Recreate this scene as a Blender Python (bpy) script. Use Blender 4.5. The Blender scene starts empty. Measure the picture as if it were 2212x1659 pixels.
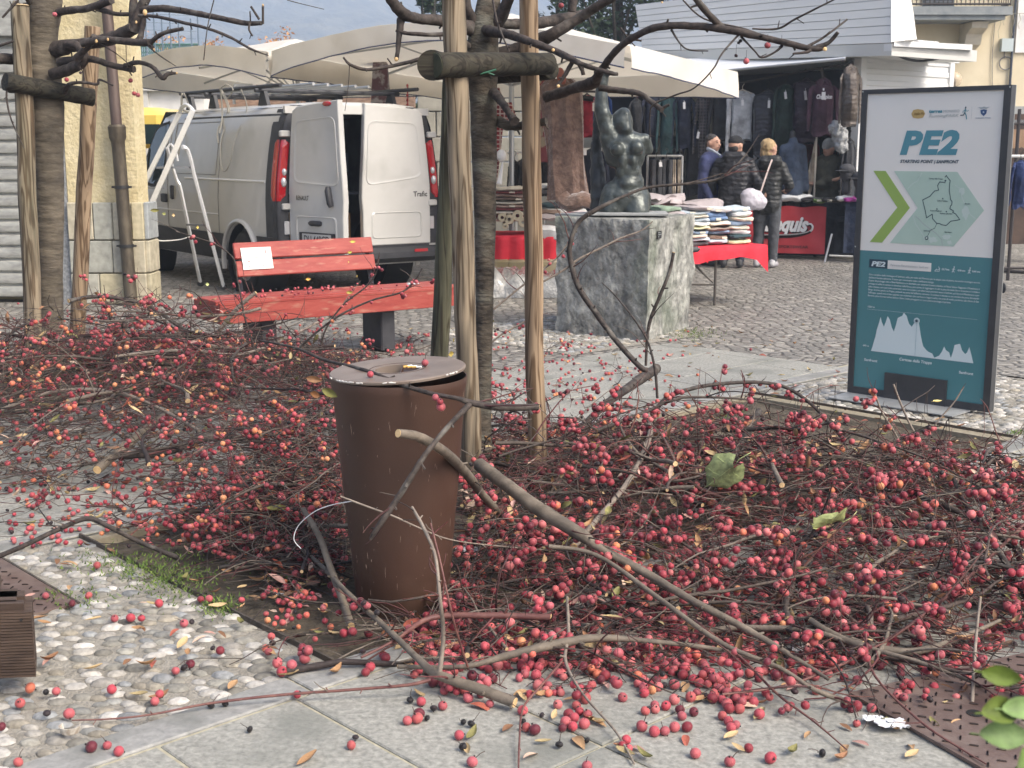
import bpy, math, random
from mathutils import Vector, Matrix, noise, Euler, Quaternion
V = Vector; R = math.radians; PI = math.pi
sc = bpy.context.scene; COL = sc.collection
# ---------------- camera, world, sun ----------------
F = 2750.0; PIT = R(10.49); CX = 1106.0; CY = 829.5; EYE = 1.5
cam = bpy.data.objects.new('camera', bpy.data.cameras.new('camera')); COL.objects.link(cam)
cam.location = (0, 0, EYE); cam.rotation_euler = (R(90) - PIT, 0, 0)
cam.data.sensor_width = 36; cam.data.lens = 36 * F / 2212; cam.data.clip_end = 3000; cam.data.clip_start = .05
cam.data.dof.use_dof = True; cam.data.dof.focus_distance = 5.0; cam.data.dof.aperture_fstop = 11
sc.camera = cam
w = bpy.data.worlds.new('World'); sc.world = w; w.use_nodes = True
nt = w.node_tree; bgn = nt.nodes['Background']
sky = nt.nodes.new('ShaderNodeTexSky'); sky.sky_type = 'NISHITA'; sky.sun_disc = False
SUN_EL, SUN_ROT = R(46), R(128)
sky.sun_elevation = SUN_EL; sky.sun_rotation = SUN_ROT; sky.air_density = .7; sky.dust_density = 6; sky.ozone_density = .6; sky.altitude = 400
nt.links.new(sky.outputs[0], bgn.inputs[0]); bgn.inputs[1].default_value = .15
sl = bpy.data.lights.new('sun', 'SUN'); sl.energy = 2.1; sl.angle = R(28); sl.color = (1, .93, .82)
so = bpy.data.objects.new('sun', sl); COL.objects.link(so)
sd = V((math.sin(SUN_ROT) * math.cos(SUN_EL), math.cos(SUN_ROT) * math.cos(SUN_EL), math.sin(SUN_EL)))
so.rotation_euler = sd.to_track_quat('Z', 'Y').to_euler(); so.location = (0, 0, 30)
sc.view_settings.view_transform = 'Standard'; sc.view_settings.look = 'None'; sc.view_settings.exposure = .95; sc.view_settings.gamma = 1
sc.render.engine = 'CYCLES'; sc.cycles.max_bounces = 6; sc.cycles.volume_bounces = 3

# ---------------- photo pixel -> real place ----------------
cP, sP = math.cos(PIT), math.sin(PIT)
def ray(x, y):
    a = (x - CX) / F; b = (CY - y) / F
    return V((a, cP + sP * b, -sP + cP * b))
def G(x, y, z=0.0):
    r = ray(x, y); t = (z - EYE) / r.z; return V((r.x * t, r.y * t, z))
def P(x, y, Y):
    r = ray(x, y); t = Y / r.y; return V((r.x * t, Y, EYE + r.z * t))
def az(d): return V((math.sin(R(d)), math.cos(R(d)), 0))
B_, A_ = az(47), az(-43)
O_ = G(723, 1426)
def UV(u, v, z=0.0): return V((O_.x + B_.x * u + A_.x * v, O_.y + B_.y * u + A_.y * v, z))
RND = random.Random(7)
def rr(a, b): return RND.uniform(a, b)

# ---------------- materials ----------------
MATS = {}
def mat(name, c, c2=None, rough=.7, metal=0.0, scale=8, detail=4, stretch=(1, 1, 1), bump=0.0, bscale=None, contrast=(.35, .65), c3=None, trans=0, coat=0, dist=.01, sheen=0, blotch=None, alpha=None, spec=None):
    if name in MATS: return MATS[name]
    m = bpy.data.materials.new(name); MATS[name] = m; m.use_nodes = True
    t = m.node_tree; N = t.nodes; L = t.links; b = N['Principled BSDF']
    b.inputs['Roughness'].default_value = rough; b.inputs['Metallic'].default_value = metal
    b.inputs['Base Color'].default_value = (*c, 1)
    if spec is not None: b.inputs['Specular IOR Level'].default_value = spec
    if trans: b.inputs['Transmission Weight'].default_value = trans
    if coat: b.inputs['Coat Weight'].default_value = coat
    if sheen: b.inputs['Sheen Weight'].default_value = sheen
    if alpha is not None: b.inputs['Alpha'].default_value = alpha
    tc = N.new('ShaderNodeTexCoord'); mp = N.new('ShaderNodeMapping'); mp.inputs['Scale'].default_value = stretch
    L.new(tc.outputs['Object'], mp.inputs[0])
    if c2 is not None:
        n = N.new('ShaderNodeTexNoise'); n.inputs['Scale'].default_value = scale; n.inputs['Detail'].default_value = detail
        n.inputs['Roughness'].default_value = .6; n.inputs['Distortion'].default_value = .3
        L.new(mp.outputs[0], n.inputs['Vector'])
        r = N.new('ShaderNodeValToRGB'); e = r.color_ramp.elements
        e[0].position, e[1].position = contrast; e[0].color = (*c, 1); e[1].color = (*c2, 1)
        if c3: x = e.new(contrast[1] + .12); x.color = (*c3, 1)
        L.new(n.outputs['Fac'], r.inputs[0]); out = r.outputs[0]
        if blotch:
            bc, bs, b0, b1 = blotch
            n3 = N.new('ShaderNodeTexNoise'); n3.inputs['Scale'].default_value = bs; n3.inputs['Detail'].default_value = 3
            L.new(mp.outputs[0], n3.inputs['Vector'])
            r3 = N.new('ShaderNodeMapRange'); r3.inputs['From Min'].default_value = b0; r3.inputs['From Max'].default_value = b1
            L.new(n3.outputs['Fac'], r3.inputs[0])
            mx = N.new('ShaderNodeMix'); mx.data_type = 'RGBA'; mx.inputs[7].default_value = (*bc, 1)
            L.new(r3.outputs[0], mx.inputs[0]); L.new(out, mx.inputs[6]); out = mx.outputs[2]
        L.new(out, b.inputs['Base Color'])
    if bump:
        n2 = N.new('ShaderNodeTexNoise'); n2.inputs['Scale'].default_value = bscale or scale * 2; n2.inputs['Detail'].default_value = 5
        L.new(mp.outputs[0], n2.inputs['Vector'])
        bp = N.new('ShaderNodeBump'); bp.inputs['Strength'].default_value = bump; bp.inputs['Distance'].default_value = dist
        L.new(n2.outputs['Fac'], bp.inputs['Height']); L.new(bp.outputs[0], b.inputs['Normal'])
    return m
def wave_bump(m, scale, axis='Z', strength=.8, dist=.02, dirn='BANDS', distort=.6, coord='Object'):
    t = m.node_tree; N = t.nodes; L = t.links; b = N['Principled BSDF']
    tc = N.new('ShaderNodeTexCoord'); wv = N.new('ShaderNodeTexWave'); wv.bands_direction = axis; wv.inputs['Scale'].default_value = scale
    wv.inputs['Distortion'].default_value = distort; wv.inputs['Detail'].default_value = 1; wv.inputs['Detail Scale'].default_value = 2
    bp = N.new('ShaderNodeBump'); bp.inputs['Strength'].default_value = strength; bp.inputs['Distance'].default_value = dist
    L.new(tc.outputs[coord], wv.inputs[0]); L.new(wv.outputs['Fac'], bp.inputs['Height'])
    if b.inputs['Normal'].links: L.new(b.inputs['Normal'].links[0].from_socket, bp.inputs['Normal'])
    L.new(bp.outputs[0], b.inputs['Normal'])
def attr_mat(name, rough=.5, attr='col', coat=0, bump=0, bscale=60, mottled=0.0, sheen=0, spec=None, trans=0):
    if name in MATS: return MATS[name]
    m = bpy.data.materials.new(name); MATS[name] = m; m.use_nodes = True
    t = m.node_tree; b = t.nodes['Principled BSDF']; a = t.nodes.new('ShaderNodeAttribute'); a.attribute_name = attr
    out = a.outputs['Color']
    if mottled:
        tc = t.nodes.new('ShaderNodeTexCoord'); n = t.nodes.new('ShaderNodeTexNoise'); n.inputs['Scale'].default_value = bscale; n.inputs['Detail'].default_value = 5
        t.links.new(tc.outputs['Object'], n.inputs['Vector'])
        mr = t.nodes.new('ShaderNodeMapRange'); mr.inputs['From Min'].default_value = .3; mr.inputs['From Max'].default_value = .7
        mr.inputs['To Min'].default_value = 1 - mottled; mr.inputs['To Max'].default_value = 1 + mottled
        t.links.new(n.outputs['Fac'], mr.inputs[0])
        mu = t.nodes.new('ShaderNodeVectorMath'); mu.operation = 'MULTIPLY'
        t.links.new(out, mu.inputs[0]); t.links.new(mr.outputs[0], mu.inputs[1]); out = mu.outputs[0]
    t.links.new(out, b.inputs['Base Color'])
    if bump:
        tc = t.nodes.new('ShaderNodeTexCoord'); n = t.nodes.new('ShaderNodeTexNoise'); n.inputs['Scale'].default_value = bscale; n.inputs['Detail'].default_value = 5
        t.links.new(tc.outputs['Object'], n.inputs['Vector'])
        bp = t.nodes.new('ShaderNodeBump'); bp.inputs['Strength'].default_value = bump; bp.inputs['Distance'].default_value = .01
        t.links.new(n.outputs['Fac'], bp.inputs['Height']); t.links.new(bp.outputs[0], b.inputs['Normal'])
    b.inputs['Roughness'].default_value = rough; b.inputs['Coat Weight'].default_value = coat; b.inputs['Sheen Weight'].default_value = sheen
    if spec is not None: b.inputs['Specular IOR Level'].default_value = spec
    return m

# ---------------- mesh builder ----------------
ORG = {}
def tag(o, label=None, cat=None, group=None, kind=None):
    if label: o['label'] = label
    if cat: o['category'] = cat
    if group: o['group'] = group
    if kind: o['kind'] = kind
    return o
def thing(name, loc, label, cat, group=None):
    o = bpy.data.objects.new(name, None); COL.objects.link(o); o.location = loc; o.empty_display_size = .1
    ORG[o.name] = V(loc); return tag(o, label, cat, group)
class MB:
    def __init__(s): s.v = []; s.f = []; s.m = []; s.c = []; s.cm = 0; s.cc = None
    def add(s, vs, fs, col=None):
        b = len(s.v); s.v.extend([tuple(p) for p in vs])
        for f in fs: s.f.append(tuple(b + i for i in f)); s.m.append(s.cm); s.c.append(col or s.cc)
        return s
    def quad(s, a, b, c, d, col=None): return s.add([a, b, c, d], [(0, 1, 2, 3)], col)
    def obox(s, o, ex, ey, ez, col=None):  # corner + three edge vectors
        o, ex, ey, ez = V(o), V(ex), V(ey), V(ez)
        p = [o, o+ex, o+ex+ey, o+ey, o+ez, o+ex+ez, o+ex+ey+ez, o+ey+ez]
        return s.add(p, [(0,3,2,1),(4,5,6,7),(0,1,5,4),(1,2,6,5),(2,3,7,6),(3,0,4,7)], col)
    def box(s, c, size, rz=0, rot=None, col=None, bev=0):
        M = rot if rot is not None else Matrix.Rotation(rz, 3, 'Z'); M = M.to_matrix() if isinstance(M, Euler) else M.to_3x3(); c = V(c)
        hx, hy, hz = size[0]/2, size[1]/2, size[2]/2
        if not bev:
            p = [c + M @ V((x*hx, y*hy, z*hz)) for z in (-1,1) for x, y in ((-1,-1),(1,-1),(1,1),(-1,1))]
            return s.add(p, [(0,3,2,1),(4,5,6,7),(0,1,5,4),(1,2,6,5),(2,3,7,6),(3,0,4,7)], col)
        b = min(bev, hx*.9, hy*.9, hz*.9); rings = []
        for z, i in ((-hz, b), (-hz+b, 0), (hz-b, 0), (hz, b)):
            X, Y = hx-i, hy-i
            rings.append([(-X+b,-Y),(X-b,-Y),(X,-Y+b),(X,Y-b),(X-b,Y),(-X+b,Y),(-X,Y-b),(-X,-Y+b)]); rings[-1] = [c + M @ V((q[0], q[1], z)) for q in rings[-1]]
        return s.loft(rings, True, True, col=col)
    def loft(s, rings, cap0=True, cap1=True, closed=True, col=None, smooth=True):
        n = len(rings[0]); vs = [p for r in rings for p in r]; fs = []
        for i in range(len(rings)-1):
            for j in range(n if closed else n-1):
                k = (j+1) % n; fs.append((i*n+j, i*n+k, (i+1)*n+k, (i+1)*n+j))
        if cap0: fs.append(tuple(range(n-1, -1, -1)))
        if cap1: fs.append(tuple((len(rings)-1)*n+j for j in range(n)))
        return s.add(vs, fs, col)
    def tube(s, pts, rad, n=6, cap=True, col=None, wob=0, flat=1.0, endcol=None):
        pts = [V(p) for p in pts]; k = len(pts)
        if not hasattr(rad, '__len__'): rad = [rad]*k
        up = None; rings = []
        for i, p in enumerate(pts):
            d = (pts[min(i+1, k-1)] - pts[max(i-1, 0)])
            if d.length < 1e-9: d = V((0, 0, 1))
            d.normalize()
            if up is None: up = d.orthogonal().normalized()
            else:
                up = up - d * up.dot(d)
                up = d.orthogonal().normalized() if up.length < 1e-6 else up.normalized()
            sd_ = d.cross(up); r = rad[i]
            rings.append([p + (up*math.cos(2*PI*j/n) + sd_*math.sin(2*PI*j/n)*flat) * r * (1 + (RND.uniform(-wob, wob) if wob else 0)) for j in range(n)])
        if endcol is None: return s.loft(rings, cap, cap, col=col)
        s.loft(rings, False, True, col=col); s.add(rings[0], [tuple(range(n-1, -1, -1))], endcol); return s
    def cyl(s, a, b, r, n=12, r2=None, col=None): return s.tube([a, b], [r, r if r2 is None else r2], n, col=col)
    def lathe(s, prof, c, n=24, M=None, col=None, cap=False):
        c = V(c); M = M or Matrix.Identity(3); rings = []
        for r, z in prof: rings.append([c + M @ V((r*math.cos(2*PI*j/n), r*math.sin(2*PI*j/n), z)) for j in range(n)])
        return s.loft(rings, cap, cap, col=col)
    def ball(s, c, r, n=10, m=6, M=None, col=None, sq=(1, 1, 1), dim=0):
        c = V(c); M = M or Matrix.Identity(3); vs = [c + M @ V((0, 0, r*sq[2]*(1-dim)))]; fs = []
        for i in range(1, m):
            a = PI*i/m
            for j in range(n):
                t = 2*PI*j/n; vs.append(c + M @ V((r*sq[0]*math.sin(a)*math.cos(t), r*sq[1]*math.sin(a)*math.sin(t), r*sq[2]*math.cos(a))))
        vs.append(c + M @ V((0, 0, -r*sq[2]))); L = len(vs)-1
        for j in range(n):
            k = (j+1) % n; fs.append((0, 1+j, 1+k)); fs.append((L, L-n+k, L-n+j))
            for i in range(m-2): a = 1+i*n; fs.append((a+j, a+n+j, a+n+k, a+k))
        return s.add(vs, fs, col)
    def prism(s, pts, depth, frame, col=None, back=True):  # pts 2D, frame=(o,ex,ey,ez)
        o, ex, ey, ez = frame; n = len(pts)
        a = [o + ex*x + ey*y for x, y in pts]; b = [p - ez*depth for p in a]
        fs = [tuple(range(n))] + ([tuple(range(2*n-1, n-1, -1))] if back else [])
        for i in range(n): j = (i+1) % n; fs.append((i, n+i, n+j, j))
        return s.add(a + b, fs, col)
    def build(s, name, m, parent=None, loc=None, smooth=None, auto=40):
        me = bpy.data.meshes.new(name)
        o0 = V((0, 0, 0)) if parent is None else ORG[parent.name]
        if parent is None and loc is not None: o0 = V(loc)
        if o0.length > 0: me.from_pydata([(x-o0.x, y-o0.y, z-o0.z) for x, y, z in s.v], [], s.f)
        else: me.from_pydata(s.v, [], s.f)
        ms = m if isinstance(m, (list, tuple)) else [m]
        for q in ms: me.materials.append(q)
        if len(ms) > 1: me.polygons.foreach_set('material_index', s.m)
        if any(c is not None for c in s.c):
            at = me.color_attributes.new('col', 'FLOAT_COLOR', 'CORNER'); buf = []
            for f, c in zip(s.f, s.c): buf.extend(((*c, 1.0) if c else (.5, .5, .5, 1.0)) * len(f))
            at.data.foreach_set('color', buf)
        if smooth is None: smooth = True
        if smooth:
            me.polygons.foreach_set('use_smooth', [True]*len(me.polygons))
            if auto: me.set_sharp_from_angle(angle=R(auto))
        me.update()
        o = bpy.data.objects.new(name, me); COL.objects.link(o)
        if parent is not None: o.parent = parent; ORG[o.name] = ORG[parent.name]
        else: o.location = o0; ORG[o.name] = o0
        return o
def struct(name, mb, m, smooth=False, auto=None, kind='structure'):
    o = mb.build(name, m, smooth=smooth, auto=auto); o['kind'] = kind; return o
DG = None
def eval_mesh(o):
    dg = bpy.context.evaluated_depsgraph_get(); dg.update()
    me = bpy.data.meshes.new_from_object(o.evaluated_get(dg)); return me
def organic(name, prims, voxel, m, parent=None, loc=None, smooth_it=4, disp=None):
    """union of capsules / ellipsoids fused into one continuous skin"""
    mb = MB()
    for p in prims:
        if p[0] == 'c':   # capsule: p0,p1,r0,r1
            a, b, r0, r1 = V(p[1]), V(p[2]), p[3], p[4]; fl = p[5] if len(p) > 5 else 1.0
            d = (b-a).normalized(); pts = []; rad = []
            for t in (-.98, -.8, -.45): pts.append(a + d*r0*t); rad.append(r0*math.sqrt(1-t*t))
            pts.append(a); rad.append(r0); pts.append(b); rad.append(r1)
            for t in (.45, .8, .98): pts.append(b + d*r1*t); rad.append(r1*math.sqrt(1-t*t))
            mb.tube(pts, rad, 14, flat=fl)
        else:             # ellipsoid: c, radii, euler
            M = Euler(p[3]).to_matrix() if len(p) > 3 else Matrix.Identity(3)
            mb.ball(p[1], 1, 16, 10, M=M, sq=p[2])
    o = mb.build(name + '_tmp', m, smooth=False)
    md = o.modifiers.new('r', 'REMESH'); md.mode = 'VOXEL'; md.voxel_size = voxel
    if smooth_it: sm = o.modifiers.new('s', 'SMOOTH'); sm.iterations = smooth_it; sm.factor = .5
    me = eval_mesh(o); bpy.data.objects.remove(o); me.name = name
    if disp: 
        for v in me.vertices: v.co += v.normal * disp(v.co)
    o0 = ORG[parent.name] if parent is not None else V(loc or (0, 0, 0))
    me.transform(Matrix.Translation(-o0)); me.materials.clear(); me.materials.append(m)
    me.polygons.foreach_set('use_smooth', [True]*len(me.polygons))
    ob = bpy.data.objects.new(name, me); COL.objects.link(ob)
    if parent is not None: ob.parent = parent
    else: ob.location = o0
    ORG[ob.name] = o0; return ob
def text(name, body, size, frame, m, parent, shear=0, bold=0, align='LEFT', depth=.0008, width=None, lift=.003, spacing=1):
    """frame=(point, ex, ey, ez): lettering lying on a surface"""
    cu = bpy.data.curves.new(name, 'FONT'); cu.body = body; cu.size = size; cu.shear = shear; cu.offset = bold; cu.align_x = align
    cu.extrude = depth/2; cu.resolution_u = 3; cu.space_character = spacing
    o = bpy.data.objects.new(name, cu); COL.objects.link(o); me = eval_mesh(o); bpy.data.objects.remove(o); me.name = name
    p, ex, ey, ez = frame; k = 1
    if width:
        xs = [v.co.x for v in me.vertices]
        if xs: k = width / (max(xs) - min(xs))
    M = Matrix(((ex.x, ey.x, ez.x), (ex.y, ey.y, ez.y), (ex.z, ey.z, ez.z)))
    o0 = ORG[parent.name]
    for v in me.vertices: v.co = p + M @ V((v.co.x*k, v.co.y, v.co.z + lift)) - o0
    me.materials.clear(); me.materials.append(m)
    ob = bpy.data.objects.new(name, me); COL.objects.link(ob); ob.parent = parent; ORG[ob.name] = o0; return ob
def bez(pts, n=8):
    """smooth polyline through points (Catmull-Rom); points may be tuples of any length"""
    k = len(pts); out = []
    for i in range(k-1):
        p0, p1, p2, p3 = pts[max(i-1, 0)], pts[i], pts[i+1], pts[min(i+2, k-1)]
        for j in range(n):
            t = j/n; out.append(tuple(.5*((2*b) + (c-a)*t + (2*a-5*b+4*c-d)*t*t + (3*b-a-3*c+d)*t**3) for a, b, c, d in zip(p0, p1, p2, p3)))
    out.append(tuple(pts[-1])); return out
def fbm(p, s=1.0, o=4): return noise.fractal(V(p)*s, 1.0, 2.0, o)
# ================= SETTING =================
def sett_material():
    m = mat('setts', (.2, .19, .17), (.3, .29, .26), rough=.8, scale=1.5)
    t = m.node_tree; N = t.nodes; L = t.links; b = N['Principled BSDF']
    tc = N.new('ShaderNodeTexCoord'); mp = N.new('ShaderNodeMapping'); mp.inputs['Rotation'].default_value = (0, 0, R(-5)); mp.inputs['Scale'].default_value = (10, 12.5, 1)
    L.new(tc.outputs['Object'], mp.inputs[0])
    n0 = N.new('ShaderNodeTexNoise'); n0.inputs['Scale'].default_value = .5; n0.inputs['Detail'].default_value = 2
    L.new(mp.outputs[0], n0.inputs['Vector'])
    ad = N.new('ShaderNodeVectorMath'); ad.operation = 'MULTIPLY_ADD'; ad.inputs[1].default_value = (1.5, 1.5, 0); L.new(n0.outputs['Color'], ad.inputs[0]); L.new(mp.outputs[0], ad.inputs[2])
    vo = N.new('ShaderNodeTexVoronoi'); vo.feature = 'DISTANCE_TO_EDGE'; vo.inputs['Scale'].default_value = 1; vo.inputs['Randomness'].default_value = .55
    v2 = N.new('ShaderNodeTexVoronoi'); v2.feature = 'F1'; v2.inputs['Scale'].default_value = 1; v2.inputs['Randomness'].default_value = .55
    for v in (vo, v2): L.new(ad.outputs[0], v.inputs['Vector']); v.voronoi_dimensions = '2D'
    r = N.new('ShaderNodeValToRGB'); e = r.color_ramp.elements
    e[0].position = .02; e[0].color = (.42, .4, .37, 1); e[1].position = .11; e[1].color = (1, 1, 1, 1)
    L.new(vo.outputs['Distance'], r.inputs[0])
    r2 = N.new('ShaderNodeValToRGB'); e = r2.color_ramp.elements
    e[0].position = 0; e[0].color = (.16, .152, .135, 1); e[1].position = 1; e[1].color = (.41, .39, .345, 1)
    x = e.new(.45); x.color = (.2, .19, .17, 1); x = e.new(.75); x.color = (.27, .255, .225, 1)
    L.new(v2.outputs['Color'], r2.inputs[0])
    mx = N.new('ShaderNodeMix'); mx.data_type = 'RGBA'; mx.blend_type = 'MULTIPLY'; mx.inputs[0].default_value = 1
    L.new(r2.outputs[0], mx.inputs[6]); L.new(r.outputs[0], mx.inputs[7]); L.new(mx.outputs[2], b.inputs['Base Color'])
    bp = N.new('ShaderNodeBump'); bp.inputs['Strength'].default_value = .8; bp.inputs['Distance'].default_value = .02
    mr = N.new('ShaderNodeMapRange'); mr.inputs['From Max'].default_value = .25; mr.interpolation_type = 'SMOOTHERSTEP'
    L.new(vo.outputs['Distance'], mr.inputs[0]); L.new(mr.outputs[0], bp.inputs['Height']); L.new(bp.outputs[0], b.inputs['Normal'])
    b.inputs['Roughness'].default_value = .62
    return m
M_sett = sett_material()
M_slab = mat('slab_stone', (.17, .17, .152), (.37, .365, .325), rough=.75, scale=55, detail=8, bump=.35, bscale=90, dist=.006, contrast=(.3, .7), blotch=((.16, .165, .145), 2.6, .5, .74))
M_slab2 = mat('slab_border', (.2, .2, .19), (.31, .308, .29), rough=.7, scale=30, detail=8, stretch=(1, 1, 1), bump=.3, bscale=60, dist=.005, blotch=((.14, .145, .13), 4, .5, .75))
M_mortar = mat('mortar', (.3, .28, .2), (.42, .39, .29), rough=.95, scale=30, bump=.4, bscale=80)
M_soil = mat('soil', (.045, .036, .025), (.105, .085, .06), rough=.97, scale=14, detail=9, bump=1, bscale=45, dist=.02)
M_cement = mat('pebble_cement', (.2, .185, .155), (.33, .31, .265), rough=.95, scale=24, detail=9, bump=.9, bscale=90, dist=.012, contrast=(.3, .7))
M_pebble = attr_mat('pebble', rough=.8, mottled=.25, bump=.35, bscale=70)
M_rust = mat('rusty_plate', (.13, .085, .07), (.2, .15, .125), rough=.6, metal=.3, scale=9, detail=8, bump=.2, bscale=60, blotch=((.09, .055, .045), 4, .5, .7))
M_edge = mat('edge_steel', (.06, .05, .042), (.12, .1, .08), rough=.7, metal=.4, scale=20)

mb = MB(); mb.quad((-700, -60, -.06), (700, -60, -.06), (700, 1310, -.06), (-700, 1310, -.06)); struct('ground', mb, M_soil)
# setts of the square, leaving out the planting beds
mb = MB()
for u0, u1, v0, v1 in ((-40, 70, 3.42, 80), (6.15, 70, -40, 3.42), (5.62, 6.15, 1.9, 3.42)):
    mb.quad(UV(u0, v0, -.006), UV(u1, v0, -.006), UV(u1, v1, -.006), UV(u0, v1, -.006))
struct('square_paving', mb, M_sett)
# stone slabs: each a bevelled piece with a mortar joint
def slab_rect(mb, u0, u1, v0, v1, z=0, g=.005, b=.004):
    dz = rr(-.0015, .0015); a = [(u0+g, v0+g), (u1-g, v0+g), (u1-g, v1-g), (u0+g, v1-g)]
    i = [(u0+g+b, v0+g+b), (u1-g-b, v0+g+b), (u1-g-b, v1-g-b), (u0+g+b, v1-g-b)]
    mb.loft([[UV(x, y, z-.05) for x, y in a], [UV(x, y, z-b+dz) for x, y in a], [UV(x, y, z+dz) for x, y in i]], False, True)
mb = MB(); mo = MB(); bd = MB()
us = [-.65 + .83*k for k in range(-5, 12)]
for k, u in enumerate(us):
    for v0, v1, o in ((-.92, -.145, .415), (-1.75, -.92, 0), (-2.6, -1.75, .3), (-3.6, -2.6, .1)):
        uu = u + (o if v0 < -.92 else 0)
        if v0 >= -.92:
            for h in (0, .415):
                slab_rect(mb, uu+h, uu+h+.415, v0, v1)
        else: slab_rect(mb, uu, uu+.83, v0, v1)
u = -3.2
while u < 8:
    L_ = rr(.5, .9) if abs(u + .55) > .6 else .9; slab_rect(bd, u, u+L_, -.14, 0); u += L_
u = -6
while u < 5.55:   # the path behind the bed
    L_ = rr(.55, .95); v = 1.86
    for dv in (.5, .52, .52): slab_rect(mb, u + (dv-.5)*9, min(u+L_+(dv-.5)*9, 5.6), v, v+dv); v += dv
    u += L_
u = -6
while u < 6.1: L_ = rr(.7, 1.1); slab_rect(bd, u, min(u+L_, 6.15), 1.72, 1.86); u += L_
struct('stone_slabs', mb, M_slab, smooth=True, auto=30); struct('slab_borders', bd, M_slab2, smooth=True, auto=30)
for a in ((-6, 8.2, -3.6, 0), (-6, 6.15, 1.72, 3.42)):
    mo.quad(UV(a[0], a[2], -.007), UV(a[1], a[2], -.007), UV(a[1], a[3], -.007), UV(a[0], a[3], -.007))
struct('mortar_joints', mo, M_mortar)
# soil bed
def grid_sheet(name, u0, u1, v0, v1, z, amp, m, n=60, sc_=3):
    mb = MB(); vs = []; k = int(n*(v1-v0)/(u1-u0)) + 2
    for j in range(k+1):
        for i in range(n+1):
            p = UV(u0+(u1-u0)*i/n, v0+(v1-v0)*j/k); p.z = z + amp*fbm(p, sc_); vs.append(p)
    fs = [(j*(n+1)+i, j*(n+1)+i+1, (j+1)*(n+1)+i+1, (j+1)*(n+1)+i) for j in range(k) for i in range(n)]
    mb.add(vs, fs); return struct(name, mb, m, smooth=True)
grid_sheet('planting_bed_soil', 0, 4.37, 0, 1.72, -.035, .02, M_soil, 110, 4)
grid_sheet('tree_bed_soil', -3.5, 2.6, 4.2, 6.0, .004, .012, M_soil, 70, 3)
# pebble paving
PEB = [(.3, .29, .25), (.38, .36, .32), (.26, .26, .24), (.46, .44, .4), (.22, .21, .18), (.33, .3, .24), (.52, .5, .46), (.27, .28, .28)]
def pebbles(name, u0, u1, v0, v1, ok, step=.07, seed=3, z=-.012):
    rnd = random.Random(seed); mb = MB(); mb.cm = 1; n = 60
    mb.quad(UV(u0, v0, z), UV(u1, v0, z), UV(u1, v1, z), UV(u0, v1, z), (.25, .25, .25)); mb.cm = 0
    v = v0 + .02; row = 0
    while v < v1 - .015:
        u = u0 + .02 + (row % 2) * step*.5
        while u < u1 - .02:
            a, b = u + rnd.uniform(-.014, .014), v + rnd.uniform(-.011, .011)
            if ok(a, b) and rnd.random() > .12:
                s = rnd.uniform(.02, .034)*step/.062; e = rnd.uniform(.5, .8); t = rnd.uniform(-.45, .45)
                c = rnd.choice(PEB); k = rnd.uniform(.6, .98); c = tuple(x*k for x in c)
                mb.ball(UV(a, b, z+.001), s, 9, 6, M=Matrix.Rotation(t, 3, 'Z'), sq=(1, e, .26 + rnd.random()*.16), col=c)
            u += step * rnd.uniform(.8, 1.15)
        v += step*.62; row += 1
    o = mb.build(name, [M_pebble, M_cement]); o['kind'] = 'structure'
pebbles('pebble_paving', -1.9, -.01, .005, 1.715, lambda u, v: not (u < -.36 and v > 1.0) and u > -1.45)
pebbles('pebble_strip', 4.4, 6.13, 0.01, 1.71, lambda u, v: True, step=.07, seed=5)
pebbles('pebble_patch', 4.6, 6.1, 3.5, 5.2, lambda u, v: 3.6 < v < 5.2, step=.075, seed=6, z=-.002)
# steel edging
mb = MB()
def strip(u0, v0, u1, v1, th=.008, z0=-.06, z1=.006):
    a, b = UV(u0, v0, z0), UV(u1, v1, z0); d = (b-a).normalized(); nrm = V((-d.y, d.x, 0))*th; mb.obox(a, b-a, nrm, V((0, 0, z1-z0)))
strip(-.002, .0, -.002, 1.72); strip(4.378, 0, 4.378, 1.715); strip(-.34, .985, -.34, 1.7, z1=.002)
struct('steel_edging', mb, M_edge)
# concrete lip of the bed seen behind the fruit
mb = MB(); M_conc = mat('bed_kerb', (.2, .17, .12), (.28, .25, .18), rough=.9, scale=20, bump=.4)
mb.obox(UV(4.28, .0, -.06), B_*.09, A_*1.7, V((0, 0, .052)))
mb.obox(UV(.0, 1.655, -.06), B_*4.27, A_*.055, V((0, 0, .048)))
struct('bed_kerb', mb, M_conc)
# tread plates (rusty steel with raised dashes)
def plate(name, c, ex, ey, L, W, label, hole=None):
    t = thing(name, c, label, 'tread plate'); ez = V((0, 0, 1)); mb = MB(); mb.obox(c, ex*L, ey*W, ez*.009)
    mb.cm = 1; s = .046
    for i in range(int(L/s)):
        for j in range(int(W/s)):
            q = c + ex*((i+.5)*s) + ey*((j+.5)*s) + ez*.011; d = (ex+ey) if (i+j) % 2 else (ex-ey); d = d.normalized()
            if i*s < L-.03 and j*s < W-.03: mb.box(q, (.024, .005, .004), rot=Matrix((d, ez.cross(d), ez)).transposed(), bev=.002)
    mb.build('plate', [M_rust, mat('rusty_dash', (.03, .022, .02), (.07, .05, .045), rough=.5, metal=.4, scale=30)], t, smooth=False)
    if hole:
        mb = MB(); mb.cyl(hole+V((0, 0, .0085)), hole+V((0, 0, .0105)), .022, 20); mb.build('lifting_hole', mat('black_hole', (.005, .005, .005), rough=.9), t)
    return t
q0, q1, q2 = G(1835, 1502, .004), G(1902, 1469, .004), G(2107, 1658, .004)
e1 = (q2-q0).normalized(); e2 = V((-e1.y, e1.x, 0)); 
if e2.x < 0: e2 = -e2
plate('tread_plate', q0, e1, e2, 1.1, 1.0, 'rusty brown tread plate in the paving at the lower right under the fallen twigs', G(2105, 1548, .004))
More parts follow.
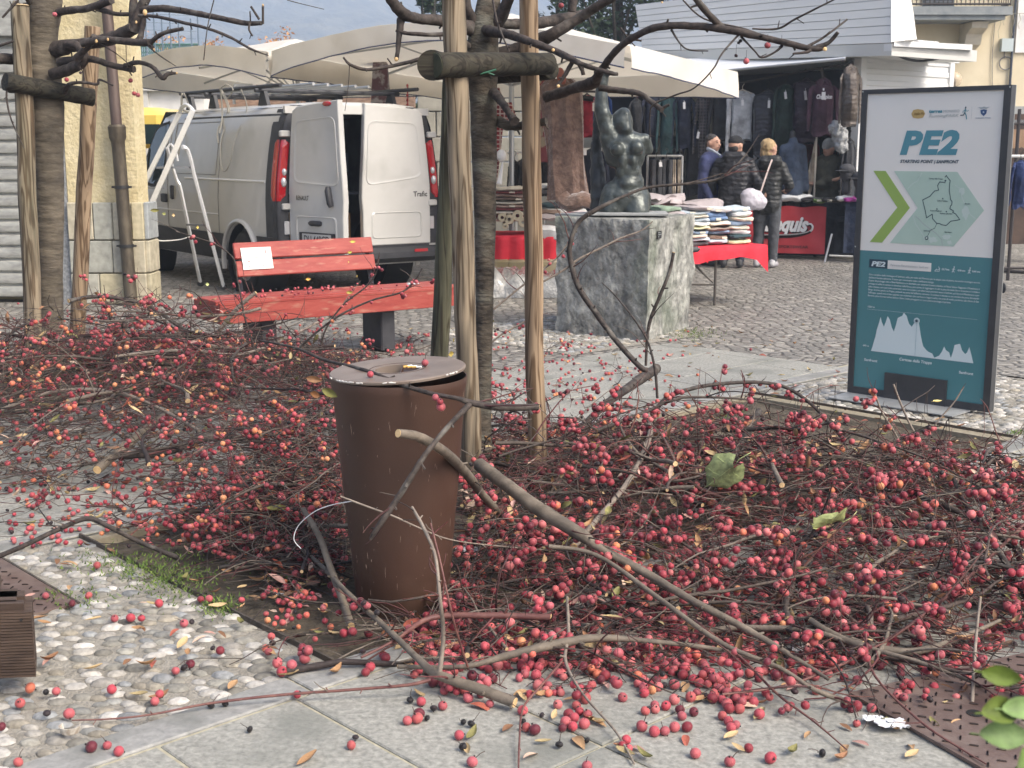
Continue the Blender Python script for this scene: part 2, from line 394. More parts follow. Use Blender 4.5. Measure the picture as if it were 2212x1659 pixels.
plate('tread_plate', UV(-1.9, .985, -.008), B_, A_, 1.55, .7, 'rusty brown tread plate beside the pebbles at the left edge')
# hill far behind
M_hill = mat('hill_forest', (.012, .02, .014), (.11, .1, .06), rough=1, scale=.06, detail=12, contrast=(.4, .6), bump=1, bscale=.15, dist=6)
mb = MB(); n = 140; vs = []
for j in range(50):
    for i in range(n+1):
        x = -650 + 1300*i/n; y = 560 + 740*j/49; h = 215*(j/49)**.8*(.85 + .35*fbm((x*.003, 3.1, 0), 1, 3)) + 13*fbm((x*.018, y*.018, 0), 1, 5)*(j/49)**.4
        vs.append((x, y, h))
mb.add(vs, [(j*(n+1)+i, j*(n+1)+i+1, (j+1)*(n+1)+i+1, (j+1)*(n+1)+i) for j in range(49) for i in range(n)])
struct('hill', mb, M_hill, smooth=True)

# ================= BUILDINGS =================
M_yellow = mat('yellow_render', (.52, .44, .25), (.62, .54, .34), rough=.95, scale=6, detail=8, bump=.6, bscale=26, dist=.03, blotch=((.42, .34, .2), 1.2, .55, .8))
M_stone = attr_mat('clad_stone', rough=.8, mottled=.22, bump=.4, bscale=14)
M_galv = mat('galvanised', (.27, .27, .25), (.42, .42, .38), rough=.5, metal=.25, scale=7, detail=5, stretch=(1, 1, 3), bump=.2, bscale=4, dist=.02)
M_granite = mat('granite_jamb', (.16, .17, .175), (.3, .31, .31), rough=.85, scale=40, detail=8, bump=.5, bscale=50)
WY = 12.45
bl = thing('corner_building', (-4.3, WY, 0), 'yellow rendered corner building with stone base and grey roller shutter', 'building')
mb = MB(); mb.obox((-4.3, WY, .9), (.68, 0, 0), (0, .35, 0), (0, 0, 4.5)); mb.prism([(-9, WY+.35), (-3.62, WY+.35), (-6.6, WY+3.6), (-9, WY+3.6)], 5.4, (V((0, 0, 5.4)), V((1, 0, 0)), V((0, 1, 0)), V((0, 0, 1)))); mb.build('wall', M_yellow, bl, smooth=False)
mb = MB(); mb.cm = 0
cols = [(.42, .38, .28), (.36, .35, .29), (.46, .41, .27), (.33, .33, .28), (.48, .44, .33), (.4, .36, .25), (.3, .32, .32)]
rnd = random.Random(4)
mb.obox((-4.3, WY-.035, 0), (.74, 0, 0), (0, .4, 0), (0, 0, .97), (.2, .18, .13))
for z0, z1, xs in ((0, .3, (-4.3, -4.02, -3.72, -3.56)), (.305, .62, (-4.3, -4.13, -3.88, -3.7, -3.56)), (.625, .99, (-4.3, -4.05, -3.86, -3.68, -3.56))):
    for a, b in zip(xs, xs[1:]):
        mb.box(((a+b)/2, WY-.045, (z0+z1)/2), (b-a-.008, .05, z1-z0-.008), bev=.008, col=rnd.choice(cols))
    mb.box((-3.545, WY+.13, (z0+z1)/2), (.045, .34, z1-z0-.008), bev=.008, col=rnd.choice(cols))
mb.build('stone_base', M_stone, bl, auto=30)
mb = MB(); mb.obox((-4.45, WY-.02, -.01), (.145, 0, 0), (0, .2, 0), (0, 0, 4.4)); mb.build('granite_jamb', M_granite, bl, smooth=False)
mb = MB(); z = 0.05; prof = []
while z < 3.0:
    prof += [(0, z), (-.022, z+.012), (-.03, z+.05), (-.022, z+.098), (0, z+.11), (.012, z+.113), (.012, z+.123)]; z += .127
mb.loft([[V((-8.5, WY+.12+y, z)) for y, z in prof], [V((-4.45, WY+.12+y, z)) for y, z in prof]], False, False, closed=False)
mb.build('roller_shutter', M_galv, bl, auto=25)
mb = MB(); mb.obox((-8.5, WY+.0, 2.55), (4.05, 0, 0), (0, .13, 0), (0, 0, .5)); mb.build('shutter_box', M_galv, bl, smooth=False)
M_iron = mat('brown_pipe', (.075, .05, .042), (.13, .095, .08), rough=.5, metal=.3, scale=12, detail=6, stretch=(1, 1, .2), bump=.15)
M_iron2 = mat('old_iron_pipe', (.06, .048, .035), (.12, .1, .07), rough=.55, metal=.5, scale=14, detail=6, stretch=(1, 1, .3), bump=.3)
dp = thing('downpipe', (-3.74, WY-.12, 0), 'dark brown cast iron rain downpipe on the yellow wall corner', 'downpipe')
pb, pt = V((-3.70, WY-.14, 0)), V((-3.80, WY-.12, 3.4)); f = lambda z: pb + (pt-pb)*(z/3.4)
mb = MB(); mb.tube([f(1.62), f(3.4)], .052, 18); mb.build('upper_pipe', M_iron, dp)
mb = MB(); mb.tube([f(0), f(.02), f(1.5), f(1.56), f(1.6), f(1.66), f(1.7), f(1.72)], [.066, .062, .062, .066, .08, .082, .085, .07], 20); mb.build('lower_pipe', M_iron2, dp)
for z in (.56, 1.12):
    mb = MB(); mb.tube([f(z), f(z+.03)], .07, 18); mb.box(f(z+.015)+V((.08, 0, 0)), (.03, .02, .02)); mb.box(f(z+.015)+V((-.08, 0, 0)), (.03, .02, .02)); mb.build('pipe_bracket', mat('black_bracket', (.02, .02, .02), rough=.5), dp)

# yellow house behind the truck at right
HY = 27.0
M_house = mat('pale_yellow_render', (.6, .52, .36), (.68, .6, .43), rough=.95, scale=1.2, detail=4, blotch=((.5, .44, .3), .5, .55, .8))
M_white = mat('white_paint', (.7, .69, .65), (.78, .77, .73), rough=.7, scale=3)
M_shut = mat('grey_shutter', (.05, .06, .07), (.08, .09, .1), rough=.6, scale=4)
M_brownwood = mat('brown_frame', (.09, .05, .04), (.13, .08, .06), rough=.5, scale=5)
M_glass = mat('window_glass', (.1, .12, .15), rough=.08, spec=.8)
hs = thing('yellow_house', (P(2000, 300, HY).x, HY, 0), 'pale yellow house with iron balcony behind the market truck', 'house')
def hx(x): return (x-CX)/F*HY*1.005
def hz(y): return P(1106, y, HY).z
mb = MB(); mb.obox((hx(1700), HY, 0), (14, 0, 0), (0, 8, 0), (0, 0, 9)); mb.build('wall', M_house, hs, smooth=False)
def rectxz(mb, x0, y0, x1, y1, Y, th): mb.obox((hx(x0), Y-th, hz(y1)), (hx(x1)-hx(x0), 0, 0), (0, th, 0), (0, 0, hz(y0)-hz(y1)))
mb = MB(); rectxz(mb, 2153, -160, 2380, 114, HY, .05); rectxz(mb, 1998, 118, 2030, 560, HY, .05); mb.build('window_surround', M_white, hs, smooth=False)
wn = MB(); rectxz(wn, 2178, -150, 2340, 98, HY-.05, .04); wo = wn.build('window', M_brownwood, hs, smooth=False)
mb = MB(); rectxz(mb, 2195, -140, 2330, 86, HY-.09, .01); mb.build('pane', M_glass, wo, smooth=False)
mb = MB(); rectxz(mb, 2004, 140, 2013, 520, HY-.05, .03); mb.build('door_frame', M_brownwood, hs, smooth=False)
# balcony: slab, console, railing, shutters
bal = MB(); bal.obox((hx(1880), HY-.95, hz(42)), (hx(2108)-hx(1880), 0, 0), (0, .95, 0), (0, 0, .16)); bal.obox((hx(1880), HY-.9, hz(52)), (hx(2095)-hx(1880), 0, 0), (0, .9, 0), (0, 0, .11)); bo = bal.build('balcony', mat('balcony_concrete', (.17, .19, .2), (.26, .28, .28), rough=.8, scale=3), hs, smooth=False)
mb = MB(); pr = [(0, 0), (.75, 0), (.72, -.12), (.45, -.22), (.38, -.42), (.12, -.5), (0, -.62)]
for X in (hx(2052), hx(1905)):
    mb = MB(); mb.prism(pr, .32, (V((X+.16, HY, hz(54))), V((0, -1, 0)), V((0, 0, 1)), V((1, 0, 0))))
    mb.build('console', mat('console_stone', (.45, .42, .34), (.55, .5, .4), rough=.9, scale=4), bo, smooth=False)
mb = MB(); M_rail = mat('rail_iron', (.035, .03, .03), rough=.6)
zt, zb = hz(40)+.16, hz(40)+1.1
for i in range(26):
    x = hx(1880) + (hx(2104)-hx(1880))*i/25; mb.cyl((x, HY-.9, zt), (x, HY-.9, zb), .011, 5)
    if i % 2 == 0:
        for s in (-1, 1): mb.tube(bez([(x, HY-.9, zt+.1), (x+s*.06, HY-.9, zt+.13), (x+s*.07, HY-.9, zt+.2), (x, HY-.9, zt+.26)], 3), .008, 4)
for i in range(8): y = HY-.9+.85*i/7; mb.cyl((hx(2104), y, zt), (hx(2104), y, zb), .011, 5)
for z in (zt+.03, zb): mb.cyl((hx(1880), HY-.9, z), (hx(2104), HY-.9, z), .02, 6); mb.cyl((hx(2104), HY-.9, z), (hx(2104), HY-.05, z), .02, 6)
mb.build('railing', M_rail, bo)
for x0, x1 in ((1956, 1977), (1979, 2020)):
    mb = MB(); rectxz(mb, x0, -120, x1, 26, HY, .07); fo = mb.build('shutter', M_shut, hs, smooth=False)
    mb = MB()
    for k in range(26): rectxz(mb, x0+3, -116+k*5.4, x1-3, -113+k*5.4, HY-.07, .02)
    mb.build('slats', mat('slat_grey', (.11, .125, .14), rough=.6), fo, smooth=False)
mb = MB(); mb.cyl((hx(2147), HY-.05, 0), (hx(2147), HY-.05, 9), .028, 8); mb.build('drain_pipe', mat('dark_pipe', (.05, .06, .08), rough=.5), hs)
mb = MB(); rectxz(mb, 2122, 84, 2146, 112, HY, .12); mb.build('meter_box', mat('pale_box', (.45, .52, .52), rough=.6), hs, smooth=False)
mb = MB(); mb.tube([(hx(2136)+.13*math.cos(t*.35), HY-.03, hz(137)+.13*math.sin(t*.35)) for t in range(19)], .012, 5)
mb.tube([(hx(2132), HY-.03, hz(112)), (hx(2132), HY-.03, hz(126))], .01, 4)
mb.tube(bez([(hx(2108), HY-.03, hz(35)), (hx(2107), HY-.03, hz(110)), (hx(2110), HY-.03, hz(170)), (hx(2114), HY-.03, hz(230))], 4), .008, 4)
mb.build('cable', mat('cable_grey', (.15, .15, .15), rough=.6), hs)
mb = MB(); mb.tube([(hx(2105), HY-.1, hz(31)), (hx(2300), HY-.1, hz(28))], .007, 4)
rnd = random.Random(2)
for k in range(9):
    x = hx(2112 + k*14 + rnd.uniform(-3, 3)); L_ = rnd.uniform(.2, .5); mb.tube([(x, HY-.1, hz(31)), (x+.03, HY-.1, hz(31)-L_*.4), (x-.02, HY-.1, hz(31)-L_*.7), (x+.01, HY-.1, hz(31)-L_)], .006, 4)
mb.build('icicle_light_wire', mat('wire_pale', (.3, .28, .2), rough=.6), hs)
lg = thing('globe_lamp', (hx(2060)*.93, HY-1.9, 0), 'clear globe street lamp in front of the yellow house', 'lamp')
c = P(2060, 172, HY-1.9); mb = MB(); mb.ball(c, .155, 24, 16); mb.build('globe', mat('globe_glass', (.75, .6, .42), rough=.15, alpha=.45, spec=.7), lg)
mb = MB(); mb.cyl((c.x, c.y, 0), (c.x, c.y, c.z-.2), .035, 10); mb.lathe([(.05, -.24), (.08, -.2), (.07, -.13), (.03, -.1)], c, 14); mb.ball(c+V((0, 0, -.04)), .05, 10, 8, sq=(1, 1, 1.5)); mb.build('post', mat('lamp_black', (.03, .03, .035), rough=.5), lg)

# things far left behind the van
bh = thing('low_white_building', (-6, 24, 0), 'low white building beyond the van under the left canopy', 'building')
mb = MB(); mb.obox((P(240, 300, 24).x, 24, 0), (1.75, 0, 0), (0, 4, 0), (0, 0, P(300, 182, 24).z)); mb.build('wall', M_white, bh, smooth=False)
mb = MB(); x0 = P(240, 300, 24).x; zt = P(300, 182, 24).z
mb.obox((x0-.1, 23.85, zt-.12), (1.95, 0, 0), (0, .15, 0), (0, 0, .1)); mb.obox((x0+.62, 23.9, 0), (.12, 0, 0), (0, .1, 0), (0, 0, zt-.12)); mb.build('cornice', mat('pale_stone', (.5, .49, .45), (.6, .59, .55), rough=.8, scale=3), bh, smooth=False)
bk = thing('brick_wall', (-4, 25, 0), 'brown brick wall beyond the van roof rack', 'wall'); mb = MB(); mb.obox((P(425, 300, 25).x, 25, 0), (4.2, 0, 0), (0, .4, 0), (0, 0, P(450, 180, 25).z))
mbr = mat('brown_brick', (.16, .1, .07), (.3, .2, .14), rough=.9, scale=6, detail=6, stretch=(1, 1, 4), bump=.4); mb.build('brickwork', mbr, bk, smooth=False)
gb = thing('terrace_building', (-9, 36, 0), 'distant building with a green iron terrace railing above the left canopy', 'building')
zt = P(300, 96, 36).z; zb = P(300, 150, 36).z
mb = MB(); mb.obox((P(180, 0, 36).x, 36, 0), (P(424, 0, 36).x-P(180, 0, 36).x, 0, 0), (0, 8, 0), (0, 0, zb+.15)); mb.build('wall', mat('grey_green_wall', (.25, .32, .3), (.32, .4, .37), rough=.9, scale=2), gb, smooth=False)
mb = MB(); x0, x1 = P(180, 0, 36).x, P(424, 0, 36).x
for i in range(60):
    x = x0+(x1-x0)*i/59; mb.cyl((x, 36, zb), (x, 36, zt), .014, 4); mb.tube(bez([(x, 36, zb+.1), (x+.06, 36, zb+.25), (x, 36, zb+.4), (x-.05, 36, zb+.52), (x, 36, zt)], 2), .012, 4)
for z in (zb+.04, zb+.32, zt): mb.cyl((x0, 36, z), (x1, 36, z), .028, 6)
mb.build('railing', mat('green_iron', (.06, .16, .13), (.09, .2, .17), rough=.6, scale=4), gb)
mb = MB()
for px in (312, 330, 347, 365, 383, 410, 425): mb.cyl((P(px, 0, 35.5).x, 35.5, zb), (P(px, 0, 35.5).x, 35.5, P(px, 20+px % 30, 35.5).z), .02, 5)
for yy in (30, 48, 64, 80): mb.cyl(P(300, yy, 35.5), P(424, yy+4, 35.5), .006, 4)
mb.build('wire_trellis', mat('trellis', (.12, .17, .22), rough=.6), gb)
# foliage trees behind
M_ever = attr_mat('evergreen', rough=.85); M_bark = mat('bark_dark', (.035, .028, .022), (.085, .07, .055), rough=.95, scale=30, detail=8, stretch=(1, 1, .35), bump=1, bscale=60, dist=.012, blotch=((.1, .1, .085), 6, .55, .75))
def leafy(name, base, h, rad, n, cols, label, cat='tree', ls=.12, seed=1, trunk=.15, droop=0, gap=0):
    t = thing(name, base, label, cat, 'trees beyond the market'); rnd = random.Random(seed); mb = MB()
    cl = [(V((rnd.gauss(0, .45)*rad, rnd.gauss(0, .45)*rad, h*rnd.uniform(.3, .98))), rnd.uniform(.25, .5)*rad*.8) for _ in range(34)]
    for i in range(n):
        c, r = rnd.choice(cl); d = V((rnd.gauss(0, 1), rnd.gauss(0, 1), rnd.gauss(0, 1))).normalized()
        p = base + c + d*r*rnd.uniform(.5, 1.05); s = ls*rnd.uniform(.6, 1.4); a = V((rnd.gauss(0, 1), rnd.gauss(0, 1), rnd.gauss(0, .6)-droop)).normalized(); b = a.cross(d)
        if b.length < .1: continue
        b = b.normalized(); k = rnd.uniform(.7, 1.3); cc = tuple(x*k for x in rnd.choice(cols))
        mb.add([p-a*s*.5, p+b*s*.2, p+a*s*.5, p-b*s*.2], [(0, 1, 2, 3)], cc)
    mb.build('crown', M_ever, t, smooth=False); mb = MB(); mb.tube([base, base+V((.1, 0, h*.5)), base+V((0, .1, h*.9))], [trunk, trunk*.7, trunk*.2], 8)
    for c, r in cl[:12]: mb.tube([base+V((0, 0, c.z*.6)), base+c*.7+V((0, 0, c.z*.15)), base+c], [trunk*.3, trunk*.2, trunk*.05], 5)
    mb.build('trunk', M_bark, t); return t
GR = [(.02, .045, .02), (.035, .07, .03), (.015, .03, .018), (.05, .08, .035)]
b0 = P(1300, 300, 30); leafy('conifer', V((b0.x+.3, 30, 0)), 7.6, 1.5, 9000, GR, 'dark green conifer between the cream canopy and the truck wing', seed=3, ls=.16)
b0 = P(1200, 300, 34); leafy('conifer', V((b0.x, 34, 0)), 6.8, 1.3, 6000, GR, 'dark conifer behind the staked tree in the middle', seed=5, ls=.16)
b0 = P(935, 300, 32); leafy('conifer', V((b0.x, 32, 0)), 6.0, .5, 2500, GR, 'narrow conifer tip behind the middle stake', seed=6, ls=.16)
AU = [(.5, .22, .07), (.6, .33, .1), (.4, .17, .05)]
for i, (px, py) in enumerate(((600, 58), (470, 88), (352, 70))):
    b0 = P(px, py, 44); leafy('autumn_tree', V((b0.x, 44, 0)), b0.z, .8, 700, AU, ['orange autumn tree top showing above the middle of the left canopy', 'small orange tree top above the left canopy ridge', 'thin orange tree top behind the green terrace railing'][i], seed=20+i, ls=.13, trunk=.05)
# ================= STREET OBJECTS =================
UPV = V((0, 0, 1))
# ---- litter bin ----
M_bin = mat('bin_paint', (.05, .024, .015), (.066, .033, .022), rough=.5, scale=2.2, detail=6, bump=.05, bscale=120, blotch=((.105, .062, .042), 2.6, .55, .8))
M_binlid = mat('bin_lid_paint', (.16, .125, .1), (.21, .17, .14), rough=.5, scale=6, detail=6, blotch=((.13, .09, .07), 9, .55, .75))
M_chip = mat('paint_chip', (.5, .47, .42), (.7, .68, .63), rough=.8, scale=80)
M_black = mat('inner_black', (.012, .012, .013), rough=.7)
bc = V((-.372, 4.125, -.035)); Hb = .80
bn = thing('litter_bin', bc, 'brown tapered steel litter bin with a loose round lid in the soil bed', 'litter bin')
mb = MB(); mb.lathe([(.150, 0), (.152, .02), (.156, .03)] + [(.156 + .066*((z-.03)/(Hb-.04)), z) for z in (.2, .4, .6, Hb-.04)] + [(.2225, Hb-.03), (.2245, Hb-.01), (.2235, Hb), (.2205, Hb), (.2195, Hb-.02), (.19, Hb-.4), (.15, .05)], bc, 64)
mb.build('body', M_bin, bn, auto=50)
lt = Matrix.Rotation(R(-3.4), 3, V((-.25, .95, 0)).normalized())
lc = bc + V((-.004, 0, Hb+.019)); ho = V((.0, -.0, 0))
mb = MB(); rings = []; hr = []
for (rr_, z, hole) in ((.074, -.03, 1), (.074, .003, 1), (.078, .0045, 1), (.221, .0045, 0), (.2245, .001, 0), (.2235, -.006, 0), (.218, -.007, 0), (.08, -.006, 1), (.078, -.03, 1)):
    rings.append([lc + lt @ V((rr_*math.cos(2*PI*j/64) + (ho.x if hole else 0), rr_*math.sin(2*PI*j/64), z)) for j in range(64)])
mb.loft(rings, False, False); ld = mb.build('lid', M_binlid, bn, auto=35)
mb = MB(); mb.lathe([(.0905, .0), (.092, .0062), (.094, .0062), (.0955, .0)], lc, 48, M=lt); mb.build('ring_groove', mat('lid_ring', (.07, .045, .035), rough=.5), ld)
mb = MB(); rnd = random.Random(9)
for a0, L_ in ((215, 22), (240, 6), (263, 3.5), (268, 5.5), (322, 6), (318, 2), (150, 3), (200, 5), (330, 3)):
    k = max(2, int(L_/1.5)); pts = [lc + lt @ V((.2252*math.cos(R(a0+L_*i/k)), .2252*math.sin(R(a0+L_*i/k)), .001 + rnd.uniform(-.001, .0015))) for i in range(k+1)]
    mb.tube(pts, [.0022 + rnd.uniform(0, .001) for _ in pts], 5)
mb.build('chipped_edge', M_chip, ld)
mb = MB(); mb.obox(lc + lt @ V((.012, -.065, -.028)), lt @ V((.003, 0, 0)), lt @ V((0, .13, 0)), lt @ V((0, 0, .03))); mb.obox(lc + lt @ V((.015, -.06, -.012)), lt @ V((.052, 0, 0)), lt @ V((0, .12, 0)), lt @ V((0, 0, .004)))
mb.build('ash_tray', M_bin, bn, smooth=False)
mb = MB(); mb.lathe([(.0, -.2), (.19, -.2)], bc + V((0, 0, Hb)), 32); mb.build('rubbish_bag', mat('bag_black', (.015, .016, .018), (.05, .05, .055), rough=.25, scale=20, bump=1, bscale=25, dist=.02), bn)
# scratches and stains on the drum
mb = MB()
for k in range(120):
    a = R(rnd.uniform(185, 355)); z = rnd.uniform(.1, .77); L_ = rnd.choice((.004, .006, .01, .02, .035)) * rnd.uniform(.6, 1.2); s = rnd.uniform(-.25, .25)*L_
    r_ = lambda q: .156 + .066*((q-.03)/(Hb-.04)) + .0006
    p = [bc + V((r_(z-L_*t)*math.cos(a+s*t*3), r_(z-L_*t)*math.sin(a+s*t*3), z-L_*t)) for t in (0, .33, .66, 1)]; mb.tube(p, [.0003, .0007, .0006, .0002], 4)
mb.build('scratches', mat('scratch', (.24, .17, .13), (.34, .26, .2), rough=.8, scale=40), bn)
for k, (x, y, d, col) in enumerate(((985, 768, .5, 0), (1003, 772, .3, 1), (1015, 777, -.2, 0))):
    p = lc + lt @ V((.03 + k*.016, .02 - k*.012, .006)); c = thing('cigarette_butt', p, ['cigarette butt resting in the bin lid opening, nearest the bin centre', 'middle cigarette butt in the bin lid opening', 'rightmost cigarette butt in the bin lid opening'][k], 'cigarette butt', 'butts in the bin lid')
    dd = V((math.cos(d), math.sin(d), .05)); mb = MB(); mb.cyl(p-dd*.014, p+dd*.001, .0038, 8); mb.build('filter', mat('butt_filter', (.6, .36, .1), rough=.8), c); mb = MB(); mb.cyl(p+dd*.001, p+dd*.018, .0037, 8); mb.build('paper', M_white, c)

# ---- bench ----
M_redp = mat('red_bench_paint', (.25, .03, .023), (.33, .062, .045), rough=.55, scale=5, detail=8, stretch=(1, 1, 5), bump=.25, bscale=18, dist=.004, blotch=((.36, .16, .11), 7, .57, .74))
M_dark = mat('dark_steel', (.025, .025, .03), (.045, .045, .05), rough=.55, scale=10)
fl, fr = G(491, 701, .315), G(992, 660, .315)
bx = (fr-fl).normalized(); by = V((-bx.y, bx.x, 0)); fl = fl - (fr-fl).normalized()*.05; L_ = (fr-fl).length + .02; z0 = .315; z1 = .45
be = thing('park_bench', V((fl.x, fl.y, 0)), 'red painted wooden park bench with a white plaque in front of the van', 'bench')
def bp(x, y, z): return V((fl.x, fl.y, 0)) + bx*x + by*y + V((0, 0, z))
RM = Matrix((bx, by, UPV)).transposed()
mb = MB(); mb.box(bp(L_/2, .02, (z0+z1)/2), (L_, .04, z1-z0), rot=RM, bev=.004); mb.box(bp(L_/2, .46, (z0+z1)/2), (L_, .04, z1-z0), rot=RM, bev=.004)
for x in (.02, L_-.02): mb.box(bp(x, .24, (z0+z1)/2-.002), (.04, .40, z1-z0-.006), rot=RM, bev=.003)
for k in range(3): mb.box(bp(L_/2, .125+.118*k, z1+.004), (L_-.0, .108, .03), rot=RM, bev=.004)
mb.box(bp(L_/2, .012, z1+.004), (L_, .03, .02), rot=RM, bev=.003)
mb.build('seat', M_redp, be, auto=30)
tl, tr = .33, 1.46
for i, (za, zb_) in enumerate(((.585, .695), (.71, .825))):
    mb = MB(); ya, yb = .43+(za-.45)*.28, .43+(zb_-.45)*.28; x0, x1 = tl, tr
    ax = (bp(0, yb, zb_)-bp(0, ya, za)).normalized(); q = (bp(x0, ya, za)+bp(x1, yb, zb_))/2; nn = bx.cross(ax)
    mb.box(q, (x1-x0, (V((0, ya, za))-V((0, yb, zb_))).length, .03), rot=Matrix((bx, ax, nn)).transposed(), bev=.006)
    mb.build('backrest', M_redp, be, auto=30)
for x in (tl+.03, tr-.03):
    mb = MB(); mb.tube([bp(x, .40, .1), bp(x, .47, .45), bp(x, .57, .82)], .018, 4, flat=1.6); mb.build('back_support', M_dark, be)
for x in (.40, 1.36):
    mb = MB(); mb.box(bp(x, .25, z0/2-.003), (.12, .3, z0-.006), rot=RM, bev=.01); mb.build('leg', M_dark, be, auto=30)
# plaque
ax = V((by.x*.27, by.y*.27, .963)).normalized(); nn = bx.cross(ax)
pq = bp(tl+.045, .43+(.63-.45)*.27, .63) + nn*.02
mb = MB(); mb.obox(pq, bx*.235, ax*.16, nn*.003); pl = mb.build('plaque', mat('plaque_white', (.72, .72, .68), rough=.3), be, smooth=False)
M_pink = mat('plaque_print', (.6, .32, .3), rough=.8); M_pinkd = mat('plaque_print_dark', (.55, .18, .17), rough=.8)
fr_ = lambda x, y: (pq + bx*x + ax*y + nn*.0032, bx, ax, nn)
for (x, y, s, t_, w_, m_) in ((.068, .138, .009, 'COMUNE DI SANFRONT', .1, M_pink), (.085, .117, .008, 'CITTA DI CUNEO', .07, M_pink), (.088, .098, .009, 'PANCHINA ROSSA', .07, M_pink), (.048, .082, .012, 'NO ALLA VIOLENZA SULLE DONNE', .15, M_pinkd), (.09, .066, .008, 'Il silenzio non aiuta mai', .12, M_pink), (.115, .053, .008, 'chiama il 1522', .065, M_pink), (.085, .024, .007, 'ASSOCIAZIONE', .06, M_pink), (.085, .014, .007, 'VOLONTARI', .05, M_pink), (.175, .022, .007, 'COMUNE', .035, M_pink)):
    text('plaque_lettering', t_, s, fr_(x, y), m_, pl, width=w_, lift=.0003)
mb = MB()
for x, y, rx, ry in ((.19, .125, .009, .014), (.05, .06, .012, .007), (.05, .024, .006, .007), (.16, .024, .006, .006)): mb.prism([(rx*math.cos(t*.52), ry*math.sin(t*.52)) for t in range(12)], .0006, (pq+bx*x+ax*y+nn*.0042, bx, ax, nn))
mb.build('plaque_emblem', M_pink, pl, smooth=False)

# ---- information sign ----
M_frame = mat('sign_frame', (.05, .052, .055), (.065, .067, .07), rough=.45, metal=.3, scale=8)
M_signw = mat('sign_white', (.75, .74, .69), (.77, .76, .71), rough=.25, scale=3); M_teal = mat('sign_teal', (.075, .215, .235), (.08, .23, .25), rough=.25, scale=3)
M_tl = mat('print_teal', (.08, .26, .32), rough=.4); M_dt = mat('print_dark_teal', (.02, .055, .08), rough=.4); M_lime = mat('print_lime', (.29, .43, .1), rough=.4)
M_map = mat('print_map', (.42, .56, .47), (.44, .58, .49), rough=.4, scale=12); M_maps = mat('print_map_pale', (.52, .62, .56), rough=.4); M_grey = mat('print_grey', (.38, .42, .42), rough=.4); M_pale = mat('print_pale', (.6, .7, .71), rough=.4); M_gold = mat('print_gold', (.5, .35, .13), rough=.4); M_navy = mat('print_navy', (.04, .09, .22), rough=.4)
s0, s1 = V((2.09, 7.78, .012)), V((2.735, 7.142, .012)); sx = (s1-s0).normalized(); sn = sx.cross(UPV)
sg = thing('information_sign', V((2.41, 7.46, 0)), 'tall white and teal trail information sign headed PE2 in a grey frame', 'sign')
W, H_ = .91, 1.83
def sp_(x, y, l=0): return s0 + sx*x + UPV*y + sn*l
SF = lambda x, y, l=0: (sp_(x, y, l), sx, UPV, sn)
mb = MB()
for a in ((0, 0, .036, H_), (.868, 0, .042, H_), (.036, 0, .832, .04), (.036, 1.804, .832, .026)): mb.obox(sp_(a[0], a[1], -.045), sx*a[2], UPV*a[3], sn*.055)
fo = mb.build('frame', M_frame, sg, smooth=False)
mb = MB(); mb.obox(sp_(.036, .04, -.03), sx*.832, UPV*.84, sn*.03); bd_ = mb.build('lower_panel', M_teal, sg, smooth=False)
mb = MB(); mb.obox(sp_(.036, .88, -.03), sx*.832, UPV*.924, sn*.03); tp = mb.build('upper_panel', M_signw, sg, smooth=False)
mb = MB(); mb.obox(sp_(-.0, .0, -.052), sx*.91, UPV*1.83, sn*.006); mb.build('back_sheet', mat('alu_edge', (.35, .36, .35), rough=.4, metal=.5), sg, smooth=False)
mb = MB(); mb.obox(sp_(.249, -.002, .0), sx*.396, UPV*.155, sn*.014); mb.build('foot_plate', M_frame, sg, smooth=False)
mb = MB(); mb.obox(sp_(.0, -.008, -.12), sx*.80, UPV*.006, sn*.36); mb.build('base_plate', mat('zinc', (.3, .31, .31), (.4, .41, .41), rough=.5, metal=.3, scale=8), sg, smooth=False)
mb = MB()
for x, y in ((.008, 1.818), (.9, 1.818), (.008, .9)): mb.ball(sp_(x, y, .01), .004, 8, 5)
mb.build('rivet', M_grey, fo)
def shape(name, pts, m, par, l=.0015): mb = MB(); mb.prism(pts, .001, SF(0, 0, l)); return mb.build(name, m, par, smooth=False)
def line(pts, w_, m, par, name, l=.002):
    mb = MB()
    for (a, b) in zip(pts, pts[1:]):
        d = V((b[0]-a[0], b[1]-a[1])); 
        if d.length < 1e-6: continue
        d.normalize(); n = V((-d.y, d.x))*w_/2; e = d*w_*.3
        mb.add([sp_(*(V(a)-e+n), l), sp_(*(V(a)-e-n), l), sp_(*(V(b)+e-n), l), sp_(*(V(b)+e+n), l)], [(0, 1, 2, 3)]); l += .00001
    return mb.build(name, m, par, smooth=False)
shape('chevron', [(.098, 1.356), (.266, 1.144), (.098, .932), (.179, .932), (.346, 1.144), (.178, 1.356)], M_lime, tp)
mp_ = shape('map_arrow', [(.233, 1.356), (.395, 1.145), (.231, .933), (.629, .933), (.796, 1.144), (.624, 1.356)], M_map, tp)
def blob(cx, cy, rx, ry, seed, n=18):
    r_ = random.Random(seed); return [(cx+rx*math.cos(2*PI*i/n)*r_.uniform(.6, 1.2), cy+ry*math.sin(2*PI*i/n)*r_.uniform(.6, 1.2)) for i in range(n)]
for i, b in enumerate(((.69, 1.13, .022, .04), (.585, .985, .03, .018), (.5, .965, .03, .02), (.66, 1.25, .02, .02), (.605, .955, .015, .014))): shape('map_town', blob(*b, i), M_maps, mp_, .0022)
for pts in ([(.384, 1.098), (.41, 1.08), (.434, 1.056), (.476, 1.03), (.519, 1.004), (.556, .968), (.563, .934)],): line(pts, .003, M_grey, mp_, 'map_road', .0026)
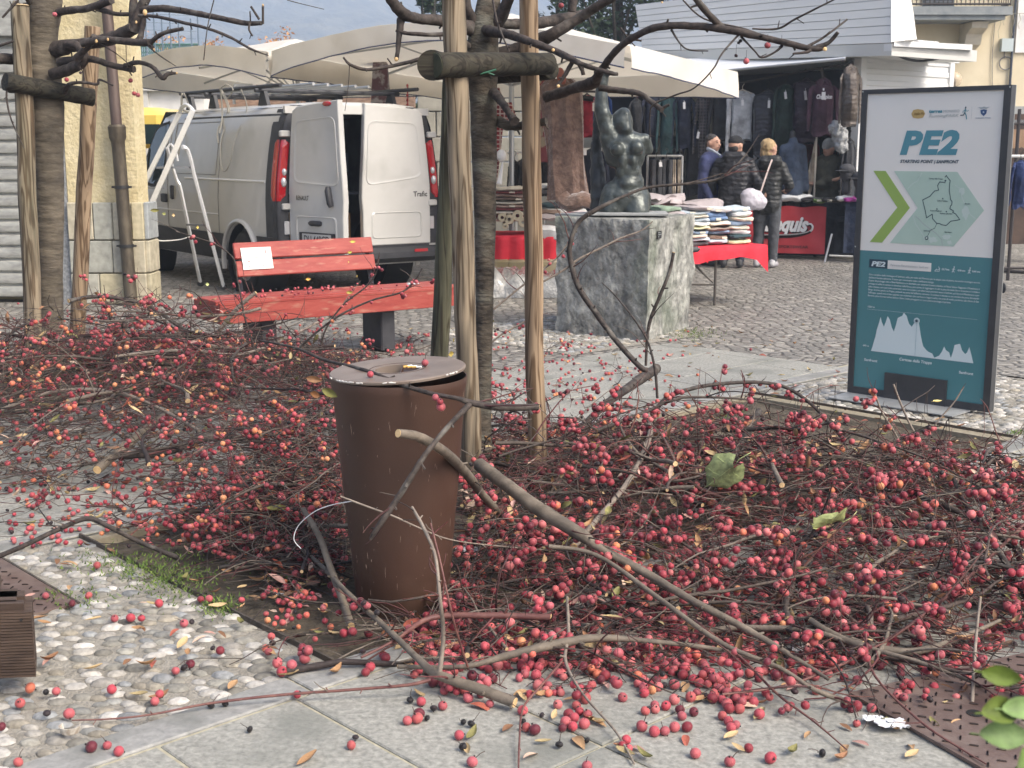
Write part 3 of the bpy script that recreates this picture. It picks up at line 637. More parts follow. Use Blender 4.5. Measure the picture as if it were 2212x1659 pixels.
for pts in ([(.41, 1.348), (.387, 1.302), (.355, 1.285), (.328, 1.256)], [(.618, 1.28), (.653, 1.26), (.66, 1.22), (.688, 1.164), (.714, 1.122), (.749, 1.097)], [(.37, 1.1), (.39, 1.05), (.44, .99), (.45, .96)]): line(pts, .004, M_maps, mp_, 'map_road', .0024)
ROUTE = [(.553, 1.325), (.561, 1.335), (.566, 1.327), (.586, 1.306), (.583, 1.285), (.584, 1.247), (.59, 1.225), (.595, 1.199), (.605, 1.188), (.604, 1.169), (.598, 1.165), (.594, 1.147), (.618, 1.135), (.612, 1.127), (.63, 1.12), (.645, 1.103), (.658, 1.088), (.635, 1.082), (.605, 1.077), (.59, 1.062), (.578, 1.051), (.55, 1.054), (.54, 1.06), (.52, 1.061), (.493, 1.086), (.489, 1.113), (.455, 1.09), (.444, 1.133), (.424, 1.192), (.44, 1.2), (.469, 1.215), (.485, 1.235), (.495, 1.246), (.519, 1.251), (.511, 1.277), (.523, 1.298), (.557, 1.294)]
line(ROUTE, .0042, M_dt, mp_, 'map_route', .003); line([(.521, 1.06), (.508, 1.032), (.483, 1.019), (.468, .985)], .0025, M_dt, mp_, 'map_path', .003)
for x, y, r_ in ((.557, 1.305, .005), (.547, 1.203, .004), (.516, 1.143, .004), (.574, 1.13, .004), (.463, .973, .011)): shape('map_marker', [(x+r_*math.cos(t*.524), y+r_*math.sin(t*.524)) for t in range(12)], M_dt, mp_, .0035)
shape('map_marker', [(.463+.006*math.cos(t*.524), .974+.006*math.sin(t*.524)) for t in range(12)], M_maps, mp_, .0045)
for x, y, t_, w_ in ((.455, 1.312, 'Certosa della Trappa', .085), (.515, 1.187, 'Comba di Gambasca', .062), (.475, 1.129, 'Rocca di Sanfront', .07), (.535, 1.115, 'Madonna della Neve', .075), (.442, 1.012, 'Sanfront', .038), (.57, 1.01, 'Gambasca', .045), (.682, 1.175, 'Revello', .03)): text('map_lettering', t_, .011, SF(x, y), M_dt, mp_, width=w_, lift=.0028)
text('heading_lettering', 'PE2', .178, SF(.262, 1.459), M_tl, tp, shear=.22, bold=.009, width=.36, lift=.0015, spacing=1.1)
text('heading_lettering', 'STARTING POINT | SANFRONT', .026, SF(.268, 1.404), M_dt, tp, shear=.2, bold=.0007, width=.362, lift=.0015)
# logos
shape('gold_emblem', [(.322, 1.684), (.334, 1.706), (.36, 1.711), (.395, 1.705), (.408, 1.684), (.396, 1.662), (.365, 1.657), (.334, 1.662)], M_gold, tp); text('logo_lettering', 'Valle Po', .022, SF(.336, 1.677), mat('gold_dark', (.2, .12, .03), rough=.5), tp, shear=.3, width=.062, lift=.0025)
text('logo_lettering', 'terres', .026, SF(.432, 1.688), M_tl, tp, bold=.0012, width=.082, lift=.0015); text('logo_lettering', 'MONVISO', .022, SF(.517, 1.688), M_grey, tp, width=.096, lift=.0015); text('logo_lettering', 'RunningPARK', .023, SF(.431, 1.663), M_grey, tp, shear=.2, width=.178, lift=.0015)
line([(.649, 1.71), (.651, 1.716)], .007, M_dt, tp, 'runner_logo'); line([(.65, 1.705), (.647, 1.685), (.656, 1.67), (.66, 1.65)], .006, M_tl, tp, 'runner_logo', .0021); line([(.647, 1.685), (.64, 1.672), (.623, 1.671)], .005, M_dt, tp, 'runner_logo', .0023); line([(.65, 1.701), (.66, 1.692), (.669, 1.698)], .003, M_tl, tp, 'runner_logo', .0025); line([(.648, 1.7), (.636, 1.693), (.636, 1.684)], .003, M_tl, tp, 'runner_logo', .0027)
line([(.687, 1.716), (.687, 1.649)], .0012, M_grey, tp, 'divider')
shape('shield_crest', [(.737, 1.697), (.756, 1.702), (.775, 1.697), (.772, 1.678), (.757, 1.664), (.741, 1.678)], M_navy, tp, .002); shape('crest_wings', [(.72, 1.715), (.745, 1.712), (.756, 1.717), (.768, 1.712), (.79, 1.715), (.772, 1.704), (.756, 1.706), (.74, 1.703)], M_grey, tp, .0016)
shape('crest_star', [(.756+(.006 if k % 2 else .0025)*math.sin(k*PI/5), 1.686-(.006 if k % 2 else .0025)*math.cos(k*PI/5)) for k in range(10)], M_pale, tp, .003)
text('logo_lettering', 'CLUB ALPINO ITALIANO', .006, SF(.711, 1.652), M_navy, tp, width=.088, lift=.0015)
# lower half
shape('route_box', [(.102, .779), (.222, .779), (.222, .83), (.102, .83)], M_dt, bd_); shape('name_box', [(.224, .779), (.501, .779), (.501, .83), (.224, .83)], M_signw, bd_)
text('route_lettering', 'PE2', .04, SF(.116, .79), M_pale, bd_, shear=.2, bold=.0015, width=.092, lift=.0028); text('name_lettering', 'Percorso Escursionistico Sanfront', .019, SF(.243, .797), M_grey, bd_, width=.24, lift=.0028)
for x, t_ in ((.566, '25,7 km'), (.663, '4,30 ore'), (.751, '9,40 ore')): text('figures_lettering', t_, .014, SF(x, .794), M_pale, bd_, bold=.0004, width=.047, lift=.0015)
for x in (.637, .733): 
    line([(x+.004, .81), (x, .797), (x-.006, .785)], .004, M_pale, bd_, 'walker_icon', .0015); line([(x, .797), (x+.007, .786)], .004, M_pale, bd_, 'walker_icon', .0017); line([(x-.007, .802), (x+.004, .806), (x+.011, .8)], .003, M_pale, bd_, 'walker_icon', .0019); shape('walker_icon', [(x+.005+.004*math.cos(t), .816+.004*math.sin(t)) for t in range(6)], M_pale, bd_, .0021)
line([(.524, .785), (.552, .785), (.555, .8), (.547, .812)], .003, M_pale, bd_, 'mountain_icon'); line([(.524, .785), (.535, .797), (.541, .791), (.552, .8)], .003, M_pale, bd_, 'mountain_icon')
BODY = ['Giro completo delle montagne di Sanfront, salita piu volte del Monviso per le ampie case di pietra, ma anche montagna ancora', "dall'escursionista selezione. Il nome per conoscerlo tutto e bellissimo borgo.", 'Si parte dal parcheggio sotto al Bivio Mombracco e in alternativa, per conoscere il centro cittadino, da Piazza Statuto. Raggiunto il Mombracco si', 'prosegue in salita su sentiero in direzione della Rocca, poco prima di raggiungere il colle la pista forestale fino a incontrare il crinale e', 'salita e discesa, con tratti molto panoramici, verso San Lazzaro, con ultimi ampi panorami verso la Sanfront, poi Rocca di Mombracco e per', 'Borgo. Si arriva quindi a La Trappa, passando nei pressi del bellissimo convento. Si continua in discesa su una stradina che porta diventando', "dell'acqua, quindi inizia il lato opposto con mulattiera che conduce in leggera salita, tra prati di media pendenza alla chiesa di San", 'Bernardo, prima di tornare nel lato Sanfront. Ultimo il tratto pianeggiante e si torna quindi al parcheggio di partenza.']
for i, t_ in enumerate(BODY): text('body_lettering', t_, .0155, SF(.104, .732-.0182*i), M_pale, bd_, width=[.697, .42, .697, .697, .697, .697, .697, .53][i], lift=.0015)
PROF = [(.144, .274), (.152, .298), (.158, .324), (.168, .36), (.176, .408), (.188, .45), (.196, .485), (.205, .455), (.221, .428), (.232, .46), (.242, .494), (.257, .475), (.272, .43), (.288, .404), (.3, .45), (.308, .489), (.322, .498), (.336, .504), (.346, .525), (.355, .515), (.365, .507), (.374, .48), (.384, .46), (.401, .445), (.415, .469), (.443, .478), (.452, .44), (.462, .395), (.472, .36), (.481, .336), (.501, .317), (.515, .308), (.54, .3), (.554, .277), (.584, .293), (.6, .32), (.611, .35), (.622, .33), (.644, .318), (.656, .286), (.668, .33), (.674, .366), (.706, .376), (.72, .34), (.741, .32), (.752, .33), (.763, .363), (.778, .32), (.793, .272)]
for a, b in ((0, 13), (13, 33), (33, 39), (39, 48)):
    pts = PROF[a:b+1]; shape('height_profile', [(pts[0][0], .272), (pts[-1][0], .272)] + pts[::-1], M_pale, bd_, .0016)
mb = MB()
for k in range(70): x = .106 + .696*k/70; mb.obox(sp_(x, .525, .001), sx*.006, UPV*.0016, sn*.0006)
mb.build('dotted_line', M_pale, bd_, smooth=False)
for r_, m_, l in ((.0185, M_pale, .003), (.014, M_teal, .0036), (.0125, M_pale, .0042), (.009, M_dt, .0048)): shape('profile_marker', [(.431+r_*math.cos(t*.314), .484+r_*math.sin(t*.314)) for t in range(20)], m_, bd_, l)
line([(.432, .47), (.433, .274)], .0015, M_tl, bd_, 'profile_marker', .0032)
for x, y, t_, w_, h_ in ((.101, .207, 'Sanfront', .088, .022), (.332, .236, 'Certosa della Trappa', .207, .024), (.711, .203, 'Sanfront', .086, .022), (.105, .536, '1554 m', .046, .016), (.086, .295, '490 m', .042, .016)): text('place_lettering', t_, h_, SF(x, y), M_pale, bd_, bold=.0005 if h_ > .02 else 0, shear=.15 if w_ > .1 else 0, width=w_, lift=.0015)

# ---- stone pedestal ----
M_ped = mat('rough_stone', (.12, .122, .112), (.38, .38, .345), rough=.9, scale=9, detail=12, stretch=(1, 1, .75), contrast=(.36, .64), bump=1, bscale=13, dist=.06, blotch=((.09, .12, .075), 1.8, .52, .78), c3=(.62, .62, .57))
pF, pL, pR = V((1.06, 9.95, 0)), V((.36, 10.5, 0)), V((1.53, 10.85, 0)); pB = pL + pR - pF
pdm = thing('stone_pedestal', (pF+pB)/2, 'rough hewn grey stone block carrying the bronze statue', 'pedestal')
mb = MB(); cen = (pF+pB)/2; n = 16; ringpts = []
cs = [pL, pF, pR, pB]
for k in range(23):
    z = -.03 + .97*k/22; t = z/.94; ring = []
    for i in range(4):
        a, b = cs[i], cs[(i+1) % 4]
        for j in range(n):
            p = a + (b-a)*(j/n); d = V((p.x-cen.x, p.y-cen.y, 0)); sc_ = .985 + .04*t
            q = cen + d*sc_; q.z = z; nz = fbm(q, 3.2, 4)*.034 + fbm(V((q.x, q.y, q.z*.4)), 14, 3)*.011
            q = q + d.normalized()*nz; q.z = z + (0 if 0 < k < 22 else .0); ring.append(q)
    ringpts.append(ring)
ringpts.append([cen + (p-cen)*.985 + V((0, 0, .012 + .006*fbm(p, 9))) for p in ringpts[-1]]); 
for q in ringpts[-1]: q.z = ringpts[-2][0].z + .012
mb.loft(ringpts, False, True); mb.build('block', M_ped, pdm, auto=45)
dB = (pR-pF).normalized(); q = pF + dB*.11 + V((0, 0, .80)); nn2 = dB.cross(UPV); q += nn2*.03
mb = MB(); mb.obox(q, dB*.085, UPV*.06, nn2*.006); pq2 = mb.build('name_plate', M_black, pdm, smooth=False)
for i, t_ in enumerate(('LIBERTA', 'SCULTURA IN BRONZO', '2015')): text('plate_lettering', t_, .01, (q + dB*.01 + UPV*(.043-.015*i) + nn2*.006, dB, UPV, nn2), M_grey, pq2, width=[.05, .065, .025][i], lift=.0005)
# ---- bronze statue ----
M_bronze = mat('bronze', (.03, .036, .034), (.085, .098, .092), rough=.34, metal=.4, scale=9, detail=10, bump=.7, bscale=14, dist=.02, blotch=((.10, .11, .10), 6, .55, .85))
SY = 10.55
def q_(x, y, d=0): return P(x, y, SY+d)
st = thing('bronze_statue', V((.88, SY, .95)), 'dark bronze female torso with one raised arm on the stone block', 'statue')
RX = (0, 0, 0)
pr = [('e', q_(1352, 426), (.20, .145, .13)), ('c', q_(1320, 456, -.02), q_(1328, 420), .115, .115), ('c', q_(1376, 455, -.07), q_(1372, 425), .105, .11),
 ('e', q_(1358, 395, -.01), (.13, .11, .12)), ('c', q_(1358, 375), q_(1357, 360), .108, .106), ('e', q_(1355, 332), (.15, .112, .16)), ('e', q_(1356, 306), (.16, .1, .085)),
 ('e', q_(1333, 323, -.1), (.058, .055, .058)), ('e', q_(1376, 319, -.1), (.058, .055, .058)),
 ('c', q_(1392, 304), q_(1400, 324, .03), .052, .044), ('e', q_(1392, 301), (.058, .06, .052)),
 ('c', q_(1355, 302), q_(1350, 280, .0), .068, .066), ('e', q_(1344, 265, .02), (.092, .12, .115)), ('e', q_(1347, 250, .0), (.062, .08, .07)), ('c', q_(1347, 262, -.02), q_(1350, 244, -.03), .07, .034), ('c', q_(1353, 280, -.06), q_(1352, 246, -.06), .05, .026),
 ('c', q_(1326, 305), q_(1311, 274), .075, .072), ('c', q_(1311, 274), q_(1299, 236), .07, .06), ('c', q_(1299, 236), q_(1299, 195), .062, .05), ('c', q_(1299, 195), q_(1302, 170), .048, .05), ('e', q_(1303, 158), (.056, .05, .052)), ('c', q_(1309, 152, -.03), q_(1316, 161, -.05), .022, .018),
 ('c', q_(1312, 296), q_(1328, 342), .066, .08), ('e', q_(1346, 285, -.03), (.05, .05, .04)), ('e', q_(1388, 434, .03), (.075, .09, .11)),
 ('e', q_(1345, 347, -.092), (.034, .035, .075)), ('e', q_(1368, 347, -.092), (.034, .035, .075)), ('e', q_(1340, 372, -.075), (.03, .03, .05)), ('e', q_(1374, 372, -.07), (.03, .03, .05)), ('e', q_(1357, 398, -.10), (.07, .04, .045))]
organic('torso', pr, .011, M_bronze, st, smooth_it=5, disp=lambda c: .004*fbm(c, 9, 4))
pr = [('c', q_(1291, 230, .14), q_(1288, 330, .2), .03, .05), ('c', q_(1288, 330, .2), q_(1296, 445, .16), .05, .085)]
organic('drapery', pr, .016, mat('bronze_dark', (.025, .028, .03), (.06, .065, .065), rough=.5, metal=.4, scale=7, bump=.6, bscale=20, dist=.02), st, disp=lambda c: .012*fbm(c, 12, 4))
mb = MB(); mb.obox(V((.62, 10.4, .945)), dB*.46 + V((.1, -.1, 0)), V((-.26, .3, 0)) + dB*.0, UPV*.022); mb.box(V((.96, 10.5, .977)), (.62, .42, .022), rz=R(-4), bev=.004); mb.build('base_slab', mat('slate_slab', (.22, .23, .225), (.32, .33, .32), rough=.7, scale=18, bump=.2), st, auto=30)

# ---- stakes and trees ----
M_post = mat('post_wood', (.12, .098, .068), (.27, .215, .145), rough=.85, scale=9, detail=3, stretch=(2.2, 2.2, .22), bump=.5, bscale=26, dist=.006, contrast=(.38, .6), blotch=((.15, .15, .085), 1.6, .55, .8))
M_postg = mat('post_wood_green', (.05, .05, .03), (.12, .115, .07), rough=.9, scale=9, detail=5, stretch=(2, 2, .25), bump=.6, bscale=24, dist=.006)
M_bar = MBAR = mat('bar_wood', (.012, .012, .008), (.045, .039, .025), rough=.9, scale=9, detail=5, stretch=(.3, 2, 2), bump=.6, bscale=24, dist=.006)
M_end = mat('bar_end', (.022, .028, .016), (.055, .055, .032), rough=.9, scale=16)
M_tie = mat('green_tie', (.03, .12, .07), rough=.6)
def wood_grain(m, s=None):
    t = m.node_tree; N = t.nodes; L = t.links; b = N['Principled BSDF']
    tc = N.new('ShaderNodeTexCoord'); mp = N.new('ShaderNodeMapping'); mp.inputs['Scale'].default_value = (.07, 1, 1) if m.name == 'bar_wood' else (1, 1, .065); n = N.new('ShaderNodeTexNoise'); n.inputs['Scale'].default_value = 17; n.inputs['Detail'].default_value = 2; n.inputs['Distortion'].default_value = .5
    L.new(tc.outputs['Object'], mp.inputs[0]); L.new(mp.outputs[0], n.inputs['Vector'])
    mu = N.new('ShaderNodeMath'); mu.operation = 'MULTIPLY'; mu.inputs[1].default_value = 34; fr = N.new('ShaderNodeMath'); fr.operation = 'SINE'
    L.new(n.outputs['Fac'], mu.inputs[0]); L.new(mu.outputs[0], fr.inputs[0])
    r = N.new('ShaderNodeValToRGB'); e = r.color_ramp.elements; e[0].position = .0; e[0].color = (.36, .3, .24, 1); e[1].position = .5; e[1].color = (1, 1, 1, 1)
    mr = N.new('ShaderNodeMapRange'); mr.inputs['From Min'].default_value = -1; L.new(fr.outputs[0], mr.inputs[0]); L.new(mr.outputs[0], r.inputs[0])
    mx = N.new('ShaderNodeMix'); mx.data_type = 'RGBA'; mx.blend_type = 'MULTIPLY'; mx.inputs[0].default_value = 1
    src = b.inputs['Base Color'].links[0].from_socket; L.new(src, mx.inputs[6]); L.new(r.outputs[0], mx.inputs[7]); L.new(mx.outputs[2], b.inputs['Base Color'])
M_post2 = mat('post_wood_warm', (.17, .12, .075), (.33, .24, .15), rough=.8, scale=7, detail=3, stretch=(2.2, 2.2, .2), bump=.4, bscale=26, dist=.005, contrast=(.35, .62), blotch=((.16, .13, .08), 1.1, .55, .8))
wood_grain(M_post); wood_grain(M_post2); wood_grain(M_postg); wood_grain(M_bar)
def post(name, a, b, r0, r1, m, par, flat=1.0):
    mb = MB(); pts = []; rad = []; k = 26
    for i in range(k+1):
        t = i/k; p = a + (b-a)*t; p += V((.007*fbm(V((t*5, a.x*9, 0)), 1, 2), .007*fbm(V((t*5, a.x*9, 5)), 1, 2), 0)); pts.append(p); rad.append((r0+(r1-r0)*t)*(1+.05*fbm(V((t*14, a.y*3, 2)), 1, 2)))
    pts.append(b + (b-a).normalized()*.004); rad.append(r1*.85); mb.tube(pts, rad, 22, flat=flat); return mb.build(name, m, par, auto=60)
ts = thing('tree_support', V((-.1, 5.6, 0)), 'three round timber posts with crossbars holding the middle tree', 'tree support')
def Bz(x, y, z=-.04): g = G(x, y); g.z = z; return g
pM, pRt, pBk = Bz(1022, 1090), Bz(1161, 1042), Bz(940, 985)
def top_at(px, py, Yd): return P(px, py, Yd)
post('post', pM, top_at(978, -60, 5.22), .043, .048, M_post, ts); post('post', pRt, top_at(1141, -60, 5.6), .042, .04, M_post2, ts); post('post', pBk, top_at(985, -60, 6.12), .046, .038, M_postg, ts)
a, b = top_at(952, 140, 5.15), top_at(1187, 138, 5.52); a = top_at(940, 141, 5.10)
post('crossbar', a, b, .050, .046, M_bar, ts); mb = MB(); dn = (a-b).normalized(); mb.tube([a+dn*.001, a+dn*.004], [.0485, .046], 20); mb.build('sawn_end', M_end, ts); post('crossbar', top_at(941, 143, 5.16)+V((-.01, -.06, 0)), top_at(975, 146, 6.3), .058, .05, M_bar, ts); post('crossbar', top_at(1010, 165, 6.15), top_at(1190, 150, 5.72), .045, .045, M_bar, ts)
mb = MB(); c_ = top_at(1043, 140, 5.3); mb.tube(bez([top_at(1034, 116, 5.26), top_at(1048, 124, 5.24), top_at(1055, 150, 5.24), top_at(1060, 168, 5.28)], 5), .006, 6); mb.build('tie', mat('dark_tie', (.03, .035, .03), rough=.6), ts)
mb = MB(); mb.tube([top_at(1036, 160, 5.22), top_at(1052, 156, 5.22), top_at(1072, 150, 5.22)], .004, 5); mb.tube([top_at(1052, 156, 5.22), top_at(1068, 162, 5.22)], .003, 5); mb.build('wire', M_tie, ts)
M_barkt = mat('crab_bark', (.03, .024, .018), (.115, .095, .07), rough=.95, scale=12, detail=9, stretch=(1, 1, 2.2), bump=1, bscale=30, dist=.012, contrast=(.35, .7), blotch=((.17, .165, .13), 4, .5, .72))
M_branch = mat('branch_bark', (.02, .016, .014), (.065, .05, .042), rough=.8, scale=40, detail=7, bump=.6, bscale=90, dist=.004, blotch=((.12, .11, .095), 14, .55, .75))
M_cut = mat('fresh_cut', (.55, .36, .16), (.7, .5, .26), rough=.8, scale=40)
def limb(mb, pts, Ys, rpx, n=8, cut=True, k=6, wob=.11):
    rpx = [r*.9 for r in rpx]
    """pts photo px, Ys depth in metres, rpx width/2 in photo px"""
    q = bez([(x, y, Y, r) for (x, y), Y, r in zip(pts, Ys, rpx)], k)
    P3 = [P(x, y, Y) for x, y, Y, r in q]; rad = [max(.0012, r*Y/F) for x, y, Y, r in q]
    mb.tube(P3, rad, n, wob=wob); return P3, rad
def stubs(mb, P3, rad, rnd, every=.09, L0=.02):
    acc = 0
    for a, b, r in zip(P3, P3[1:], rad):
        acc += (b-a).length
        if acc > every*rnd.uniform(.7, 1.5):
            acc = 0; d = (b-a).normalized(); s = V((rnd.gauss(0, 1), rnd.gauss(0, 1), rnd.gauss(0, 1))); s = (s - d*s.dot(d)).normalized(); s = (s + d*.5).normalized()
            l = L0*rnd.uniform(.5, 1.6) + r; mb.tube([a, a+s*l*.6, a+s*l], [min(r*.6, .006), min(r*.45, .0045), min(r*.4, .004)], 5)
BRN = []
def berry_mat():
    return attr_mat('fruit_skin', rough=.5, mottled=.22, bscale=70, bump=.2, spec=.3, sheen=.12)
M_berry = berry_mat()
FR = [(.46, .13, .13), (.4, .09, .10), (.35, .045, .062), (.42, .07, .085), (.25, .03, .042), (.4, .085, .085), (.31, .05, .065), (.2, .024, .036), (.36, .085, .10), (.13, .018, .03), (.28, .06, .07)]
FO = [(.55, .19, .09), (.5, .14, .08), (.58, .25, .12), (.48, .11, .08)]
FD = [(.018, .012, .014), (.03, .014, .016), (.012, .01, .011)]
def fruit(mb, c, r, rnd, orange=.0, dark=.05, n=12, m=8):
    u = rnd.random(); col = rnd.choice(FD) if u < dark else (rnd.choice(FO) if u < dark+orange else rnd.choice(FR)); k = rnd.uniform(.8, 1.2); col = tuple(x*k for x in col)
    M = Euler((rnd.uniform(-.9, .9)+(PI if rnd.random() < .5 else 0), rnd.uniform(-.9, .9), rnd.uniform(0, 6))).to_matrix(); w_ = u < dark
    if w_: r *= .8
    mb.ball(c, r, n, m, M=M, col=col, sq=(1, rnd.uniform(.9, 1), rnd.uniform(.85, .95) * (.8 if w_ else 1)), dim=.12)
    if n >= 10: p = c + M @ V((0, 0, r*.85)); mb.tube([p, p + M @ V((.1*r, 0, .25*r))], [r*.16, r*.2], 5, col=(.03, .02, .02) if not w_ else col)
def hang(mb, mw, p, rnd, r=.012, L_=.03, **kw):
    q = p + V((rnd.uniform(-.012, .012), rnd.uniform(-.012, .012), -L_)); mw.tube([p, (p+q)/2+V((.003, 0, 0)), q], .0009, 4); fruit(mb, q+V((0, 0, -r)), r, rnd, **kw)
# middle tree
tree = thing('crab_apple_tree', Bz(1042, 1000), 'pruned crab apple tree between the timber posts in the middle', 'tree', 'pruned crab apple trees')
mb = MB(); TY = 5.75
P3, rad = limb(mb, [(1044, 1010), (1042, 900), (1046, 700), (1048, 500), (1046, 330), (1044, 200), (1042, 110), (1050, 40), (1062, -40), (1070, -120)], [5.72]*4+[5.74, 5.75, 5.75, 5.75, 5.8, 5.8], [27, 22, 21, 25, 30, 33, 38, 30, 24, 20], n=18, k=6, wob=.03)
tr_ = mb.build('trunk', M_barkt, tree, auto=80)
rnd = random.Random(11)
LIMBS = [
 ([(1015, 62), (960, 46), (900, 40), (870, 28), (845, 0), (825, -40)], [5.7, 5.6, 5.5, 5.4, 5.35, 5.3], [18, 14, 12, 14, 12, 9]),
 ([(866, 40), (862, 80), (858, 118), (856, 128)], [5.42, 5.4, 5.38, 5.38], [10, 7, 5, 6]),
 ([(1010, 100), (980, 76), (930, 75), (880, 72), (855, 66)], [5.7, 5.6, 5.45, 5.4, 5.4], [10, 6, 5, 4.5, 3]),
 ([(1010, 118), (940, 120), (880, 135), (830, 146), (790, 150), (757, 140), (742, 124)], [5.7, 5.55, 5.4, 5.3, 5.25, 5.2, 5.2], [8, 5, 4.5, 4, 4, 3.5, 2.5]),
 ([(1030, 62), (1010, 20), (1002, -40)], [5.75, 5.7, 5.7], [13, 12, 9]),
 ([(1060, 70), (1090, 20), (1110, -40)], [5.75, 5.7, 5.65], [20, 14, 11]),
 ([(1050, 66), (1096, 74), (1150, 92), (1195, 108), (1230, 125), (1260, 140), (1320, 158), (1334, 160)], [5.7, 5.5, 5.35, 5.3, 5.2, 5.15, 5.1, 5.1], [14, 11, 9, 8, 8, 6, 5, 4]),
 ([(1240, 128), (1222, 160), (1210, 178), (1204, 186)], [5.2, 5.2, 5.2, 5.2], [6, 5, 4, 6]), ([(1248, 132), (1258, 152), (1260, 162)], [5.2, 5.18, 5.18], [6, 5, 5]),
 ([(1060, 120), (1110, 110), (1160, 90), (1200, 70), (1250, 40), (1290, 14), (1330, -10)], [5.8, 5.8, 5.75, 5.7, 5.7, 5.65, 5.6], [14, 17, 17, 14, 12, 11, 10]),
 ([(1085, 52), (1140, 52), (1200, 44), (1260, 28)], [5.85, 5.9, 6.0, 6.1], [12, 13, 13, 8]),
 ([(1235, 25), (1240, -20)], [5.95, 5.95], [10, 10]),
 ([(1066, 200), (1082, 218), (1100, 245), (1112, 262)], [5.7, 5.6, 5.5, 5.45], [12, 10, 8, 12]),
 ([(1078, 262), (1095, 270), (1130, 272), (1180, 262)], [5.75, 5.7, 5.65, 5.6], [14, 12, 10, 9]),
 ([(1180, 210), (1220, 198), (1255, 186), (1285, 176), (1300, 150), (1340, 100), (1400, 65), (1450, 55), (1520, 58), (1580, 66), (1680, 88), (1750, 105), (1782, 102)], [5.6, 5.5, 5.4, 5.3, 5.2, 5.1, 5.0, 4.95, 4.9, 4.85, 4.8, 4.75, 4.75], [13, 12, 13, 14, 9, 8.5, 8.5, 8.5, 8.5, 9, 7.5, 7, 7]),
 ([(1295, 190), (1340, 196), (1380, 202), (1410, 222), (1430, 238)], [5.3, 5.25, 5.2, 5.15, 5.1], [8, 7, 6.5, 6, 6]), ([(1425, 236), (1446, 226)], [5.12, 5.1], [4, 3.5]), ([(1425, 236), (1438, 252)], [5.12, 5.1], [3, 1.6]),
 ([(1560, 60), (1530, 30), (1490, -20)], [4.9, 4.85, 4.8], [9, 8, 7]),
 ([(1765, 103), (1790, 92), (1810, 70)], [4.75, 4.74, 4.72], [8, 5, 4.5]), ([(1750, 104), (1745, 112), (1712, 116)], [4.75, 4.74, 4.74], [5, 4, 2.5]),
 ([(1600, 70), (1560, 115), (1540, 150), (1500, 190), (1460, 205), (1412, 226), (1404, 250), (1404, 300)], [4.85, 4.8, 4.75, 4.8, 4.85, 4.9, 4.95, 5.0], [3, 2.2, 2, 1.8, 2, 2, 1.5, 1.2]),
 ([(1600, 78), (1630, 110), (1645, 124), (1670, 115), (1690, 100)], [4.85, 4.82, 4.8, 4.8, 4.8], [3, 2, 2.5, 2.5, 3]), ([(1450, 64), (1470, 95), (1490, 108), (1530, 110)], [4.95, 4.92, 4.9, 4.9], [3, 2, 2, 1.4]),
 ([(1745, 100), (1780, 80), (1830, 42)], [4.78, 4.8, 4.82], [4, 3, 2.5]), ([(1625, 62), (1680, 62), (1720, 40), (1800, 0), (1840, -20)], [4.85, 4.85, 4.8, 4.75, 4.7], [2, 2.5, 2.5, 2, 2]), ([(1475, 0), (1520, 40), (1600, 60), (1640, 72)], [4.9, 4.9, 4.9, 4.9], [2, 2, 2, 1]),
 ([(1340, 60), (1360, 86), (1372, 100)], [5.2, 5.2, 5.2], [2.2, 1.6, 1.2]), ([(1065, 0), (1075, 50), (1100, 112)], [5.5, 5.45, 5.4], [3, 2.5, 2]), ([(755, 140), (752, 190), (745, 240)], [5.2, 5.2, 5.2], [1.3, 1, .7])]
cuts = [(856, 128, 5.36, 4), (1430, 5, 5, 2), (1206, 186, 5.17, 3), (1782, 106, 4.72, 4), (1195, 108, 5.27, 3)]
for i, (pts, Ys, rp) in enumerate(LIMBS):
    mb = MB(); P3, rad = limb(mb, pts, Ys, rp, n=10 if max(rp) > 5 else 6, k=5)
    if max(rp) > 2.4: stubs(mb, P3, rad, rnd, .14 if max(rp) > 6 else .09)
    mb.build('branch', M_branch if i not in (13,) else M_barkt, tree, auto=80)
mb = MB()
for x, y, Y, r in cuts: mb.ball(P(x, y, Y), r*Y/F*1.15, 8, 5, sq=(1, .5, 1))
mb.build('cut_face', M_cut, tree)
for i, (x, y, Y) in enumerate(((1612, 132, 4.8), (1658, 98, 4.8), (1590, 120, 4.8), (1688, 100, 4.8), (1212, 12, 5.6), (1596, 92, 4.85), (1600, 88, 4.85))):
    f_ = thing('crab_apple', P(x, y, Y), ['red crab apple hanging lowest under the long arching branch', 'red crab apple hanging high under the right branch tip', 'black shrivelled crab apple hanging left of a red one', 'small black crab apple beside the high red one', 'red crab apple hanging beside the right timber post top', 'tiny dry fruit hanging under the middle of the arching branch', 'tiny dark fruit stalk under the arching branch'][i], 'crab apple')
    mb, mw = MB(), MB(); p = P(x, y, Y); fruit(mb, p, .0125 if i in (0, 1, 4) else .009, rnd, dark=0 if i in (0, 1, 4) else 1); mb.build('fruit', M_berry, f_); mw.tube([p, p+V((0, 0, .04))], .0008, 4); mw.build('stalk', M_branch, f_)
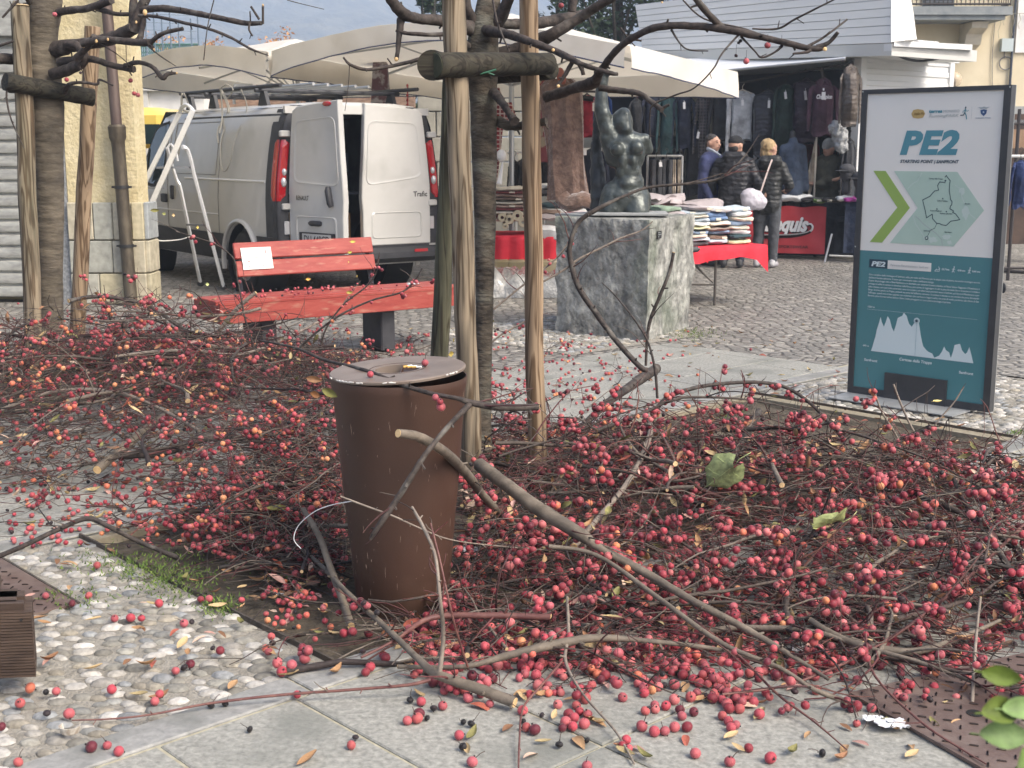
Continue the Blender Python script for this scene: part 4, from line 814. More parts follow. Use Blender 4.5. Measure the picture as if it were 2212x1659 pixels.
# left tree
ts2 = thing('tree_support', V((-3.1, 8.3, 0)), 'two round timber posts with a mossy crossbar holding the left tree', 'tree support')
post('post', Bz(76, 838, 0), P(44, 14, 8.05), .055, .055, M_post, ts2); post('post', Bz(163, 800, 0), P(200, 58, 8.5), .052, .05, M_post2, ts2); post('crossbar', P(22, 178, 8.0)+V((0, -.09, 0)), P(212, 212, 8.35)+V((0, -.09, 0)), .055, .055, M_bar, ts2); post('crossbar', P(24, 180, 7.98), P(30, 182, 8.7), .06, .05, M_bar, ts2)
mb = MB(); mb.ball(P(45, 12, 8.04), .05, 14, 6, sq=(1, 1, .2)); mb.build('post_top', mat('old_cut', (.4, .3, .17), rough=.9), ts2)
t2 = thing('crab_apple_tree', G(118, 815), 'pruned crab apple tree between two timber posts at the left edge', 'tree', 'pruned crab apple trees')
mb = MB(); limb(mb, [(118, 830), (112, 760), (108, 600), (108, 450), (104, 330), (98, 230), (92, 150), (92, 80), (98, 0), (95, -80)], [8.2]*10, [33, 30, 30, 32, 35, 42, 40, 35, 38, 33], n=20, k=6, wob=.03)
M_bark3 = mat('smooth_bark', (.06, .05, .035), (.155, .13, .095), rough=.9, scale=5, detail=8, stretch=(1, 1, 3), bump=.6, bscale=12, dist=.02, blotch=((.06, .05, .04), 2.2, .5, .75)); mb.build('trunk', M_bark3, t2, auto=80)
LIMB2 = [([(110, 110), (150, 100), (200, 92), (245, 82), (290, 60)], [8.2, 8.1, 8.0, 7.9, 7.8], [22, 16, 14, 15, 16]),
 ([(290, 70), (300, 30), (318, -10)], [7.8, 7.8, 7.8], [14, 12, 11]), ([(285, 60), (288, 0), (285, -30)], [7.85, 7.85, 7.85], [10, 9, 9]),
 ([(300, 22), (350, 18), (420, 28), (480, 40), (530, 50), (565, 50)], [7.8, 7.7, 7.6, 7.5, 7.45, 7.4], [8, 8, 7, 6.5, 6, 5]), ([(568, 52), (568, 12)], [7.4, 7.4], [3, 3]), ([(560, 42), (542, 14)], [7.4, 7.4], [3, 3]), ([(540, 48), (538, 64), (546, 78)], [7.42, 7.4, 7.4], [3.5, 2.5, 2]), ([(541, 45), (540, 24)], [7.42, 7.4], [2, 1.6]),
 ([(300, 34), (340, 36), (400, 50), (450, 62), (500, 82), (540, 105), (580, 120)], [7.75, 7.65, 7.5, 7.4, 7.35, 7.3, 7.3], [4, 4, 4, 3.6, 3.6, 3, 1.2]),
 ([(115, 160), (150, 150), (180, 130), (170, 100), (140, 95)], [8.1, 8.0, 7.95, 7.95, 8.0], [14, 13, 12, 10, 8]), ([(165, 128), (190, 100), (205, 80)], [7.9, 7.85, 7.8], [10, 8, 9]),
 ([(178, 95), (215, 86), (260, 88), (300, 92), (325, 92)], [7.8, 7.75, 7.7, 7.65, 7.6], [8, 8, 8, 9, 9]), ([(300, 90), (308, 60), (312, 30)], [7.7, 7.75, 7.8], [7, 6, 6]), ([(325, 92), (352, 72), (395, 62)], [7.6, 7.55, 7.5], [6, 5, 4.5]), ([(322, 95), (332, 104)], [7.6, 7.6], [5, 4]), ([(318, 98), (345, 120), (380, 143)], [7.6, 7.58, 7.55], [2, 1.8, 1]),
 ([(130, 135), (165, 130), (200, 128), (245, 142), (290, 150)], [8.1, 8, 7.95, 7.9, 7.85], [12, 9, 8, 7, 8]), ([(270, 142), (300, 135), (330, 145), (350, 168), (362, 160), (380, 158)], [7.85, 7.75, 7.7, 7.65, 7.65, 7.65], [6, 5.5, 5, 6, 5, 3]),
 ([(140, 200), (150, 182), (180, 178), (210, 182), (215, 172), (245, 185)], [8.0, 7.9, 7.85, 7.85, 7.85, 7.85], [6, 5, 3.5, 3.5, 3, 2]), ([(182, 178), (180, 160), (172, 142)], [7.85, 7.85, 7.85], [2, 1.6, 1]),
 ([(60, 130), (20, 128), (-20, 124)], [8.2, 8.1, 8.0], [14, 13, 12]), ([(75, 30), (60, 0), (50, -20)], [8.2, 8.1, 8.0], [6, 5, 4]), ([(110, 30), (150, 22), (190, 18), (240, 0)], [8.2, 8.1, 8.0, 7.9], [10, 9, 8, 10]), ([(210, 18), (250, 30), (290, 30)], [8.0, 7.9, 7.85], [7, 5, 5]),
 ([(5, 38), (40, 0)], [7.6, 7.6], [2.5, 3]), ([(-5, 100), (20, 92), (45, 85)], [8, 8, 8], [3, 3, 2]), ([(462, 0), (448, 60), (440, 130)], [7.3, 7.3, 7.3], [1.6, 1.4, 1.6]), ([(20, 170), (14, 210), (25, 260), (52, 320)], [7.9, 7.9, 7.9, 7.9], [2, 2.5, 2, 1]),
 ([(272, 90), (273, 130), (275, 145)], [7.7, 7.7, 7.7], [1.2, 1, 1]), ([(205, 88), (250, 115), (280, 140)], [7.75, 7.75, 7.75], [1.6, 1.3, 1.2]), ([(620, 0), (650, 8), (700, 20)], [7.2, 7.2, 7.2], [1, .9, .7])]
for i, (pts, Ys, rp) in enumerate(LIMB2):
    mb = MB(); P3, rad = limb(mb, pts, Ys, rp, n=10 if max(rp) > 5 else 6, k=5)
    if max(rp) > 2.4: stubs(mb, P3, rad, rnd, .16 if max(rp) > 6 else .1)
    mb.build('branch', M_branch, t2, auto=80)
mb = MB()
for x, y, Y, r in ((313, 27, 7.64, 6), (180, 97, 7.8, 6), (208, 89, 7.7, 3.5), (568, 11, 7.38, 2.5), (332, 108, 7.6, 4), (382, 158, 7.65, 2.5), (233, 85, 7.7, 3), (294, 48, 7.7, 3)): mb.ball(P(x, y, Y), r*Y/F, 8, 5, sq=(.8, .5, 1.1))
mb.build('cut_face', M_cut, t2)
for i, (x, y) in enumerate(((118, 31), (144, 172), (282, 174), (290, 202), (298, 205), (174, 157))):
    f_ = thing('crab_apple', P(x, y, 7.8), ['crab apple stuck high on the left trunk', 'crab apple beside the left trunk above the crossbar', 'upper crab apple hanging over the downpipe', 'left one of two crab apples hanging over the downpipe', 'right one of two crab apples hanging over the downpipe', 'black dried crab apple on a twig beside the left trunk'][i], 'crab apple')
    mb = MB(); fruit(mb, P(x, y, 7.8), .015 if i < 5 else .013, rnd, dark=0 if i < 5 else 1); mb.build('fruit', M_berry, f_); mw = MB(); mw.tube([P(x, y, 7.8), P(x-2, y-12, 7.8)], .001, 4); mw.build('stalk', M_branch, f_)
# ================= VAN =================
M_van = mat('van_paint', (.43, .425, .40), (.49, .485, .46), rough=.32, coat=.5, scale=1.5, detail=4, blotch=((.35, .345, .32), 2, .55, .8))
M_blackp = mat('black_plastic', (.02, .021, .025), (.035, .036, .04), rough=.6, scale=10)
M_red = mat('tail_red', (.35, .01, .015), rough=.12, coat=.8); M_clear = mat('lamp_clear', (.55, .55, .55), rough=.1, coat=.8, metal=.3)
M_vglass = mat('van_glass', (.015, .03, .035), rough=.06, spec=.35); M_tyre = mat('tyre', (.02, .02, .02), rough=.85, scale=30, bump=.3)
C0 = V((-2.33, 12.7, 0)); vh = az(-36); vr = az(54)
def vp(x, y, z): return C0 + vh*x + vr*y + UPV*z
van = thing('delivery_van', vp(2.4, .95, 0), 'white delivery van with one rear door swung open and a rack on its roof', 'van')
HALF = [(.08, .30), (.03, .42), (.0, .62), (0, .98), (.012, 1.18), (.045, 1.42), (.085, 1.66), (.12, 1.80), (.17, 1.885), (.26, 1.93), (.5, 1.955), (.95, 1.962)]
def vring(x, top=1.962, inset=0, bot=.30):
    r = []
    for y, z in HALF: zz = bot + (z-.30)*(top-bot)/(1.962-.30); r.append((y*(1+0) + inset, zz))
    full = r + [(1.9-y, z) for y, z in r[-2::-1]]
    return [vp(x, y, z) for y, z in full]
mb = MB(); st_ = [(0, 1.93, .035), (.02, 1.95, .012), (.07, 1.962, 0), (1, 1.965, 0), (2, 1.965, 0), (2.9, 1.955, 0), (3.3, 1.93, .01), (3.55, 1.80, .03), (3.85, 1.55, .05), (4.15, 1.28, .08), (4.3, 1.18, .1), (4.6, 1.02, .14), (4.78, .8, .25)]
mb.loft([vring(*s) for s in st_], True, True); body = mb.build('body', M_van, van, auto=35)
cutters = []
def cutter(fn):
    m_ = MB(); fn(m_); o = m_.build('cutter', M_black, van, smooth=False); cutters.append(o)
WH = [(.88, .34), (3.98, .34)]
for wx, wr in WH: cutter(lambda m_: m_.cyl(vp(wx, -.2, .33), vp(wx, .38, .33), .40, 32)); cutter(lambda m_: m_.cyl(vp(wx, 1.52, .33), vp(wx, 2.1, .33), .40, 32))
cutter(lambda m_: m_.obox(vp(-.3, .13, .46), vr*1.64, vh*2.9, UPV*1.38))
for cobj in cutters:
    md = body.modifiers.new('b', 'BOOLEAN'); md.object = cobj; md.operation = 'DIFFERENCE'; md.solver = 'EXACT'
me = eval_mesh(body); body.modifiers.clear(); body.data = me
me.set_sharp_from_angle(angle=R(35))
for cobj in cutters: bpy.data.objects.remove(cobj)
mb = MB(); o_ = vp(.02, .132, .462); A1, A2, A3 = vh*2.56, vr*1.636, UPV*1.376
for f_ in (((0,0,0),(1,0,0),(1,1,0),(0,1,0)), ((0,0,1),(1,0,1),(1,1,1),(0,1,1)), ((0,0,0),(1,0,0),(1,0,1),(0,0,1)), ((0,1,0),(1,1,0),(1,1,1),(0,1,1)), ((1,0,0),(1,1,0),(1,1,1),(1,0,1))):
    mb.add([o_ + A1*a + A2*b + A3*c for a, b, c in f_], [(0, 1, 2, 3)])
mb.build('cargo_lining', mat('cargo_grey', (.07, .075, .08), (.12, .125, .13), rough=.8, scale=4), van, smooth=False)
for wx, wr in WH:
    for y0, s in ((.0, 1), (1.9, -1)):
        mb = MB(); mb.lathe([(.395, .02*s), (.395, .36*s), (0, .36*s)], vp(wx, y0, .33), 28, M=Matrix((vh, UPV, vr)).transposed()); mb.build('wheel_arch', M_black, van)
        mb = MB(); RMw = Matrix((vh, UPV, vr)).transposed(); c_ = vp(wx, y0+.13*s, .325)
        mb.lathe([(.2, -.09), (.26, -.105), (.30, -.10), (.322, -.08), (.325, 0), (.322, .08), (.30, .10), (.2, .09)], c_, 36, M=RMw); wl = mb.build('wheel', M_tyre, van)
        mb = MB(); mb.lathe([(0, -.05*s), (.06, -.065*s), (.12, -.055*s), (.19, -.07*s), (.205, -.09*s), (.21, -.09*s), (.21, .05*s)], c_, 28, M=RMw); mb.build('rim', mat('steel_rim', (.2, .2, .2), rough=.4, metal=.6), wl)
        mb = MB(); pts = []
        for k in range(25): a = PI*(-.08 + 1.16*k/24); pts.append(vp(wx + .425*math.cos(a), y0 - .012*s + (0 if .33+.425*math.sin(a) < 1 else .01*s), .33 + .425*math.sin(a)))
        mb.tube(pts, .03, 8, flat=.7); mb.build('arch_flare', M_van, van)
def side_y(z):
    for (y0, z0), (y1, z1) in zip(HALF, HALF[1:]):
        if z0 <= z <= z1: return y0 + (y1-y0)*(z-z0)/(z1-z0)
    return 0
def side_strip(mb, x0, z0, x1, z1, w_, proud=.003, k=8):
    pts = [(x0+(x1-x0)*i/k, z0+(z1-z0)*i/k) for i in range(k+1)]; mb.tube([vp(x, side_y(z)-proud+w_*.3, z) for x, z in pts], w_, 6)
mb = MB()
for x in (2.88, 1.42): side_strip(mb, x, .45, x, 1.88, .005)
side_strip(mb, 2.9, 1.9, .2, 1.9, .004); side_strip(mb, .24, .42, .24, 1.9, .004)
for (a, b, c, d) in ((1.5, 1.22, 2.75, 1.22), (1.5, 1.22, 1.5, 1.78), (2.75, 1.22, 2.75, 1.78), (1.5, 1.78, 2.75, 1.78)): side_strip(mb, a, b, c, d, .004)
mb.build('panel_seam', mat('seam_grey', (.17, .17, .16), rough=.6), van)
mb = MB(); side_strip(mb, 2.35, 1.17, .26, 1.17, .012, .006); side_strip(mb, 3.2, .80, 1.42, .80, .008, .004); mb.build('side_moulding', mat('bright_moulding', (.66, .65, .61), rough=.3, coat=.4), van)
def side_patch(name, x0, x1, z0, z1, m, proud=.006, nx=6, nz=8, y0=0, sgn=1, par=None, tap=0):
    mb = MB(); g = []
    for j in range(nz+1):
        z = z0+(z1-z0)*j/nz
        for i in range(nx+1): x = x0+(x1-x0)*i/nx; y = side_y(z)-proud; g.append(vp(x + tap*(z-z0), y if sgn > 0 else 1.9-y, z))
    mb.add(g, [(j*(nx+1)+i, j*(nx+1)+i+1, (j+1)*(nx+1)+i+1, (j+1)*(nx+1)+i) for j in range(nz) for i in range(nx)]); return mb.build(name, m, par or van)
side_patch('sill_trim', 1.3, 3.55, .31, .6, M_blackp, .012); side_patch('sill_trim', .0, .47, .31, .62, M_blackp, .012)
# rear corner pillars, lamps, bumper
for s in (1, -1):
    side_patch('corner_trim', -.005, .235, .62, 1.885, M_blackp, .006, sgn=s)
    Y = lambda y: y if s > 0 else 1.9-y
    mb = MB(); rings = []
    for z in (.5, .7, .98, 1.18, 1.42, 1.66, 1.8, 1.88, 1.92):
        y = side_y(z) - .008; ins = .13 + (.03 if z > 1.8 else 0)
        rings.append([vp(.10, Y(y), z), vp(.03, Y(y-.001), z), vp(-.008, Y(y+.03), z), vp(-.012, Y(y+ins), z), vp(.01, Y(y+ins), z)])
    mb.loft(rings, True, True); mb.build('corner_post', M_blackp, van, auto=50)
    mb = MB(); rings = []
    for z in (.985, 1.0, 1.04, 1.2, 1.35, 1.5, 1.55, 1.575, 1.585):
        k_ = 1 if 1.0 < z < 1.57 else .6; y = side_y(z) - .016; rings.append([vp(.085*k_+.01, Y(y), z), vp(.03, Y(y-.003), z), vp(-.022*k_, Y(y+.03), z), vp(-.028*k_, Y(y+.10*k_), z), vp(.0, Y(y+.12*k_), z)])
    mb.loft(rings, True, True); tl_ = mb.build('tail_light', M_red, van, auto=50)
    mb = MB(); mb.ball(vp(-.024, Y(.075), 1.17), .03, 12, 8, sq=(1, 1, 1.6)); mb.ball(vp(-.024, Y(.085), 1.27), .026, 12, 8, sq=(1, 1, 1.4)); mb.build('lamp_lens', M_clear, tl_)
    for z in (1.64, .93):
        mb = MB(); mb.box(vp(-.03, Y(.10), z), (.05, .11, .065), rot=Matrix((vh, vr, UPV)).transposed(), bev=.01); mb.build('hinge', M_van, van, auto=40)
    mb = MB(); mb.box(vp(-.02, Y(.10), .72), (.02, .06, .14), rot=Matrix((vh, vr, UPV)).transposed(), bev=.008); mb.build('reflector', M_clear, van)
RV = Matrix((vh, vr, UPV)).transposed()
mb = MB(); mb.box(vp(-.04, .95, .40), (.16, 1.86, .16), rot=RV, bev=.05); mb.box(vp(.3, .02, .40), (.6, .06, .17), rot=RV, bev=.02); mb.build('bumper', M_blackp, van)
mb = MB(); mb.box(vp(-.125, 1.6, .44), (.01, .16, .03), rot=RV); mb.build('reflector_strip', M_red, van)
mb = MB(); mb.obox(vp(-.01, .12, 1.84), vh*.04, vr*1.66, UPV*.07); mb.obox(vp(0, .93, .48), vh*.02, vr*.02, UPV*.02); mb.build('rear_header', M_van, van)
mb = MB()
for z0, z1 in ((.46, .5),): mb.obox(vp(-.03, .14, z0), vh*.06, vr*1.62, UPV*(z1-z0))
mb.build('door_sill', M_blackp, van)
# rear doors
def rnd_poly(P_, r=.05, k=4):
    out = []; n = len(P_)
    for i in range(n):
        a, b, c = V(P_[i-1]), V(P_[i]), V(P_[(i+1) % n]); u = (a-b).normalized()*min(r, (a-b).length*.45); w_ = (c-b).normalized()*min(r, (c-b).length*.45)
        for j in range(k+1): t = j/k; out.append(tuple(b + u*(1-t)**2 + w_*t*t))
    return out
def door(name, hinge, ex, ez, W_, mirror, lab):
    """ex along the door from its hinge, ez outwards; top edge rises away from the hinge"""
    t = MB(); H0 = .50; outl = [(.0, H0), (W_, H0), (W_, .85), (W_+.012, 1.0), (W_, 1.2), (W_-.02, 1.45), (W_-.045, 1.95), (W_*.5, 1.925), (.16, 1.90), (.09, 1.86), (.065, 1.7), (.03, 1.42), (.0, 1.1)]
    o0 = V((hinge.x, hinge.y, 0)); rings = []
    for ins, d in ((0, -.05), (0, -.006), (.004, .004), (.016, .010)):
        cx, cz = W_*.5, 1.22; rings.append([o0 + ex*(x+(cx-x)*ins*1.6) + UPV*(z+(cz-z)*ins) + ez*d for x, z in outl])
    t.loft(rings, True, True); d = t.build(name, M_van, van, auto=30); tag(d, lab)
    # raised window panel outline and lower press
    def pt(x, z, dd=.011): return o0 + ex*x + UPV*z + ez*dd
    t = MB(); pan = [(.09, 1.17), (W_-.05, 1.14), (W_-.09, 1.80), (.13, 1.76)]
    if mirror: pan = [(.10, 1.20), (W_-.04, 1.12), (W_-.08, 1.78), (.16, 1.76)]
    q = rnd_poly(pan, .09); rg = []
    cx = sum(p[0] for p in q)/len(q); cz = sum(p[1] for p in q)/len(q)
    for k_, dd in ((1, .010), (.99, .016), (.965, .0125), (.9, .0125)): rg.append([pt(cx+(x-cx)*k_, cz+(z-cz)*k_, dd) for x, z in q])
    t.loft(rg, False, True); t.build('pressed_panel', M_van, d, auto=30)
    t = MB(); q = rnd_poly([(.12, .58), (W_-.11, .58), (W_-.11, .84), (.12, .84)], .05); cx, cz = W_*.5, .71
    t.loft([[pt(cx+(x-cx)*k_, cz+(z-cz)*k_, dd) for x, z in q] for k_, dd in ((1.06, .010), (1, .018), (.95, .006), (.9, .006))], False, True); t.build('lower_press', M_van, d, auto=30)
    t = MB(); t.loft([[pt(.01, .93, .01), pt(W_-.0, .93, .01)], [pt(.01, .9, .035), pt(W_+.01, .9, .035)], [pt(.01, .85, .03), pt(W_-.0, .85, .03)], [pt(.01, .5, .012), pt(W_-.0, .5, .012)]], False, False, closed=False)
    return d, pt
dl, ptl = door('rear_door_left', vp(-.03, .13, 0), az(132), az(222), .82, False, 'rear door swung wide open')
dr, ptr = door('rear_door_right', vp(-.035, 1.77, 0), -vr, -vh, .82, True, 'closed rear door')
exl, ezl = az(132), az(222)
mb = MB(); mb.ball(ptl(.62, 1.915, .012), .05, 14, 8, M=Matrix((exl, UPV, ezl)).transposed(), sq=(1.35, .5, .3)); mb.build('high_stop_lamp', M_red, dl)
mb = MB(); mb.tube([ptl(.66, .86+.09, .018), ptl(.655, .98, .03), ptl(.63, 1.1, .03), ptl(.62, 1.13, .018)], [.03, .036, .036, .028], 12, flat=.8); mb.build('door_handle', M_blackp, dl)
mb = MB(); mb.tube([ptl(.32, .78, .015), ptl(.35, .78, .02), ptl(.47, .78, .02), ptl(.5, .78, .015)], [.018, .028, .028, .018], 10); mb.build('plate_lamp', M_blackp, dl)
mb = MB(); q = ptl(.17, .565, .014); mb.obox(q, exl*.53, UPV*.125, ezl*.012); npl = mb.build('number_plate', mat('plate_frame', (.015, .015, .02), rough=.4), dl, smooth=False)
mb = MB(); mb.obox(q + exl*.045 + UPV*.012 + ezl*.012, exl*.435, UPV*.1, ezl*.002); mb.build('plate_face', mat('plate_white', (.42, .42, .41), rough=.4), npl, smooth=False)
text('plate_lettering', 'DU 448CD', .1, (q + exl*.07 + UPV*.026 + ezl*.014, exl, UPV, ezl), M_black, npl, bold=.001, width=.38, lift=.001)
text('maker_lettering', 'RENAULT', .062, (ptl(.12, 1.0, .0125), exl, UPV, ezl), mat('chrome_letters', (.2, .2, .2), rough=.25, metal=.8), dl, bold=.0015, width=.19, lift=.001, spacing=1.1)
text('model_lettering', 'Trafic', .075, (ptr(.21, 1.0, .0125), vr, UPV, -vh), MATS['chrome_letters'], dr, bold=.0015, width=.17, lift=.001)
# cargo
mb = MB(); mb.obox(vp(.5, .5, .48), vh*.5, vr*.6, UPV*.34); mb.build('wooden_box', mat('orange_wood', (.4, .22, .09), (.5, .3, .14), rough=.8, scale=6), van, smooth=False)
mb = MB(); mb.obox(vp(.45, .55, .83), vh*.4, vr*.45, UPV*.16); mb.obox(vp(.7, .5, 1.25), vh*.5, vr*.7, UPV*.2); mb.obox(vp(.4, .4, 1.02), vh*.6, vr*.9, UPV*.02); mb.build('shelf_boxes', mat('blue_box', (.05, .08, .13), (.1, .1, .12), rough=.7, scale=5), van, smooth=False)
mb = MB(); mb.tube([vp(.25, .72, 1.8), vp(.25, .73, 1.5), vp(.27, .75, 1.3), vp(.3, .74, 1.22)], [.05, .07, .05, .02], 8, flat=.5); mb.build('hanging_strap', mat('dark_red_cloth', (.13, .01, .02), rough=.9), van)
# cab side window
mb = MB(); win = [(2.98, 1.20), (3.35, 1.04), (3.86, 1.16), (3.62, 1.52), (3.42, 1.74), (3.12, 1.80), (2.98, 1.76)]; q = bez(win+[win[0]], 4)[:-1]
ins_ = lambda x: max(0, (x-3.2))*.075
fr_ = [vp(x, side_y(z)-.004+ins_(x), z) for x, z in q]; cx, cz = 3.3, 1.45
gl = [vp(cx+(x-cx)*.9, side_y(z)-.008+ins_(x), cz+(z-cz)*.9) for x, z in q]
mb.loft([fr_, gl], False, False); mb.build('window_rubber', M_black, van); mb = MB(); mb.add(gl, [tuple(range(len(gl)))]); mb.build('side_window', M_vglass, van, smooth=False)
mb = MB(); side_strip(mb, 3.62, 1.1, 3.62, 1.5, .012, -.02); mb.build('window_bar', M_black, van)
mb = MB(); ws = [vp(3.34, .2, 1.915), vp(3.34, 1.7, 1.915), vp(4.24, 1.72, 1.21), vp(4.24, .18, 1.21)]; mb.add([p + V((0, 0, .012)) for p in ws], [(0, 1, 2, 3)]); mb.build('windscreen', M_vglass, van, smooth=False)
mb = MB(); mb.box(vp(3.75, -.14, 1.2), (.12, .16, .26), rot=RV, bev=.05); mb.build('wing_mirror', M_blackp, van)
mb = MB(); mb.box(vp(2.97, -.012, .93), (.16, .03, .1), rot=RV, bev=.01); mb.box(vp(2.72, -.012, 1.0), (.06, .03, .16), rot=RV, bev=.01); mb.build('door_handle', M_blackp, van)
# roof rack
rk = thing('roof_rack', vp(1.5, .95, 1.97), 'black roof rack with crossbars on top of the delivery van', 'roof rack')
mb = MB()
for x in (2.55, 1.9, .62): mb.cyl(vp(x, .1, 2.08), vp(x, 1.8, 2.08), .022, 8)
mb.build('crossbar', M_blackp, rk)
for x in (2.55, 1.9, .62):
    for y in (.2, 1.7):
        mb = MB(); mb.loft([[vp(x-.11, y-.02, 1.93), vp(x+.11, y-.02, 1.93), vp(x+.11, y+.02, 1.93), vp(x-.11, y+.02, 1.93)], [vp(x-.04, y-.02, 2.075), vp(x+.04, y-.02, 2.075), vp(x+.04, y+.02, 2.075), vp(x-.04, y+.02, 2.075)]]); mb.build('foot', M_blackp, rk, smooth=False)
mb = MB()
for y in (.16, 1.75): mb.cyl(vp(2.75, y, 2.115), vp(.15, y, 2.115), .02, 8)
mb.cyl(vp(2.75, .16, 2.115), vp(2.75, 1.75, 2.115), .02, 8)
mb.build('side_rail', M_blackp, rk)
tb = thing('aluminium_tubes', vp(1.3, 1, 2.13), 'bundle of grey metal tubes lying on the van roof rack', 'tubes'); mb = MB()
for k in range(5): mb.cyl(vp(2.6-.1*k, .5+.2*k, 2.125), vp(.2+.07*k, .55+.2*k, 2.14), .017, 8)
mb.build('tube', mat('dull_alu', (.42, .43, .43), rough=.35, metal=.7), tb)
rp = thing('rope', vp(1.9, .05, 2.1), 'grey rope looped from the roof rack down the van side', 'rope'); mb = MB()
def vrope(pts, r=.006): mb.tube(bez([tuple(vp(x, side_y(min(z, 1.9))-.03 if z < 1.93 else .1, z)) for x, z in pts], 6), r, 5)
vrope([(1.45, 2.12), (1.42, 1.9), (1.38, 1.6), (1.32, 1.34), (1.22, 1.26), (1.1, 1.33), (1.02, 1.6), (.98, 1.9), (.95, 2.1)]); vrope([(1.5, 2.13), (1.46, 1.9), (1.5, 1.7), (1.44, 1.55)], .009); vrope([(1.47, 2.12), (1.5, 1.85), (1.44, 1.66)], .009)
vrope([(2.5, 2.12), (2.52, 1.9), (2.5, 1.6), (2.53, 1.42)], .007); vrope([(2.55, 2.12), (2.57, 1.95), (2.54, 1.9)], .014); vrope([(1.5, 2.12), (1.3, 2.16), (1.15, 2.1), (1.3, 2.02)], .006)
mb.build('strand', mat('rope_grey', (.33, .32, .28), rough=.95), rp)
# step ladder
M_alu = mat('aluminium', (.68, .69, .69), (.76, .77, .77), rough=.35, metal=.25, scale=20)
LY = 13.0
ldr = thing('step_ladder', G(400, 640), 'aluminium step ladder with curved handrails standing beside the van', 'ladder')
def lp(x, y, d=0): return P(x, y, LY+d)
mb = MB()
mb.tube([lp(417, 238), lp(345, 400), lp(300, 505), lp(255, 605, -.15)], .032, 4, flat=1.5); mb.tube([lp(388, 244, .45), lp(330, 360, .35), lp(296, 430, .3), lp(225, 600, .2)], .03, 4, flat=1.5)
mb.tube(bez([lp(388, 246, .45), lp(393, 232, .35), lp(405, 227, .15), lp(418, 240)], 4), .02, 6); mb.build('front_rail', M_alu, ldr, auto=30)
mb = MB(); mb.tube(bez([lp(394, 318), lp(404, 322, .05), lp(412, 345, .1), lp(418, 372, .15)], 4) + [lp(483, 619, .55)], .02, 6, flat=1.4); mb.tube(bez([lp(361, 319, .4), lp(368, 345, .45), lp(380, 385, .5), lp(388, 400, .5)], 4) + [lp(433, 612, .9)], .018, 6, flat=1.4)
mb.tube(bez([lp(361, 319, .4), lp(370, 312, .4), lp(380, 330, .4), lp(384, 348, .4)], 4), .012, 6); mb.build('rear_leg', M_alu, ldr)
for a, b in (((340, 360, .1), (410, 364, .12)), ((308, 404, .1), (352, 408, .1)), ((404, 484, .5), (448, 488, .4)), ((285, 450, .1), (330, 455, 0)), ((262, 505, .1), (305, 512, 0))):
    mb = MB(); p, q = lp(*a), lp(*b); mb.box((p+q)/2, ((q-p).length, .1 if a[1] < 470 else .03, .02), rz=math.atan2((q-p).y, (q-p).x)); mb.build('step', mat('step_alu', (.25, .26, .27), rough=.5, metal=.6), ldr, smooth=False)
mb = MB(); mb.tube(bez([lp(318, 512, 0), lp(345, 520, .2), lp(385, 518, .5), lp(412, 511, .7)], 5), .006, 5); mb.build('safety_cord', M_white, ldr)
mb = MB(); 
for a in ((483, 620, .55), (433, 613, .9)): mb.box(lp(*a), (.06, .05, .05), bev=.01)
mb.build('rubber_foot', M_blackp, ldr)
yv = thing('yellow_van', P(270, 300, 20)*1, 'yellow vehicle showing behind the white van cab', 'van')
mb = MB(); a = P(225, 300, 20).x; mb.box((a+.28, 20.8, P(300, 262, 20).z-.1), (1.36, 1.8, .62), bev=.12); mb.box((a+.28, 20.8, .85), (1.36, 1.8, 1.0), bev=.1); mb.build('body', mat('yellow_paint', (.75, .55, .12), rough=.4, coat=.4), yv)
mb = MB(); mb.box((a+.28, 20.8, P(300, 290, 20).z), (1.4, 1.84, .3)); mb.build('window_band', M_vglass, yv)

